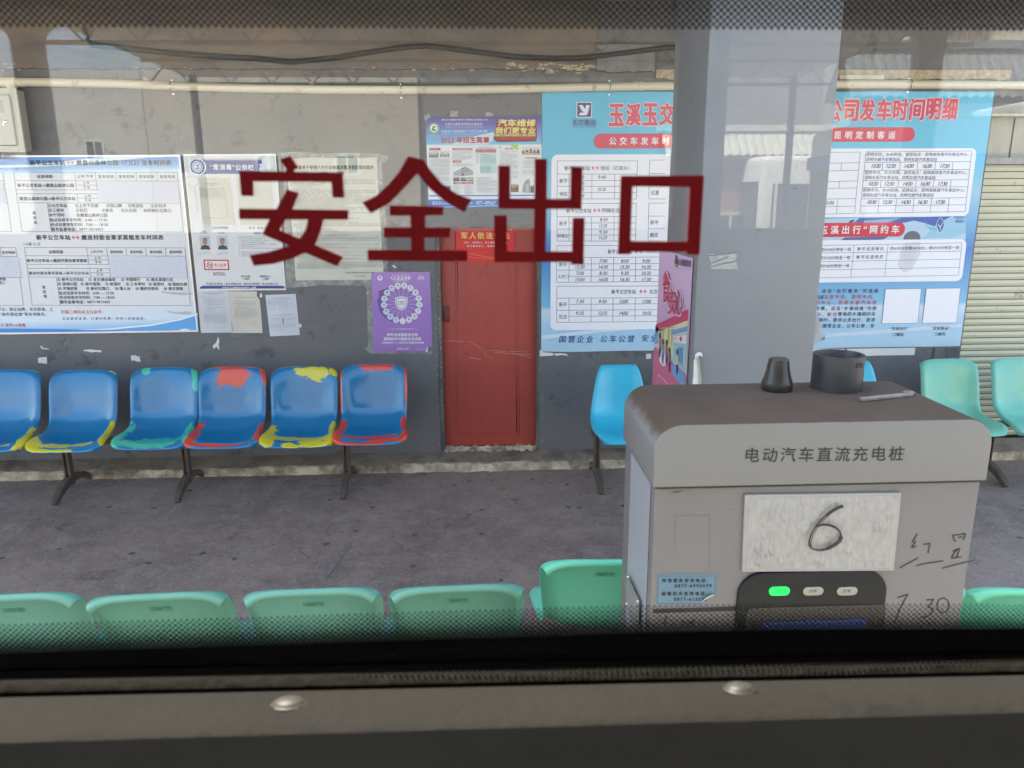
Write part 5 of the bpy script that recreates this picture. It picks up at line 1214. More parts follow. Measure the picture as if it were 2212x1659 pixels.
body = ['　　为持续深入开展扫黑除恶斗争，提高广大人民群众对常态化扫黑除恶斗争', '的知晓率和参与度，按照市扫黑除恶斗争领导小组统一部署，现面向社会广', '泛征集信息网络、自然资源、交通运输、工程建设、文化旅游六大重点行业领域涉黑涉恶线', '索，现将举报有关事项通告如下：', '　　一、举报范围', '　　包括但不限于以下情形：', '　　1.信息网络领域，以信息网络软件工具为依托，实施网络诈骗、网络高利放贷、网络赌博、发布', '虚假信息、敲诈勒索、传销、非法集资、“裸聊”敲诈、“套路贷”等违法犯罪活动，以及为犯罪提', '供、技术支撑、收银卡、洗钱、组织、强迫、引诱等违法犯罪活动。', '　　2.自然资源领域，“沙霸”、“矿霸”，私挖乱采，无证开采、越界开采、滥垦、强占', '、破坏生态环境，非法占用耕地，强揽工程等违法活动等矿产资源违法突出问题。', '　　3.交通运输领域，煽动勾结司机，操纵黑车运营的“车霸路霸”，长期控制运输市场，强行拉客', '、欺行霸市、具有黑恶性质的非法运营团伙，破坏交通设施、妨碍交通执法、寻衅滋事', '、妨碍公务等违法犯罪行为；非法改装、回收、拆解、倒装机动车的“黑窝点”；交通', '运输工程中强揽工程、强迫交易等涉黑涉恶问题线索。', '　　4.工程建设领域，恶意竞标、强揽工程、违章违建、强迫交易、恶意拖欠工程款等违法', '　　5.扫除治理领域，人案的情形说情人员；查处收“保护费”、赌、毒、恶、赌', '法，收取保护费的涉黑涉恶人员和旅行社、导游物流、网', '　　6.文化旅游领域，强买强卖“黑导游”、收取保护费及寻衅滋事行为，', '黑社、黑车、黑导等经营、无证经营，违法接纳未成年', '人进入娱乐场所，出售旅游旅游活动，通过安排', '他人卖淫嫖娼、从事淫秽表演，制售发行非法图书、音像制品、网', '络淫秽物的问题。', '　　7.侵蚀农村基层，严重侵害村民和村集体利益，欺压百姓', '的农村家族宗族恶势力、城中村、城郊结合部、集市贸易、农副产品批发、建筑工程、矿产林', '场等领域，支持、滥开滥采，欺行霸市、强买强卖、收取保护费、破坏正常经营秩序的', '“村霸行霸”', '　　8.其他行业领域违法犯罪线索。', '　　9.黑恶势力“保护伞”和腐败问题。', '　　二、举报方式', '　　主要以来电、来信、信件、网络举报等方式征集。', '　　1.举报（信息网络、边境治理领域）举报电话：0877-7019110；邮箱：', '新平县公安局，地址：新平县古城街道新平大道29号新平县公安局扫黑办、新平县公安局各派出所',
 '　　2.新平县（自然资源领域）举报电话：0877-7010290；邮箱：541845639@qq.com；地', '址：新平县锦绣路23号。', '　　3.新平县交通局（交通运输领域）举报电话：0877-7011173、12328；邮箱：', '地址：新平县桂山街道西园路13号。', '　　4.新平县住建局（工程建设领域）举报电话：0877-7023053；邮箱：', '地址：桂山街道南新路16号。', '　　5.（文化旅游领域）举报电话：12318、12301、0877-7015', '地址：新平县平山路3号。', '　　6.新平县扫黑除恶斗争领导小组办公室：npxshbgs@126.com；地址：新', '平县南新路5号。', '　　7.新平县纪委县监委举报，地址：古城街道锦绣路16号。', '　　三、特别说明', '　　欢迎广大人民群众和社会各界积极举报违法犯罪线索，对违法线索积极举报', '助相关部门查处黑恶势力的，将按照《黑恶违法犯罪线索举报奖励办法》给予奖励；对包庇、纵', '容违法犯罪分子或恶意举报、诬告陷害他人的，将依法追究法律责任。我们将对举报人严格保密，对泄', '露信息或打击报复举报人的，将依法从严、从重惩处。']
y = 238
for i, t in enumerate(body):
    yy = 238+i*(950-238)/(len(body)-1); ww = min(1, len(t)/38.0); x0 = 925+(yy-238)*.085+(22 if t[0] == '　' else 0)
    P.text('notice_print', NC, t.strip('　'), x0, x0+(690 if t[0] != '　' else 668)*(ww if ww < .85 else .985), yy, 10.5, .013, 1)
P.text('notice_print', NC, '新平县扫黑除恶斗争领导小组办公室', 1372, 1600, 986, 13, .008, 1); P.text('notice_print', NC, '2021年10月30日', 1438, 1535, 1014, 12, .004, 1)
P.done()

# --- three small sheets
O = (760, 1120, .217)
def small(name, quad, col, label, lines, cat='notice', Y=-.003):
    e = empty(name, fpt(O, quad[0][0], quad[0][1], 0), label, cat)
    m = MB(); m.prism([fpt(O, x, y, Y) for x, y in quad], (0, .0012, 0)); m.build('paper_sheet', mat('sheet_'+str(len(bpy.data.materials)), S(*col), .6, .2, 4, .12, 10), e)
    P = Print('Y', Y-.0004, e, .0004).frame(*O)
    for (t, x0, x1, y, h, b) in lines: P.text('sheet_print', (118, 120, 128), t, x0, x1, y, h, b, 1)
    return e, P
L1 = [('玉溪玉交集团有限公司新平分公司公交车', 248, 628, 240, 17, .008), ('票价调整的听证公告', 352, 520, 268, 15, .006), ('尊敬的广大市民朋友：', 238, 375, 322, 12, 0)]
for i, t in enumerate(('　　为进一步优化新平县城公交线路，方便广大市民出行', '需要，现就有关问题公告如下，请广大市民提出宝贵意见', '公示时间为2022年6月7日至6月17日止，如有疑问，请致电', '客运中心站与新平分公司联系电话：0877-7013457', '　　一、根据公司规定公交运营时间调整为上午七点，下', '午，下午五时三十分。', '　　二、根据公司规定公交线路票价优惠办法如下执行，', '六月二日至，请市民互相转告。', '　　三、学生凭学生证乘坐公交车享受半价优惠，下午六', '点，下午五点三十。', '　　四、根据公司规定公交运营线路发车时间表如下，', '单位地址新平县桂山街道办事处平安路十号公司')):
    L1.append((t.strip('　'), (244 if t[0] != '　' else 272)+i*2.2, 640+i*2.4 if len(t) > 18 else 440+i*2, 348+i*25.7, 12.5, .002))
e1, P = small('office_notice', [(128, 203), (716, 205), (745, 640), (782, 968), (205, 975), (198, 940)], (204, 206, 212), 'white typed sheet under the hygiene board, leftmost of three small sheets', L1)
for r_ in range(5): P.seg('sheet_table', (150, 152, 160), [(265+r_*3, 645+r_*28), (672+r_*3, 645+r_*28)], .0013, 1)
for c_ in range(8): P.seg('sheet_table', (150, 152, 160), [(265+c_*58, 645), (277+c_*58, 757)], .0013, 1)
for r_, row in enumerate((('班次', '新平', '大开门', '新平', '大开门', '新平', '大开门'), ('1', '6:30', '8:00', '10:30', '13:00', '15:30', '16:30'), ('班次', '新平', '大开门', '新平', '大开门', '新平', '大开门'), ('2', '9:00', '10:30', '14:00', '15:30', '17:30', '18:30'))):
    for c_, t in enumerate(row): P.text('sheet_print', (118, 120, 128), t, 274+c_*58+r_*3, 308+c_*58+r_*3, 659+r_*28, 11, 0, 1, stretch=len(t) < 2)
for t, x0, x1, y in (('五、以上时间从六月十五日起实行，请广大市民相互转告。', 312, 656, 773), ('特此公告，望广大乘客提前安排好时间，敬请谅解。谢谢！', 315, 692, 798), ('特此公告！', 322, 396, 848), ('玉溪玉交集团有限公司', 540, 690, 874), ('新平分公司', 572, 650, 899), ('2022年6月15日', 566, 685, 924)): P.text('sheet_print', (118, 120, 128), t, x0, x1, y, 12, .002, 1)
P.done()
L2 = [('关于新平公交车站调整发车时间的通知', 836, 1172, 318, 16, .008), ('广大市民朋友：', 800, 922, 376, 11, 0)]
for i, t in enumerate(('　　为方便广大市民安全便捷出行，根据县公交公司安排，经公司研究决定', '自即日起新平公交车站部分线路发车时间作如下调整，具体时间以站内公布为', '准，请广大乘客提前安排好出行时间，谢谢您的理解与支持，', '为您带来不便之处，敬请谅解，', '　　新平公交车站将继续为您提供“安全”、“优质”', '、便捷的公交出行服务，请乘客自觉遵守“文明乘车”公约，共同', '维护良好的乘车秩序。请广大乘客上下车时注意安全，有序排队', '等候乘车。为保障您的出行安全，请勿携带易燃易爆危险品上车。', '（请乘客保管好随身携带的行李物品）做好个人防护，全程佩戴口罩，主动', '出示健康码，配合工作人员进行体温检测，共同做好（ ）疫情防控工作。', '如需咨询有关公交线路及发车时间请拨打服务电话，我们将竭诚为您服务', '感谢您的支持与配合，祝您旅途愉快。')):
    L2.append((t.strip('　'), (804 if t[0] != '　' else 830)+i*2, (1218+i*2 if len(t) > 26 else 1110+i*2), 402+i*26.6, 12, .002))
small2, P = small('office_notice', [(720, 208), (1228, 210), (1236, 300), (1285, 368), (1310, 600), (1337, 976), (770, 976), (790, 930), (745, 640)], (206, 202, 190), 'cream typed sheet with a round red seal, middle of three small sheets', L2)
P.ring('red_seal', (196, 110, 104), 1169, 804, 53, 4, 1); P.disc('red_seal', (196, 100, 96), 1169, 804, 12, 1, None, 5); P.text('red_seal', (196, 110, 104), '玉溪交运公司专用', 1100, 1238, 776, 10, 0, 1); P.done()
N3q = [(1388, 277), (1945, 256), (1985, 620), (2024, 1014), (1476, 1040)]
e3, P = small('office_notice', N3q, (206, 210, 220), 'bright white sheet with two small tables, rightmost of three small sheets', [])
NK = (96, 98, 110)
P.text('sheet_print', NK, '新平公交车站至化念高铁站发车时间', 1535, 1865, 340, 18, .01, 1, y1=334); P.text('sheet_print', NK, '新平公交车站至化念高铁站发车时间', 1570, 1895, 650, 17, .01, 1, y1=636)
P.text('sheet_print', NK, '（12路）', 1430, 1494, 352, 11, 0, 1); P.text('sheet_print', NK, '（13路）', 1466, 1530, 655, 11, 0, 1)
for r_ in range(7): P.seg('sheet_table', (160, 164, 176), [(1430+r_*3.5, 374+r_*28), (1922+r_*3.5, 358+r_*28)], .0012, 1)
for x in (1430, 1487, 1540, 1635, 1690, 1783, 1855, 1922): P.seg('sheet_table', (160, 164, 176), [(x, 374-(x-1430)*.032), (x+20, 544-(x-1430)*.032)], .0012, 1)
for r_, row in enumerate((('班次', '新平', '化念高铁站', '新平', '化念高铁站'), ('1', '7:30', '9:35', '12:00', '14:50'), ('班次', '新平', '化念高铁站', '新平', '化念高铁站'), ('2', '9:30', '12:15', '17:00', '19:10'))):
    for (xa, xb), t in zip(((1438, 1470), (1492, 1526), (1548, 1622), (1645, 1678), (1700, 1772)), row): P.text('sheet_print', NK, t, xa+r_*4+(0 if len(t) > 3 else 4), (xb if len(t) > 2 else (xa+xb)/2+14)+r_*4, 385+r_*28-(xa-1430)*.03, 11, 0, 1, stretch=len(t) < 2)
for r_ in range(4): P.seg('sheet_table', (150, 154, 168), [(1470+r_*3, 704+r_*36), (1950+r_*3, 682+r_*36)], .0012, 1)
for x in (1470, 1545, 1625, 1720, 1795, 1870, 1950): P.seg('sheet_table', (150, 154, 168), [(x, 704-(x-1470)*.045), (x+12, 812-(x-1470)*.045)], .0012, 1)
P.seg('sheet_bar', (60, 66, 90), [(1708, 694), (1722, 805)], .0055, 2)
P.text('sheet_print', NK, '新平公交车站', 1545, 1630, 712, 11, .006, 1); P.text('sheet_print', NK, '化念高铁站', 1795, 1868, 702, 11, .006, 1)
for x, t in ((1482, '7:30'), (1560, '9:30'), (1640, '12:00'), (1740, '9:35'), (1815, '12:15'), (1888, '14:50')): P.text('sheet_print', NK, t, x, x+42, 741-(x-1470)*.035, 11, 0, 1)
for i, t in enumerate(('温馨提示：化念高铁站公交车发车时间如有变动、以现场公告为准、敬请广大旅', '客一站式出行（请旅客）提前到达车站候车、配合疫情防控工作、凭健康码', '乘车、请佩戴口罩。全程票价十元、中途不设站点（途经杨武镇、化念镇', '）、一站直达高铁站、节假日正常运行。', '咨询电话：0877-7013457')):
    P.text('sheet_print', NK, t, 1485+i*4, (1958+i*5 if i < 3 else 1758-(i-3)*75), 832+i*26-4, 12, .003, 1, y1=814+i*26 if i < 3 else 826+i*26)
P.done()

# --- purple security poster
Mf = (1450, 1060, .22297)
pp_ = empty('purple_poster', fpt(Mf, 700, 800, 0), 'purple poster with a ring of white discs round a shield, left of the red door', 'poster')
scotch(pp_, Mf, [[(60, 240), (160, 190), (155, 380), (50, 400)], [(70, 400), (170, 380), (205, 1500), (100, 1470)], [(30, 1475), (210, 1465), (210, 1548), (1250, 1548), (1250, 1600), (120, 1590)]])
m = MB(); m.prism([fpt(Mf, x, y, -.0045) for x, y in ((153, 128), (1207, 124), (1235, 830), (1252, 1470), (1170, 1470), (1165, 1548), (205, 1546), (180, 830))], (0, .0012, 0))
m.build('poster_sheet', ramp_mat('purple_print', [(0, S(154, 116, 184)), (.5, S(152, 116, 190)), (1, S(170, 130, 196))], z0=.97, z1=1.6, rough=.35, bump=.15), pp_)
P = Print('Y', -.0050, pp_, .0005).frame(*Mf)
WH, GR = (226, 222, 230), (92, 84, 112)
pos = [(633, 375, '政治安全'), (748, 373, '国土安全'), (860, 415, '经济安全'), (950, 495, '社会安全'), (1007, 600, '网络安全'), (1022, 713, '生态安全'), (998, 827, '核安全'), (930, 921, '资源安全'), (834, 983, '生物安全'), (719, 1005, '……'), (602, 987, '极地安全'), (500, 926, '深海安全'), (425, 836, '海外利益'), (387, 720, '太空安全'), (393, 605, '科技安全'), (441, 499, '文化安全'), (524, 418, '军事安全')]
P.poly('printed_shade', (112, 80, 150), [(633, 330), (400, 430), (280, 470), (300, 560), (260, 640), (290, 760), (310, 850), (420, 960), (500, 1010), (640, 1050), (870, 1020), (1040, 830), (1070, 640), (960, 470), (800, 380)], .5)
P.disc('printed_ring_ground', (150, 114, 186), 704, 690, 268, 1, 268)
for i, (x, y, t) in enumerate(pos):
    dx, dy = 700-x, 690-y; l = math.hypot(dx, dy); a_ = (x+dx/l*62, y+dy/l*62); b_2 = (x+dx/l*195, y+dy/l*195)
    P.seg('printed_rays', WH, [a_, b_2], .0016, 2); P.disc('printed_rays', WH, a_[0], a_[1], 6, 2.5, None, 8)
    P.disc('printed_discs', (222, 222, 230) if i < 10 else (206, 214, 230), x, y, 56, 3)
    P.text('printed_disc_text', GR, t, x-(34 if t != '……' else 30), x+(34 if t != '……' else 30), y+24 if t != '……' else y, 15 if t != '……' else None, .004, 4)
    k = i % 4
    if t != '……':
        if k == 0: P.rect('printed_icons', GR, x-24, y-22, x+24, y-14, 4); P.rect('printed_icons', GR, x-18, y-12, x+18, y-2, 4)
        elif k == 1: P.poly('printed_icons', GR, [(x-20, y-20), (x+2, y-14), (x+20, y-34), (x+12, y-8), (x+4, y+4), (x-12, y)], 4)
        elif k == 2: P.ring('printed_icons', GR, x, y-14, 16, 5, 4); P.disc('printed_icons', GR, x, y-14, 5, 4)
        else: P.disc('printed_icons', GR, x-13, y-14, 7, 4); P.disc('printed_icons', GR, x+13, y-14, 7, 4); P.poly('printed_icons', GR, [(x-22, y), (x, y-24), (x+22, y), (x, y+2)], 4.3)
def shield(s_): return [(698+(x-698)*s_, 684+(y-684)*s_) for x, y in ((698, 558), (740, 572), (810, 585), (808, 690), (790, 755), (750, 795), (700, 812), (655, 795), (610, 755), (590, 690), (585, 585), (655, 572))]
P.poly('printed_shield', WH, shield(1), 3); P.poly('printed_shield_line', GR, shield(.84), 4); P.poly('printed_shield', WH, shield(.76), 5)
P.text('printed_disc_text', GR, '构建国家', 640, 757, 661, 27, .01, 6); P.text('printed_disc_text', GR, '安全体系', 640, 757, 699, 27, .01, 6)
P.text('printed_text', WH, '国家安全机关举报受理电话', 528, 838, 180, 20, .014, 3); P.text('printed_text', WH, '12339', 560, 862, 238, 60, .04, 3, shear=.2, stretch=True)
P.poly('printed_text', WH, [(512, 212), (530, 206), (534, 222), (530, 240), (548, 256), (545, 266), (528, 258), (514, 240)], 3)
P.ring('printed_pill', WH, 688, 292, 134, 4, 3, 40, 15); P.text('printed_text', WH, '互联网举报受理平台 www.12339.gov.cn', 565, 805, 292, 10, .004, 3)
P.ring('printed_emblem', (70, 130, 196), 312, 232, 62, 12, 3); P.disc('printed_emblem_ground', (224, 222, 232), 312, 232, 50, 3); P.disc('printed_emblem_centre', (196, 140, 160), 312, 222, 26, 4); P.poly('printed_emblem', (70, 130, 196), [(302, 172), (312, 160), (322, 172)], 4)
P.text('printed_text', WH, '415', 1003, 1100, 230, 38, .045, 3, stretch=True); P.text('printed_text', WH, '全民国家安全教育日', 985, 1118, 265, 12, .012, 3)
for i in range(11): t = R(180+i*18); P.seg('printed_rays', WH, [(1050+42*math.cos(t), 240+42*math.sin(t)), (1050+64*math.cos(t), 240+66*math.sin(t))], .0014, 3)
P.text('printed_text', WH, '4月15日全民国家安全教育日', 518, 918, 1147, 25, .006, 3); P.seg('printed_rays', WH, [(436, 1147), (492, 1147)], .0015, 3); P.seg('printed_rays', WH, [(932, 1147), (988, 1147)], .0015, 3)
P.text('printed_slogan', WH, '树牢总体国家安全观', 440, 990, 1250, 54, .032, 3); P.text('printed_slogan', WH, '感悟新时代国家安全成就', 382, 1052, 1325, 54, .032, 3); P.text('printed_slogan', WH, '为迎接党的二十大胜利召开营造良好氛围', 345, 1095, 1393, 37, .026, 3)
P.text('printed_text', WH, '国安宣工作室', 615, 830, 1500, 34, .008, 3, shear=.2); P.text('printed_text', WH, '玉溪市普法学会', 950, 1118, 1508, 17, .002, 3, shear=.2)
P.done()
m = MB(); q_ = [fpt(Mf, x, y, Y_) for x, y, Y_ in ((1165, 1465, -.006), (1178, 1470, -.016), (1172, 1555, -.014), (1130, 1558, -.006))]; m.poly(q_); m.build('folded_corner', ink(214, 214, 220), pp_)

# --- recruitment poster over the door head
Ff = (1700, 300, .36166)
rb = empty('school_poster', fpt(Ff, 650, 900, 0), 'colourful school enrolment poster with purple heading hung over the red door', 'poster')
zt, zb = fpt(Ff, 600, 462, 0).z, fpt(Ff, 600, 1466, 0).z
m = MB(); m.prism([fpt(Ff, x, y, -.0105) for x, y in ((5, 470), (640, 462), (1290, 455), (1290, 1462), (660, 1466), (42, 1472))], (0, .0012, 0))
f_ = lambda y: (fpt(Ff, 600, y, 0).z-zb)/(zt-zb)
m.build('poster_sheet', ramp_mat('enrolment_print', [(0, S(64, 112, 190)), (f_(1376), S(70, 120, 196)), (f_(1372), S(226, 228, 230)), (f_(780), S(228, 230, 230)), (f_(764), S(120, 190, 226)), (f_(640), S(104, 146, 210)), (f_(540), S(98, 86, 170)), (1, S(84, 54, 140))], z0=zb, z1=zt, rough=.3, bump=.1), rb)
P = Print('Y', -.0110, rb, .0006).frame(*Ff)
WH = (232, 234, 240); RE = (178, 42, 44); TXT = (128, 130, 136)
P.poly('printed_cloud', (200, 222, 240), [(280, 770), (500, 690), (760, 630), (780, 700), (700, 764), (500, 770)], 1)
P.text('printed_heading_small', WH, '国家公办 国家重点 国家示范 国家基地  招生代码 530783', 185, 695, 495, 20, .01, 3)
P.text('printed_heading_small', (216, 214, 232), '云南交通技师学院玉溪校区', 222, 637, 543, 32, .014, 3); P.text('printed_heading_small', WH, 'YUNNAN JIAOTONG JISHI XUEYUAN YUXI XIAOQU', 225, 640, 578, 13, .006, 3)
P.text('printed_heading_small', (206, 212, 234), '云南省交通高级技工学校玉溪分校', 178, 693, 622, 34, .014, 3); P.text('printed_heading_small', WH, 'YUNNANSHENG JIAOTONG GAOJI JIGONG XUEXIAO YUXIFENXIAO', 180, 700, 655, 12, .006, 3)
P.text('printed_year_outline', WH, '2022 年招生简章', 170, 714, 718, 74, .05, 2); P.text('printed_year', RE, '2022 年招生简章', 172, 712, 718, 72, .034, 3.6)
P.disc('printed_emblem_ground', WH, 100, 590, 60, 2); P.ring('printed_emblem', (96, 156, 84), 100, 590, 58, 14, 3); P.poly('printed_emblem', (96, 156, 84), [(70, 600), (85, 570), (110, 560), (130, 575), (112, 578), (98, 590), (110, 605), (132, 600), (115, 622), (85, 620)], 3); P.text('printed_heading_small', (200, 206, 220), '云南省交通高级技工学校', 52, 152, 672, 18, .004, 3)
P.poly('printed_block_shadow', (120, 22, 28), [(790, 520), (800, 512), (1232, 488), (1240, 690), (1222, 735), (800, 742), (755, 708), (770, 640)], 2); P.poly('printed_block', (170, 30, 34), [(800, 520), (1228, 494), (1232, 682), (1216, 712), (804, 716), (768, 690), (778, 640)], 2.5)
GO = (236, 222, 130)
for dx, c, lay in ((6, (66, 44, 20), 3), (0, GO, 5)):
    P.text('printed_gold_shadow' if dx else 'printed_gold_title', c, '汽车维修', 806+dx, 1224+dx, 530+dx, 80, .035, lay, shear=.1, stretch=True); P.text('printed_gold_shadow' if dx else 'printed_gold_title', c, '我们更专业', 778+dx, 1222+dx, 614+dx, 68, .035, lay, shear=.1, stretch=True); P.text('printed_gold_shadow' if dx else 'printed_gold_title', c, 'VEHICLE MAINTENANCE AND REPAIR', 768+dx, 1222+dx, 666+dx*.6, 26, .03, lay, stretch=True)
for x0, y0, x1, y1, t in ((48, 808, 172, 834, '学校简介'), (302, 810, 526, 832, '校企合作助学主要方向专业'), (306, 946, 402, 970, '教育资源'), (313, 1183, 537, 1205, '可选择高级技工一部分就业名单')):
    P.rrect('printed_red_tab', RE, x0, y0, x1, y1, 10, 2); P.text('printed_tab_text', WH, t, x0+18, x1-14, (y0+y1)/2, 15, .014, 3)
P.text('printed_red_text', RE, '报名须知', 884, 975, 816, 24, .012, 3); P.text('printed_red_text', RE, '收费及资助政策', 1108, 1238, 918, 18, .014, 3)
P.rect('printed_red_tab', RE, 560, 822, 785, 858, 2); P.text('printed_tab_text', WH, '专业名称  学习年限  办学层次  学费标准', 566, 780, 832, 11, .01, 3); P.text('printed_tab_text', WH, '招收对象  汽车维修  交通运输  初中毕业', 566, 780, 850, 11, .01, 3)
P.poly('printed_teal', (188, 218, 214), [(604, 868), (786, 868), (790, 1090), (608, 1092)], 1)
P.poly('printed_leaf', (176, 206, 60), [(925, 768), (1030, 768), (1030, 832), (990, 815), (960, 785)], 2); P.poly('printed_birds', (120, 170, 210), [(815, 782), (832, 798), (846, 794), (835, 812), (822, 805)], 2)
def pic(x0, y0, x1, y1, cols, seed):
    r_ = random.Random(seed); P.rect('printed_picture', cols[0], x0, y0, x1, y1, 2); P.rect('printed_picture', cols[1], x0, y0+(y1-y0)*.62, x1, y1, 2.3)
    for i in range(5):
        a_ = x0+(x1-x0)*(i+.1)/5; P.rect('printed_picture', cols[2+i % (len(cols)-2)], a_, y0+(y1-y0)*r_.uniform(.25, .55), a_+(x1-x0)*.13, y0+(y1-y0)*r_.uniform(.6, .85), 2.6)
pic(45, 845, 150, 915, ((196, 202, 206), (130, 134, 130), (90, 96, 96), (160, 120, 100)), 1); pic(165, 842, 272, 912, ((206, 208, 206), (170, 172, 165), (110, 120, 110)), 2)
pic(313, 1128, 383, 1175, ((150, 140, 138), (90, 80, 78), (60, 56, 60)), 3); pic(392, 1128, 462, 1175, ((160, 170, 180), (90, 100, 80), (70, 96, 140)), 4); pic(470, 1128, 536, 1175, ((170, 170, 130), (110, 110, 90), (206, 206, 200)), 5)
pic(1070, 796, 1275, 884, ((212, 208, 196), (186, 176, 160), (120, 110, 110), (80, 86, 120), (150, 100, 90)), 6); pic(950, 1210, 1035, 1295, ((180, 150, 130), (140, 110, 96), (90, 60, 56)), 7); pic(205, 1228, 285, 1270, ((80, 110, 170), (70, 90, 130), (110, 120, 140)), 9)
P.poly('printed_building', (168, 172, 176), [(310, 1080), (400, 1030), (450, 1015), (530, 1060), (536, 1105), (420, 1118), (320, 1112)], 2); P.poly('printed_building_line', (112, 118, 122), [(400, 1034), (448, 1018), (505, 1050), (500, 1058), (448, 1030), (400, 1045)], 2.5); P.poly('printed_building_line', (120, 124, 128), [(404, 1060), (470, 1052), (470, 1062), (404, 1070)], 2.5); P.poly('printed_building_line', (90, 94, 98), [(405, 1085), (430, 1085), (430, 1112), (405, 1112)], 2.5)
P.poly('printed_tower', (156, 158, 162), [(1075, 1300), (1085, 1220), (1110, 1170), (1150, 1145), (1160, 1180), (1166, 1230), (1205, 1215), (1205, 1305)], 2); P.poly('printed_tower_shade', (104, 106, 116), [(1166, 1240), (1205, 1228), (1205, 1300), (1168, 1302)], 2.5); P.poly('printed_tower_shade', (190, 186, 180), [(1110, 1205), (1150, 1195), (1145, 1290), (1120, 1294)], 2.6)
src = '本校是经云南省人民政府批准成立的国家级重点技工学校开设汽车维修交通运输工程机械等专业面向全省招收初高中毕业生实行半军事化管理毕业推荐就业'
def col_text(x0, x1, y0, y1, step, h, ragged_=0, cc=TXT):
    y = y0; i = 0; r_ = random.Random(int(x0+y0))
    n = max(6, int((x1-x0)/(h*1.15)))
    while y < y1:
        k = (i*17+int(x0)) % len(src); t = (src+src)[k:k+n]; xe = x1-(r_.uniform(.1, .55)*(x1-x0) if ragged_ and r_.random() < ragged_ else 0); t = t[:max(3, int(len(t)*(xe-x0)/(x1-x0)))]
        P.text('printed_body_text', cc, t, x0, xe, y, h, .002, 3); y += step; i += 1
col_text(50, 272, 932, 1020, 13.5, 9.5); col_text(52, 270, 1032, 1230, 14, 9.5, .3); col_text(304, 524, 850, 938, 14.5, 10, .1); col_text(312, 528, 984, 1004, 18, 11); col_text(316, 400, 1218, 1325, 11, 8, .4); col_text(438, 535, 1218, 1320, 11, 8, .5)
col_text(572, 788, 1135, 1305, 13.2, 9.5, .25); col_text(615, 670, 1010, 1080, 14, 9, .3, (104, 130, 126)); col_text(675, 730, 1005, 1080, 14, 9, .3, (104, 130, 126)); col_text(566, 596, 870, 985, 17, 10); col_text(620, 780, 880, 975, 17, 9, .7)
col_text(835, 1030, 848, 1170, 15, 9.5, .45); col_text(1085, 1235, 950, 1035, 14.5, 9.5, .4); col_text(1074, 1205, 1052, 1100, 14, 9)
P.text('printed_body_text', (96, 98, 104), '2022 年招生计划及专业设置一览表', 585, 758, 797, 11, .006, 3); P.text('printed_body_text', (96, 98, 104), '（云南交通技师学院玉溪校区）招收初中高中毕业生', 570, 775, 812, 9, .004, 3)
P.rect('printed_band', (84, 128, 200), 48, 1330, 1290, 1337, 2)
P.text('printed_phone', (206, 216, 236), '招生办公电话：0877-8890578', 80, 524, 1416, 40, .004, 3); P.text('printed_phone', (206, 216, 236), '0877—8895667', 567, 782, 1414, 40, .008, 3); P.text('printed_phone', (206, 216, 236), '0877—8895668', 850, 1070, 1412, 40, .008, 3)
P.poly('printed_wave', (150, 188, 226), [(60, 1462), (400, 1450), (700, 1440), (1280, 1448), (1280, 1460), (700, 1452), (400, 1464)], 2)
P.done()
m = MB()
for q in ([(-15, 460), (45, 418), (70, 470), (20, 490), (10, 520)], [(280, 396), (365, 400), (362, 462), (276, 462)], [(672, 415), (692, 406), (758, 426), (752, 456), (668, 458)]): 
    m = MB(); m.poly([fpt(Ff, x, y, -.0122) for x, y in q]); m.build('tape_tab', M['tape'], rb)

# --- red poster on the door
Nf = (1780, 820, .18083)
rd = empty('red_poster', fpt(Nf, 880, 800, YD), 'bright red poster with gold characters taped to the dark red door', 'poster')
m = MB(); m.prism([fpt(Nf, x, y, YD-.007) for x, y in ((233, 332), (1527, 328), (1530, 1272), (248, 1272))], (0, .0015, 0)); m.build('poster_sheet', mat('red_print', S(206, 34, 36), .3, .15, 3, c2=S(214, 48, 52)), rd)
P = Print('Y', YD-.0076, rd, .0005).frame(*Nf)
P.text('gold_title', (222, 196, 110), '军人依法优先', 358, 1420, 675, 150, .03, 2); P.text('white_lines', (232, 214, 206), '（军人、残疾军人、军人家属、烈士遗属、', 415, 1400, 830, 44, .02, 2); P.text('white_lines', (232, 214, 206), '因公牺牲军人、病故军人遗属）', 492, 1330, 908, 44, .02, 2)
P.poly('gold_star', (222, 178, 86), [(295, 388), (350, 405), (380, 368), (400, 425), (475, 440), (420, 485), (410, 470), (348, 485), (370, 445)], 2); P.text('gold_star', (222, 178, 86), '八一', 525, 730, 462, 60, .02, 2)
P.seg('gold_swoosh', (222, 168, 96), [(490, 1070), (620, 1085), (800, 1125), (1000, 1160), (1090, 1168)], .0022, 2); P.seg('gold_swoosh', (222, 150, 96), [(500, 1140), (760, 1175), (960, 1190), (1100, 1185)], .0018, 2)
for x, y in ((1392, 525), (1466, 553)): P.poly('white_birds', (232, 210, 200), [(x-14, y-12), (x, y), (x+14, y-8), (x+6, y+14), (x-8, y+8)], 2)
P.done()

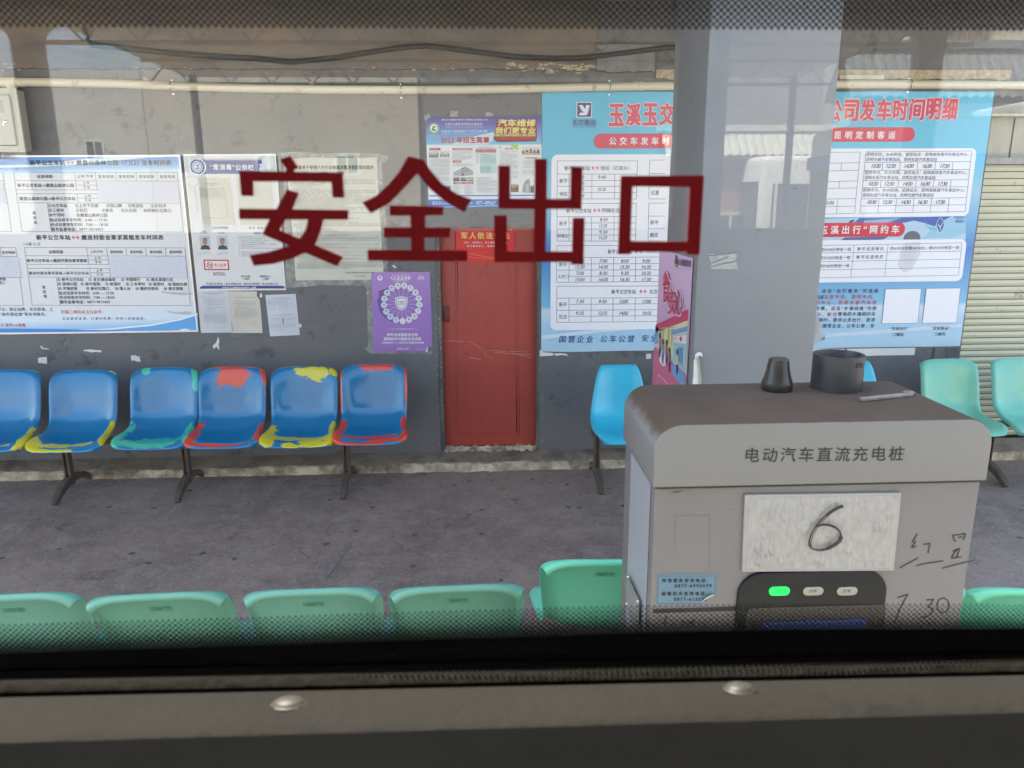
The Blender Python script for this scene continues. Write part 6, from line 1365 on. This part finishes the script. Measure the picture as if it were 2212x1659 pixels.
# --- the big blue timetable banner
bn = empty('bus_banner', (2.28, 0, 1.95), 'very wide sky blue vinyl banner of departure times hanging behind the column', 'banner')
ux0, ux1, vz0, vz1 = .512, 4.046, .945, 2.962
m = MB(); NX, NZ = 90, 24
for j in range(NZ+1):
    for i in range(NX+1):
        u = ux0+(ux1-ux0)*i/NX; v = vz0+(vz1-vz0)*j/NZ
        e = min(i, NX-i, j*2, (NZ-j)*2)/8; e = min(1, e)
        y = -.006-.0022*abs(noise.noise(Vector((u*2.2, v*3, 1))))*e
        m.v.append((u+(.004*noise.noise(Vector((0, v*4, 3))) if i in (0, NX) else 0), y, v+(.006*noise.noise(Vector((u*3, 0, 9))) if j in (0, NZ) else 0)))
for j in range(NZ):
    for i in range(NX): n0 = j*(NX+1)+i; m.f.append((n0, n0+1, n0+NX+2, n0+NX+1))
m.build('banner_sheet', ramp_mat('banner_print', [(0, S(176, 208, 228)), (.09, S(160, 204, 232)), (.17, S(196, 216, 230)), (.185, S(120, 186, 222)), (.40, S(60, 124, 196)), (.5, S(104, 168, 214)), (.62, S(150, 196, 222)), (.74, S(98, 188, 220)), (1, S(84, 180, 216))], z0=vz0, z1=vz1, rough=.3, bump=.25), bn, smooth=True)
P = Print('Y', -.0094, bn, .0006)
G, H, I, D, E, Rr = (2100, 300, .72347), (3100, 300, .45027), (3100, 900, .45027), (2048, 0, .46293), (3072, 0, .46293), (3250, 820, .29385)
PAN = (234, 236, 244)
# panels
P.frame(*G); a0 = P.uv(146, 440); a1 = P.uv(146, 1412)
P.rr('printed_panel', PAN, a0[0], a1[1], 2.26, a0[1], .05, 1)
P.frame(*H); h0 = P.uv(1800, 650); P.rr('printed_panel', PAN, 2.28, P.uv(800, 1262)[1], P.uv(1762, 900)[0], h0[1], .05, 1)
P.frame(*I); i0 = P.uv(1683, 300); P.rr('printed_panel', PAN, 2.28, P.uv(1000, 505)[1], i0[0], P.uv(1400, 128)[1], .05, 2.2)
# logo
P.frame(*D); WHo = (220, 226, 236); NVY = (60, 62, 128)
P.rect('printed_logo_rim', WHo, 558, 881, 690, 1017, 1); P.rect('printed_logo', NVY, 565, 888, 683, 1010, 2)
P.poly('printed_logo_mark', WHo, [(578, 908), (610, 908), (634, 948), (624, 968), (606, 962)], 3); P.poly('printed_logo_mark', WHo, [(640, 908), (672, 908), (652, 984), (640, 996), (578, 996), (588, 974), (624, 972)], 3.3)
P.text('printed_logo_outline', WHo, '玉交集团', 518, 723, 1058, 52, .022, 2); P.text('printed_logo_name', (64, 66, 118), '玉交集团', 518, 723, 1058, 52, .018, 4); P.text('printed_logo_name', (74, 76, 124), 'YUJIAO GROUP', 522, 722, 1097, 18, .008, 4)
# title: centres evenly spaced
P.frame(*D); lx = P.uv(785, 995); P.frame(*E); rx = P.uv(1680, 940)
title = '玉溪玉交新平县公交客运有限公司发车时间明细'
def title_at(nm, col, bold, lay):
    n = len(title); 
    for i, ch in enumerate(title):
        c_ = lx[0]+.105+(rx[0]-.10-lx[0]-.105)*i/(n-1); z_ = (lx[1]+rx[1])/2+(rx[1]-lx[1])*(i/(n-1)-.5)
        if 4.5 < i < 12.5 and (CXL*0+1) and not (c_ < 1.35 or c_ > 2.45): continue
        v, f = glyphs(ch); xs = [p[0] for p in v]; ys = [p[1] for p in v]; wd, ht = .108, .152
        sx, sy = wd/(max(xs)-min(xs)), ht/(max(ys)-min(ys)); mm = P.mb(nm, col)
        for k_ in range(9):
            dx, dy = (0, 0) if k_ == 0 else (bold*math.cos(k_*math.pi/4), bold*math.sin(k_*math.pi/4))
            n0 = len(mm.v); mm.v += [P.w(c_+(p[0]-(max(xs)+min(xs))/2)*sx+dx, z_+(p[1]-(max(ys)+min(ys))/2)*sy+dy, lay+k_*.04) for p in v]; mm.f += [tuple(n0+q for q in g_) for g_ in f]
title_at('printed_title_outline', (226, 206, 218), .0118, 1); title_at('printed_title', (204, 66, 92), .0055, 3)
# red pills
P.frame(*D); p0 = P.uv(707, 1158); p1_ = P.uv(1300, 1282); P.rr('printed_pill', (206, 62, 88), p0[0], p1_[1], p0[0]+1.25, p0[1]+.002, (p0[1]-p1_[1])/2-.001, 2)
P.text('printed_pill_text', (230, 222, 230), '公交车发车时间表', 840, 840+90*7+70, 1218, 66, .028, 4)
P.frame(*E); p0 = P.uv(1275, 1100); p1_ = P.uv(1250, 1224); P.rr('printed_pill', (206, 62, 88), p0[0]-1.35, p1_[1], p0[0], p0[1], (p0[1]-p1_[1])/2-.001, 2)
P.text('printed_pill_text', (230, 222, 230), '昆明定制客运', 575, 1100, 1166, 66, .028, 4)
# left tables
P.frame(*G); TL = (110, 114, 128)
for pts in ([(178, 475), (622, 475), (615, 685), (177, 685), (178, 475)], [(178, 548), (621, 548)], [(243, 583), (619, 583)], [(178, 615), (618, 616)], [(243, 650), (617, 650)], [(243, 548), (243, 685)], [(370, 548), (369, 685)], [(497, 548), (494, 685)],
            [(177, 710), (615, 710), (611, 918), (177, 918), (177, 710)], [(177, 783), (614, 783)], [(243, 818), (613, 818)], [(177, 852), (613, 852)], [(243, 885), (612, 885)], [(243, 783), (243, 918)], [(368, 783), (367, 918)], [(493, 783), (491, 918)],
            [(775, 470), (690, 471), (684, 685), (775, 685)], [(688, 545), (775, 545)], [(775, 708), (684, 709), (680, 918), (775, 918)], [(683, 780), (775, 780)], [(682, 850), (775, 850)],
            [(775, 941), (176, 943), (174, 1146), (775, 1141)], [(176, 1010), (775, 1006)], [(243, 1045), (775, 1042)], [(175, 1079), (775, 1076)], [(243, 1113), (775, 1109)], [(244, 1010), (242, 1146)], [(367, 1009), (365, 1145)], [(489, 1008), (487, 1144)], [(612, 1007), (610, 1143)],
            [(775, 1166), (176, 1168), (175, 1368), (775, 1362)], [(176, 1234), (775, 1231)], [(243, 1268), (775, 1264)], [(175, 1301), (775, 1297)], [(243, 1334), (775, 1330)], [(243, 1234), (243, 1368)], [(366, 1233), (364, 1367)], [(487, 1233), (485, 1366)], [(609, 1232), (607, 1364)]):
    P.seg('printed_table', TL, pts, .0034, 3)
PT = (70, 74, 88)
for t, x0, x1, y, h in (('新平公交车站', 218, 360, 515, 25), ('他拉（石岩头）', 418, 577, 514, 25), ('新平', 190, 235, 585, 24), ('他拉', 190, 235, 657, 24), ('新平公交车站', 228, 367, 750, 25), ('阿梯左岔路口', 425, 574, 748, 25), ('新平', 189, 233, 821, 24), ('阿梯左', 182, 239, 889, 21), ('红星', 697, 741, 650, 24), ('新平', 693, 737, 815, 24), ('磨皮', 690, 736, 884, 24),
                        ('新平公交车站', 457, 592, 976, 25), ('大开门', 668, 738, 972, 25), ('新平', 188, 232, 1047, 24), ('大开门', 181, 239, 1115, 21), ('新平公交车站', 477, 613, 1198, 25), ('化念', 687, 733, 1197, 25), ('新平', 188, 232, 1269, 24), ('化念', 188, 232, 1336, 24)):
    P.text('printed_text', PT, t, x0, x1, y, h, .006, 4)
for x0, x1, y in ((368, 408, 514), (377, 417, 748), (606, 652, 974), (632, 672, 1196)): P.text('printed_arrow', (206, 70, 80), '↔', x0, x1, y, None, .014, 4)
def hand(t, xc, y, w_=44, h=20): P.text('handwritten_times', (62, 64, 78), t, xc-w_/2, xc+w_/2, y, h, .002, 4, shear=.18)
for t, x, y in (('8:40', 305, 565), ('14:00', 305, 600), ('9:30', 305, 632), ('15:30', 305, 668), ('9:40', 426, 565), ('10:30', 424, 632), ('8:30', 435, 800), ('15:30', 432, 834), ('9:30', 433, 868), ('16:20', 432, 899), ('7:00', 300, 800), ('14:00', 300, 834), ('8:00', 300, 868), ('15:00', 300, 899)): hand(t, x, y)
for r_, row in enumerate((('6:30', '7:00', '8:00', '9:00'), ('13:30', '14:30', '15:30', '16:30'), ('7:00', '8:30', '9:30', '10:30'), ('15:00', '16:00', '16:30', '17:30'))):
    for x, t in zip((304, 433, 552, 671), row): hand(t, x, (1028, 1061, 1096, 1130)[r_], 44 if len(t) == 4 else 52)
for r_, row in enumerate((('7:30', '9:30', '12:00', '17:00'), ('9:35', '12:15', '14:50', '19:10'))):
    for x, t in zip((304, 430, 546, 673), row): hand(t, x, (1252, 1317)[r_], 44 if len(t) == 4 else 48)
P.text('printed_motto', (38, 70, 140), '国营企业', 188, 376, 1460, 38, .008, 4, shear=.12); P.text('printed_motto', (38, 70, 140), '公车公营', 418, 606, 1458, 38, .008, 4, shear=.12); P.text('printed_motto', (38, 70, 140), '安全舒适', 645, 830, 1455, 38, .008, 4, shear=.12)
P.poly('printed_swoosh', (206, 222, 234), [(92, 1440), (400, 1408), (735, 1385), (735, 1398), (400, 1424), (92, 1462)], .4)
# right tables
P.frame(*H)
for pts in ([(440, 688), (757, 685), (706, 1228), (440, 1237)], [(440, 785), (748, 779)], [(440, 852), (742, 848)], [(440, 948), (734, 940)], [(440, 1008), (727, 1003)], [(440, 1102), (718, 1098)], [(440, 1170), (712, 1165)], [(590, 783), (584, 850)], [(575, 944), (568, 1006)], [(556, 1100), (545, 1233)],
            [(808, 683), (1747, 675), (1688, 1213), (753, 1228), (808, 683)], [(799, 777), (1736, 768)], [(791, 850), (1727, 838)], [(784, 938), (1717, 930)], [(776, 1000), (1710, 992)], [(768, 1100), (1700, 1090)], [(760, 1164), (1694, 1152)],
            *[[(x, 773), (x-6, 846)] for x in (957, 1112, 1268, 1424, 1579)], *[[(x, 935), (x-6, 998)] for x in (942, 1098, 1253, 1409, 1563)], *[[(x, 1096), (x-12, 1222)] for x in (924, 1080, 1235, 1390, 1545)]):
    P.seg('printed_table', TL, pts, .0034, 3)
for k_, (dx, y) in enumerate(((0, 705), (-15, 866), (-32, 1022))):
    P.text('printed_text', (96, 98, 112), '昆明市内、长水机场。途径站点：昆明高铁南汽车客运中心、', 815+dx, 1720+dx, y, 33, .004, 4); P.text('printed_text', (96, 98, 112), '昆明东部汽车客运站、昆明北部汽车客运站', 812+dx, 1440+dx, y+45, 33, .004, 4)
for y, xs_ in ((808, (897, 1031, 1191, 1353, 1509)), (966, (874, 1016, 1180, 1335, 1490)), (1130, (860, 1000, 1163, 1312, 1470))):
    for x, t in zip(xs_, ('10:30', '12:30', '14:30', '16:30', '17:30')): hand(t, x, y, 82, 36)
hand('13:00', 478, 1135, 92, 32)
# car picture band
P.frame(*Rr)
P.poly('printed_car_body', (176, 206, 226), [(120, 190), (640, 172), (2085, 150), (2085, 470), (120, 490)], 1)
P.poly('printed_car_glass', (66, 96, 176), [(560, 245), (640, 176), (1885, 156), (1650, 290), (1500, 238), (1380, 212), (1270, 236), (1180, 250)], 1.6); P.poly('printed_car_shine', (130, 170, 214), [(700, 215), (1100, 180), (1210, 172), (1040, 240), (700, 250)], 2)
P.poly('printed_car_side', (150, 196, 220), [(1640, 300), (1900, 160), (2085, 156), (2085, 380), (1880, 452), (1480, 455), (1540, 420)], 1.8)
P.poly('printed_car_lamp', (70, 96, 150), [(440, 442), (1040, 425), (960, 470), (560, 490), (380, 480)], 1.7); P.disc('printed_wheel_arch', (96, 102, 116), 1352, 455, 115, 1.9, 102); P.poly('printed_dark_lamp', (66, 80, 110), [(480, 245), (520, 206), (580, 198), (545, 245)], 1.7)
P.poly('printed_badge', (62, 96, 172), [(1738, 165), (1800, 240), (1775, 330), (1728, 382), (1684, 300), (1690, 240)], 2.6); P.seg('printed_badge_mark', (206, 220, 234), [(1705, 265), (1735, 300), (1782, 235)], .006, 3); P.seg('printed_badge_mark', (206, 220, 234), [(1735, 300), (1738, 340)], .006, 3.1); P.seg('printed_badge_mark', (206, 220, 234), [(1738, 165), (1800, 240), (1775, 330), (1728, 382), (1684, 300), (1690, 240), (1738, 165)], .004, 3.2)
P.poly('printed_badge_wave', (110, 186, 206), [(1530, 215), (1570, 290), (1690, 320), (1690, 345), (1600, 340), (1550, 290)], 2.4); P.text('printed_side_text', (60, 96, 170), '专享出行', 1925, 2070, 170, 44, .012, 3); P.text('printed_side_text', (60, 96, 170), '顺客随行', 1945, 2068, 222, 44, .012, 3)
p0 = P.uv(1268, 236); p1_ = P.uv(1200, 432); P.rr('printed_pill', (206, 44, 66), p0[0]-1.5, p1_[1]+.002, p0[0], p0[1], (p0[1]-p1_[1])/2-.003, 2.9); P.text('printed_pill_text', (232, 226, 232), '“玉溪出行”网约车', 15, 1178, 342, 112, .026, 5, y1=330)
# lower table
P.frame(*I)
for pts in ([(380, 183), (1660, 158), (1628, 447), (380, 468)], [(380, 249), (1652, 232)], [(380, 326), (1643, 303)], [(380, 399), (1636, 376)], [(703, 176), (672, 462)], [(1003, 170), (973, 456)]): P.seg('printed_table', TL, pts, .0034, 4)
P.poly('printed_wheel', (212, 214, 224), [(1110, 250), (1150, 160), (1290, 150), (1290, 260), (1210, 400), (1140, 425), (1085, 360)], 2.6); P.disc('printed_wheel_hub', (206, 208, 218), 1190, 268, 62, 2.8, 84)
for t, x0, x1, y, y1_ in (('预计30分钟发一班', 400, 675, 220, 216), ('新平往返新化', 730, 965, 212, 209), ('早6:30分至晚18:30分，预计30分钟发一班', 1022, 1635, 208, 200), ('预计30分钟发一班', 392, 668, 293, 289), ('新平往返杨武', 722, 959, 285, 281), ('预计30分钟发一班', 386, 660, 365, 360)): P.text('printed_text', PT, t, x0, x1, y, 33, .006, 5, y1=y1_)
NB = (44, 52, 72)
for t, x0, x1, y, c_ in (('！点击“出行服务”可选择', 372, 917, 585, NB), ('往返', 372, 430, 640, NB), ('玉溪市内、昆明市内、', 438, 888, 637, RD), ('运中心、昆明东部汽车客', 362, 903, 688, RD), ('车票。点击“乡镇线路”可预', 362, 900, 740, NB), ('沙、新化', 370, 548, 793, RD), ('等地的乡镇网约车', 558, 892, 790, NB), ('同时，提供公务出行、旅游', 392, 887, 843, NB), ('国营企业，公车公营，安', 425, 880, 895, NB), ('45', 405, 442, 1001, NB), ('“玉溪出行”', 1018, 1185, 920, NB), ('二维码', 1045, 1141, 973, NB), ('“定制客运”', 1388, 1552, 916, NB), ('二维码', 1415, 1510, 968, NB)):
    P.text('printed_paragraph', c_, t, x0, x1, y, 36 if x0 < 1000 else 30, .012, 4)
P.poly('printed_blank_square', PAN, [(982, 570), (1300, 564), (1266, 872), (948, 876)], 1); P.seg('printed_square_line', TL, [(982, 570), (1300, 564), (1266, 872), (948, 876), (982, 570)], .003, 2)
P.poly('printed_blank_square', PAN, [(1345, 564), (1648, 560), (1612, 868), (1308, 871)], 1); P.seg('printed_square_line', TL, [(1345, 564), (1648, 560), (1612, 868), (1308, 871), (1345, 564)], .003, 2)
P.poly('printed_swoosh', (198, 216, 230), [(400, 970), (800, 940), (1300, 905), (1660, 880), (1658, 905), (1300, 935), (800, 975), (400, 1000)], 1)
P.done()
m = MB(); q_ = [fpt(I, x, y, Y_) for x, y, Y_ in ((372, 800, -.012), (400, 880, -.03), (436, 990, -.028), (410, 1010, -.03), (340, 1055, -.012))]; m.poly(q_); m.build('curled_edge', ink(196, 196, 196), bn)
# white tape strips under the banner, drips and torn remains
for nm, q, lab in (('paper_strip', [(330, 1098), (620, 1100), (612, 1120), (624, 1140), (600, 1178), (325, 1182)], 'short white paper strip under the banner nearest the grey column'), ('paper_strip', [(640, 1100), (1246, 1090), (1240, 1150), (1225, 1156), (900, 1160), (638, 1172)], 'long white paper strip under the right end of the blue banner')):
    m = MB(); m.prism([fpt(I, x, y, -.004) for x, y in q], (0, .0012, 0)); tag(m.build(nm, M['white']), lab, 'paper strip')
m = MB(); rn = random.Random(5)
for x0, x1, n in ((1400, 1420, 3), (1510, 1640, 9)):
    for i in range(n):
        x = x0+(x1-x0)*i/n; a_, b_3 = fpt(I, x, 1092, -.0012), fpt(I, x-12, 1130+rn.uniform(10, 90), -.0012); w2 = rn.uniform(.003, .012); m.poly([a_, a_+Vector((w2, 0, 0)), b_3+Vector((w2*.4, 0, 0)), b_3])
for x in (486, 640, 800): a_ = fpt(I, x, 1180, -.0012); m.poly([a_, a_+Vector((.004, 0, 0)), a_+Vector((.004, 0, -.14)), a_+Vector((0, 0, -.14))])
for x, l_ in ((1070, 30), (1058, 60), (1310, 50), (1325, 20), (1388, 16), (1412, 14), (1450, 25), (1465, 20), (1480, 22), (1500, 26), (1535, 30), (1512, 10)):
    a_ = fpt((1600, 1200, .54259), x, 400, -.0012); m.poly([a_, a_+Vector((.003, 0, 0)), a_+Vector((.002, 0, -l_*.0026)), a_+Vector((.001, 0, -l_*.0026))])
dp = m.build('paint_drip', mat('dark_drips', (.05, .055, .06, 1), .5), st)
J = (1600, 1200, .54259)
m = MB()
for q in ([(1030, 370), (1050, 365), (1052, 385), (1130, 390), (1128, 410), (1030, 415)], [(1130, 395), (1190, 392), (1230, 398), (1240, 412), (1190, 405), (1150, 412)], [(1815, 398), (1850, 395), (1850, 432), (1815, 436)]): m.poly([fpt(J, x, y, -.002) for x, y in q])
tag(m.build('torn_paper_edge', M['white']), 'torn white remains of an older sheet showing below the left of the blue banner', 'paper remains')
m = MB(); m.box(PY(1812, 160, 0).x, -.03, PY(1850, 173, 0).z, PY(1907, 160, 0).x, 0, PY(1850, 163, 0).z)
tag(m.build('trunking_strip', mat('cream_strip', (.62, .58, .45, 1), .5, .4, 8), bevel=.002), 'short cream trunking strip on the wall just above the pipe, right of the column', 'trunking')
# scraps of paper left on the grey wall
def scrap(pts, label, fr, rough=0):
    m = MB(); m.prism([fpt(fr, x, y, -.003) for x, y in pts], (0, .001, 0)); tag(m.build('paper_scrap', M['white']), label, 'paper scrap', 'paper scraps left on the wall')
Cc = (0, 1400, .42194)
scrap([(362, 75), (400, 68), (442, 66), (446, 130), (420, 128), (362, 122)], 'square paper scrap on the wall above the leftmost seats', Cc)
scrap([(790, 0), (850, -6), (962, 6), (960, 22), (900, 18), (870, 24), (820, 12), (790, 10)], 'ragged paper scrap on the wall just under the timetable board', Cc)
scrap([(335, 1630-1), (352, 1625), (348, 1640), (400, 1648), (410, 1655), (360, 1652), (340, 1645)], 'tiny paper scrap touching the foot of the timetable board', A)
scrap([(1240, 52), (1285, 50), (1300, 62), (1322, 60), (1334, 112), (1290, 108), (1270, 96), (1244, 104)], 'paper scrap on the wall above the green worn seat', Cc)
Bs = B
scrap([(345, 1505), (352, 1512), (358, 1550), (350, 1560), (358, 1605), (345, 1600), (335, 1580), (312, 1600), (302, 1575), (330, 1550), (338, 1530)], 'crumpled paper scrap below the leftmost small sheet', Bs)
scrap([(1745, 930), (1762, 925), (1783, 950), (1780, 935), (1788, 952), (1760, 945)], 'white torn scrap above the purple poster', Bs)
scrap([(684, 1155), (694, 1152), (702, 1170), (696, 1190), (682, 1182)], 'pale oval scrap right of the cream sheet', Bs)
scrap([(1000, 1400), (1010, 1396), (1018, 1412), (1012, 1430), (998, 1422)], 'small white dab at the edge of the rightmost small sheet', Bs)
# rectangles of old glue where sheets were torn away
for nm, fr, q in (('glue_patch', O, [(690, 985), (1450, 975), (1430, 1030), (1220, 1035), (690, 1045)]), ('glue_patch', O, [(1330, 560), (1400, 500), (1395, 560), (1320, 590)]), ('glue_patch', O, [(1985, 1015), (2070, 1045), (2055, 1085), (1990, 1030)]), ('glue_patch', O, [(475, 985), (575, 985), (570, 1040), (535, 1050), (500, 1110), (485, 1060)]), ('glue_patch', B, [(1700, 395), (1800, 390), (1860, 400), (1850, 450), (1710, 455)]), ('glue_patch', B, [(1680, 900), (1830, 890), (1900, 1010), (1850, 960), (1760, 985), (1700, 975)]), ('glue_patch', (2048, 0, .46293), [(228, 830), (255, 815), (258, 990), (240, 1000), (226, 960)])):
    m = MB(); m.poly([fpt(fr, x, y, -.0012) for x, y in q]); m.build(nm, M['residue'], st)
# thin pale corner scrapes by the door
m = MB()
for x in (DX0-.020, DX1+.028):
    for i in range(12): z = .16+rn.random()*1.1; m.poly([(x, -.0015, z), (x+.004, -.0015, z+.002), (x+.004, -.0015, z+.014+.01*rn.random()), (x, -.0015, z+.012)])
m.build('corner_chip', ink(190, 188, 184), st)
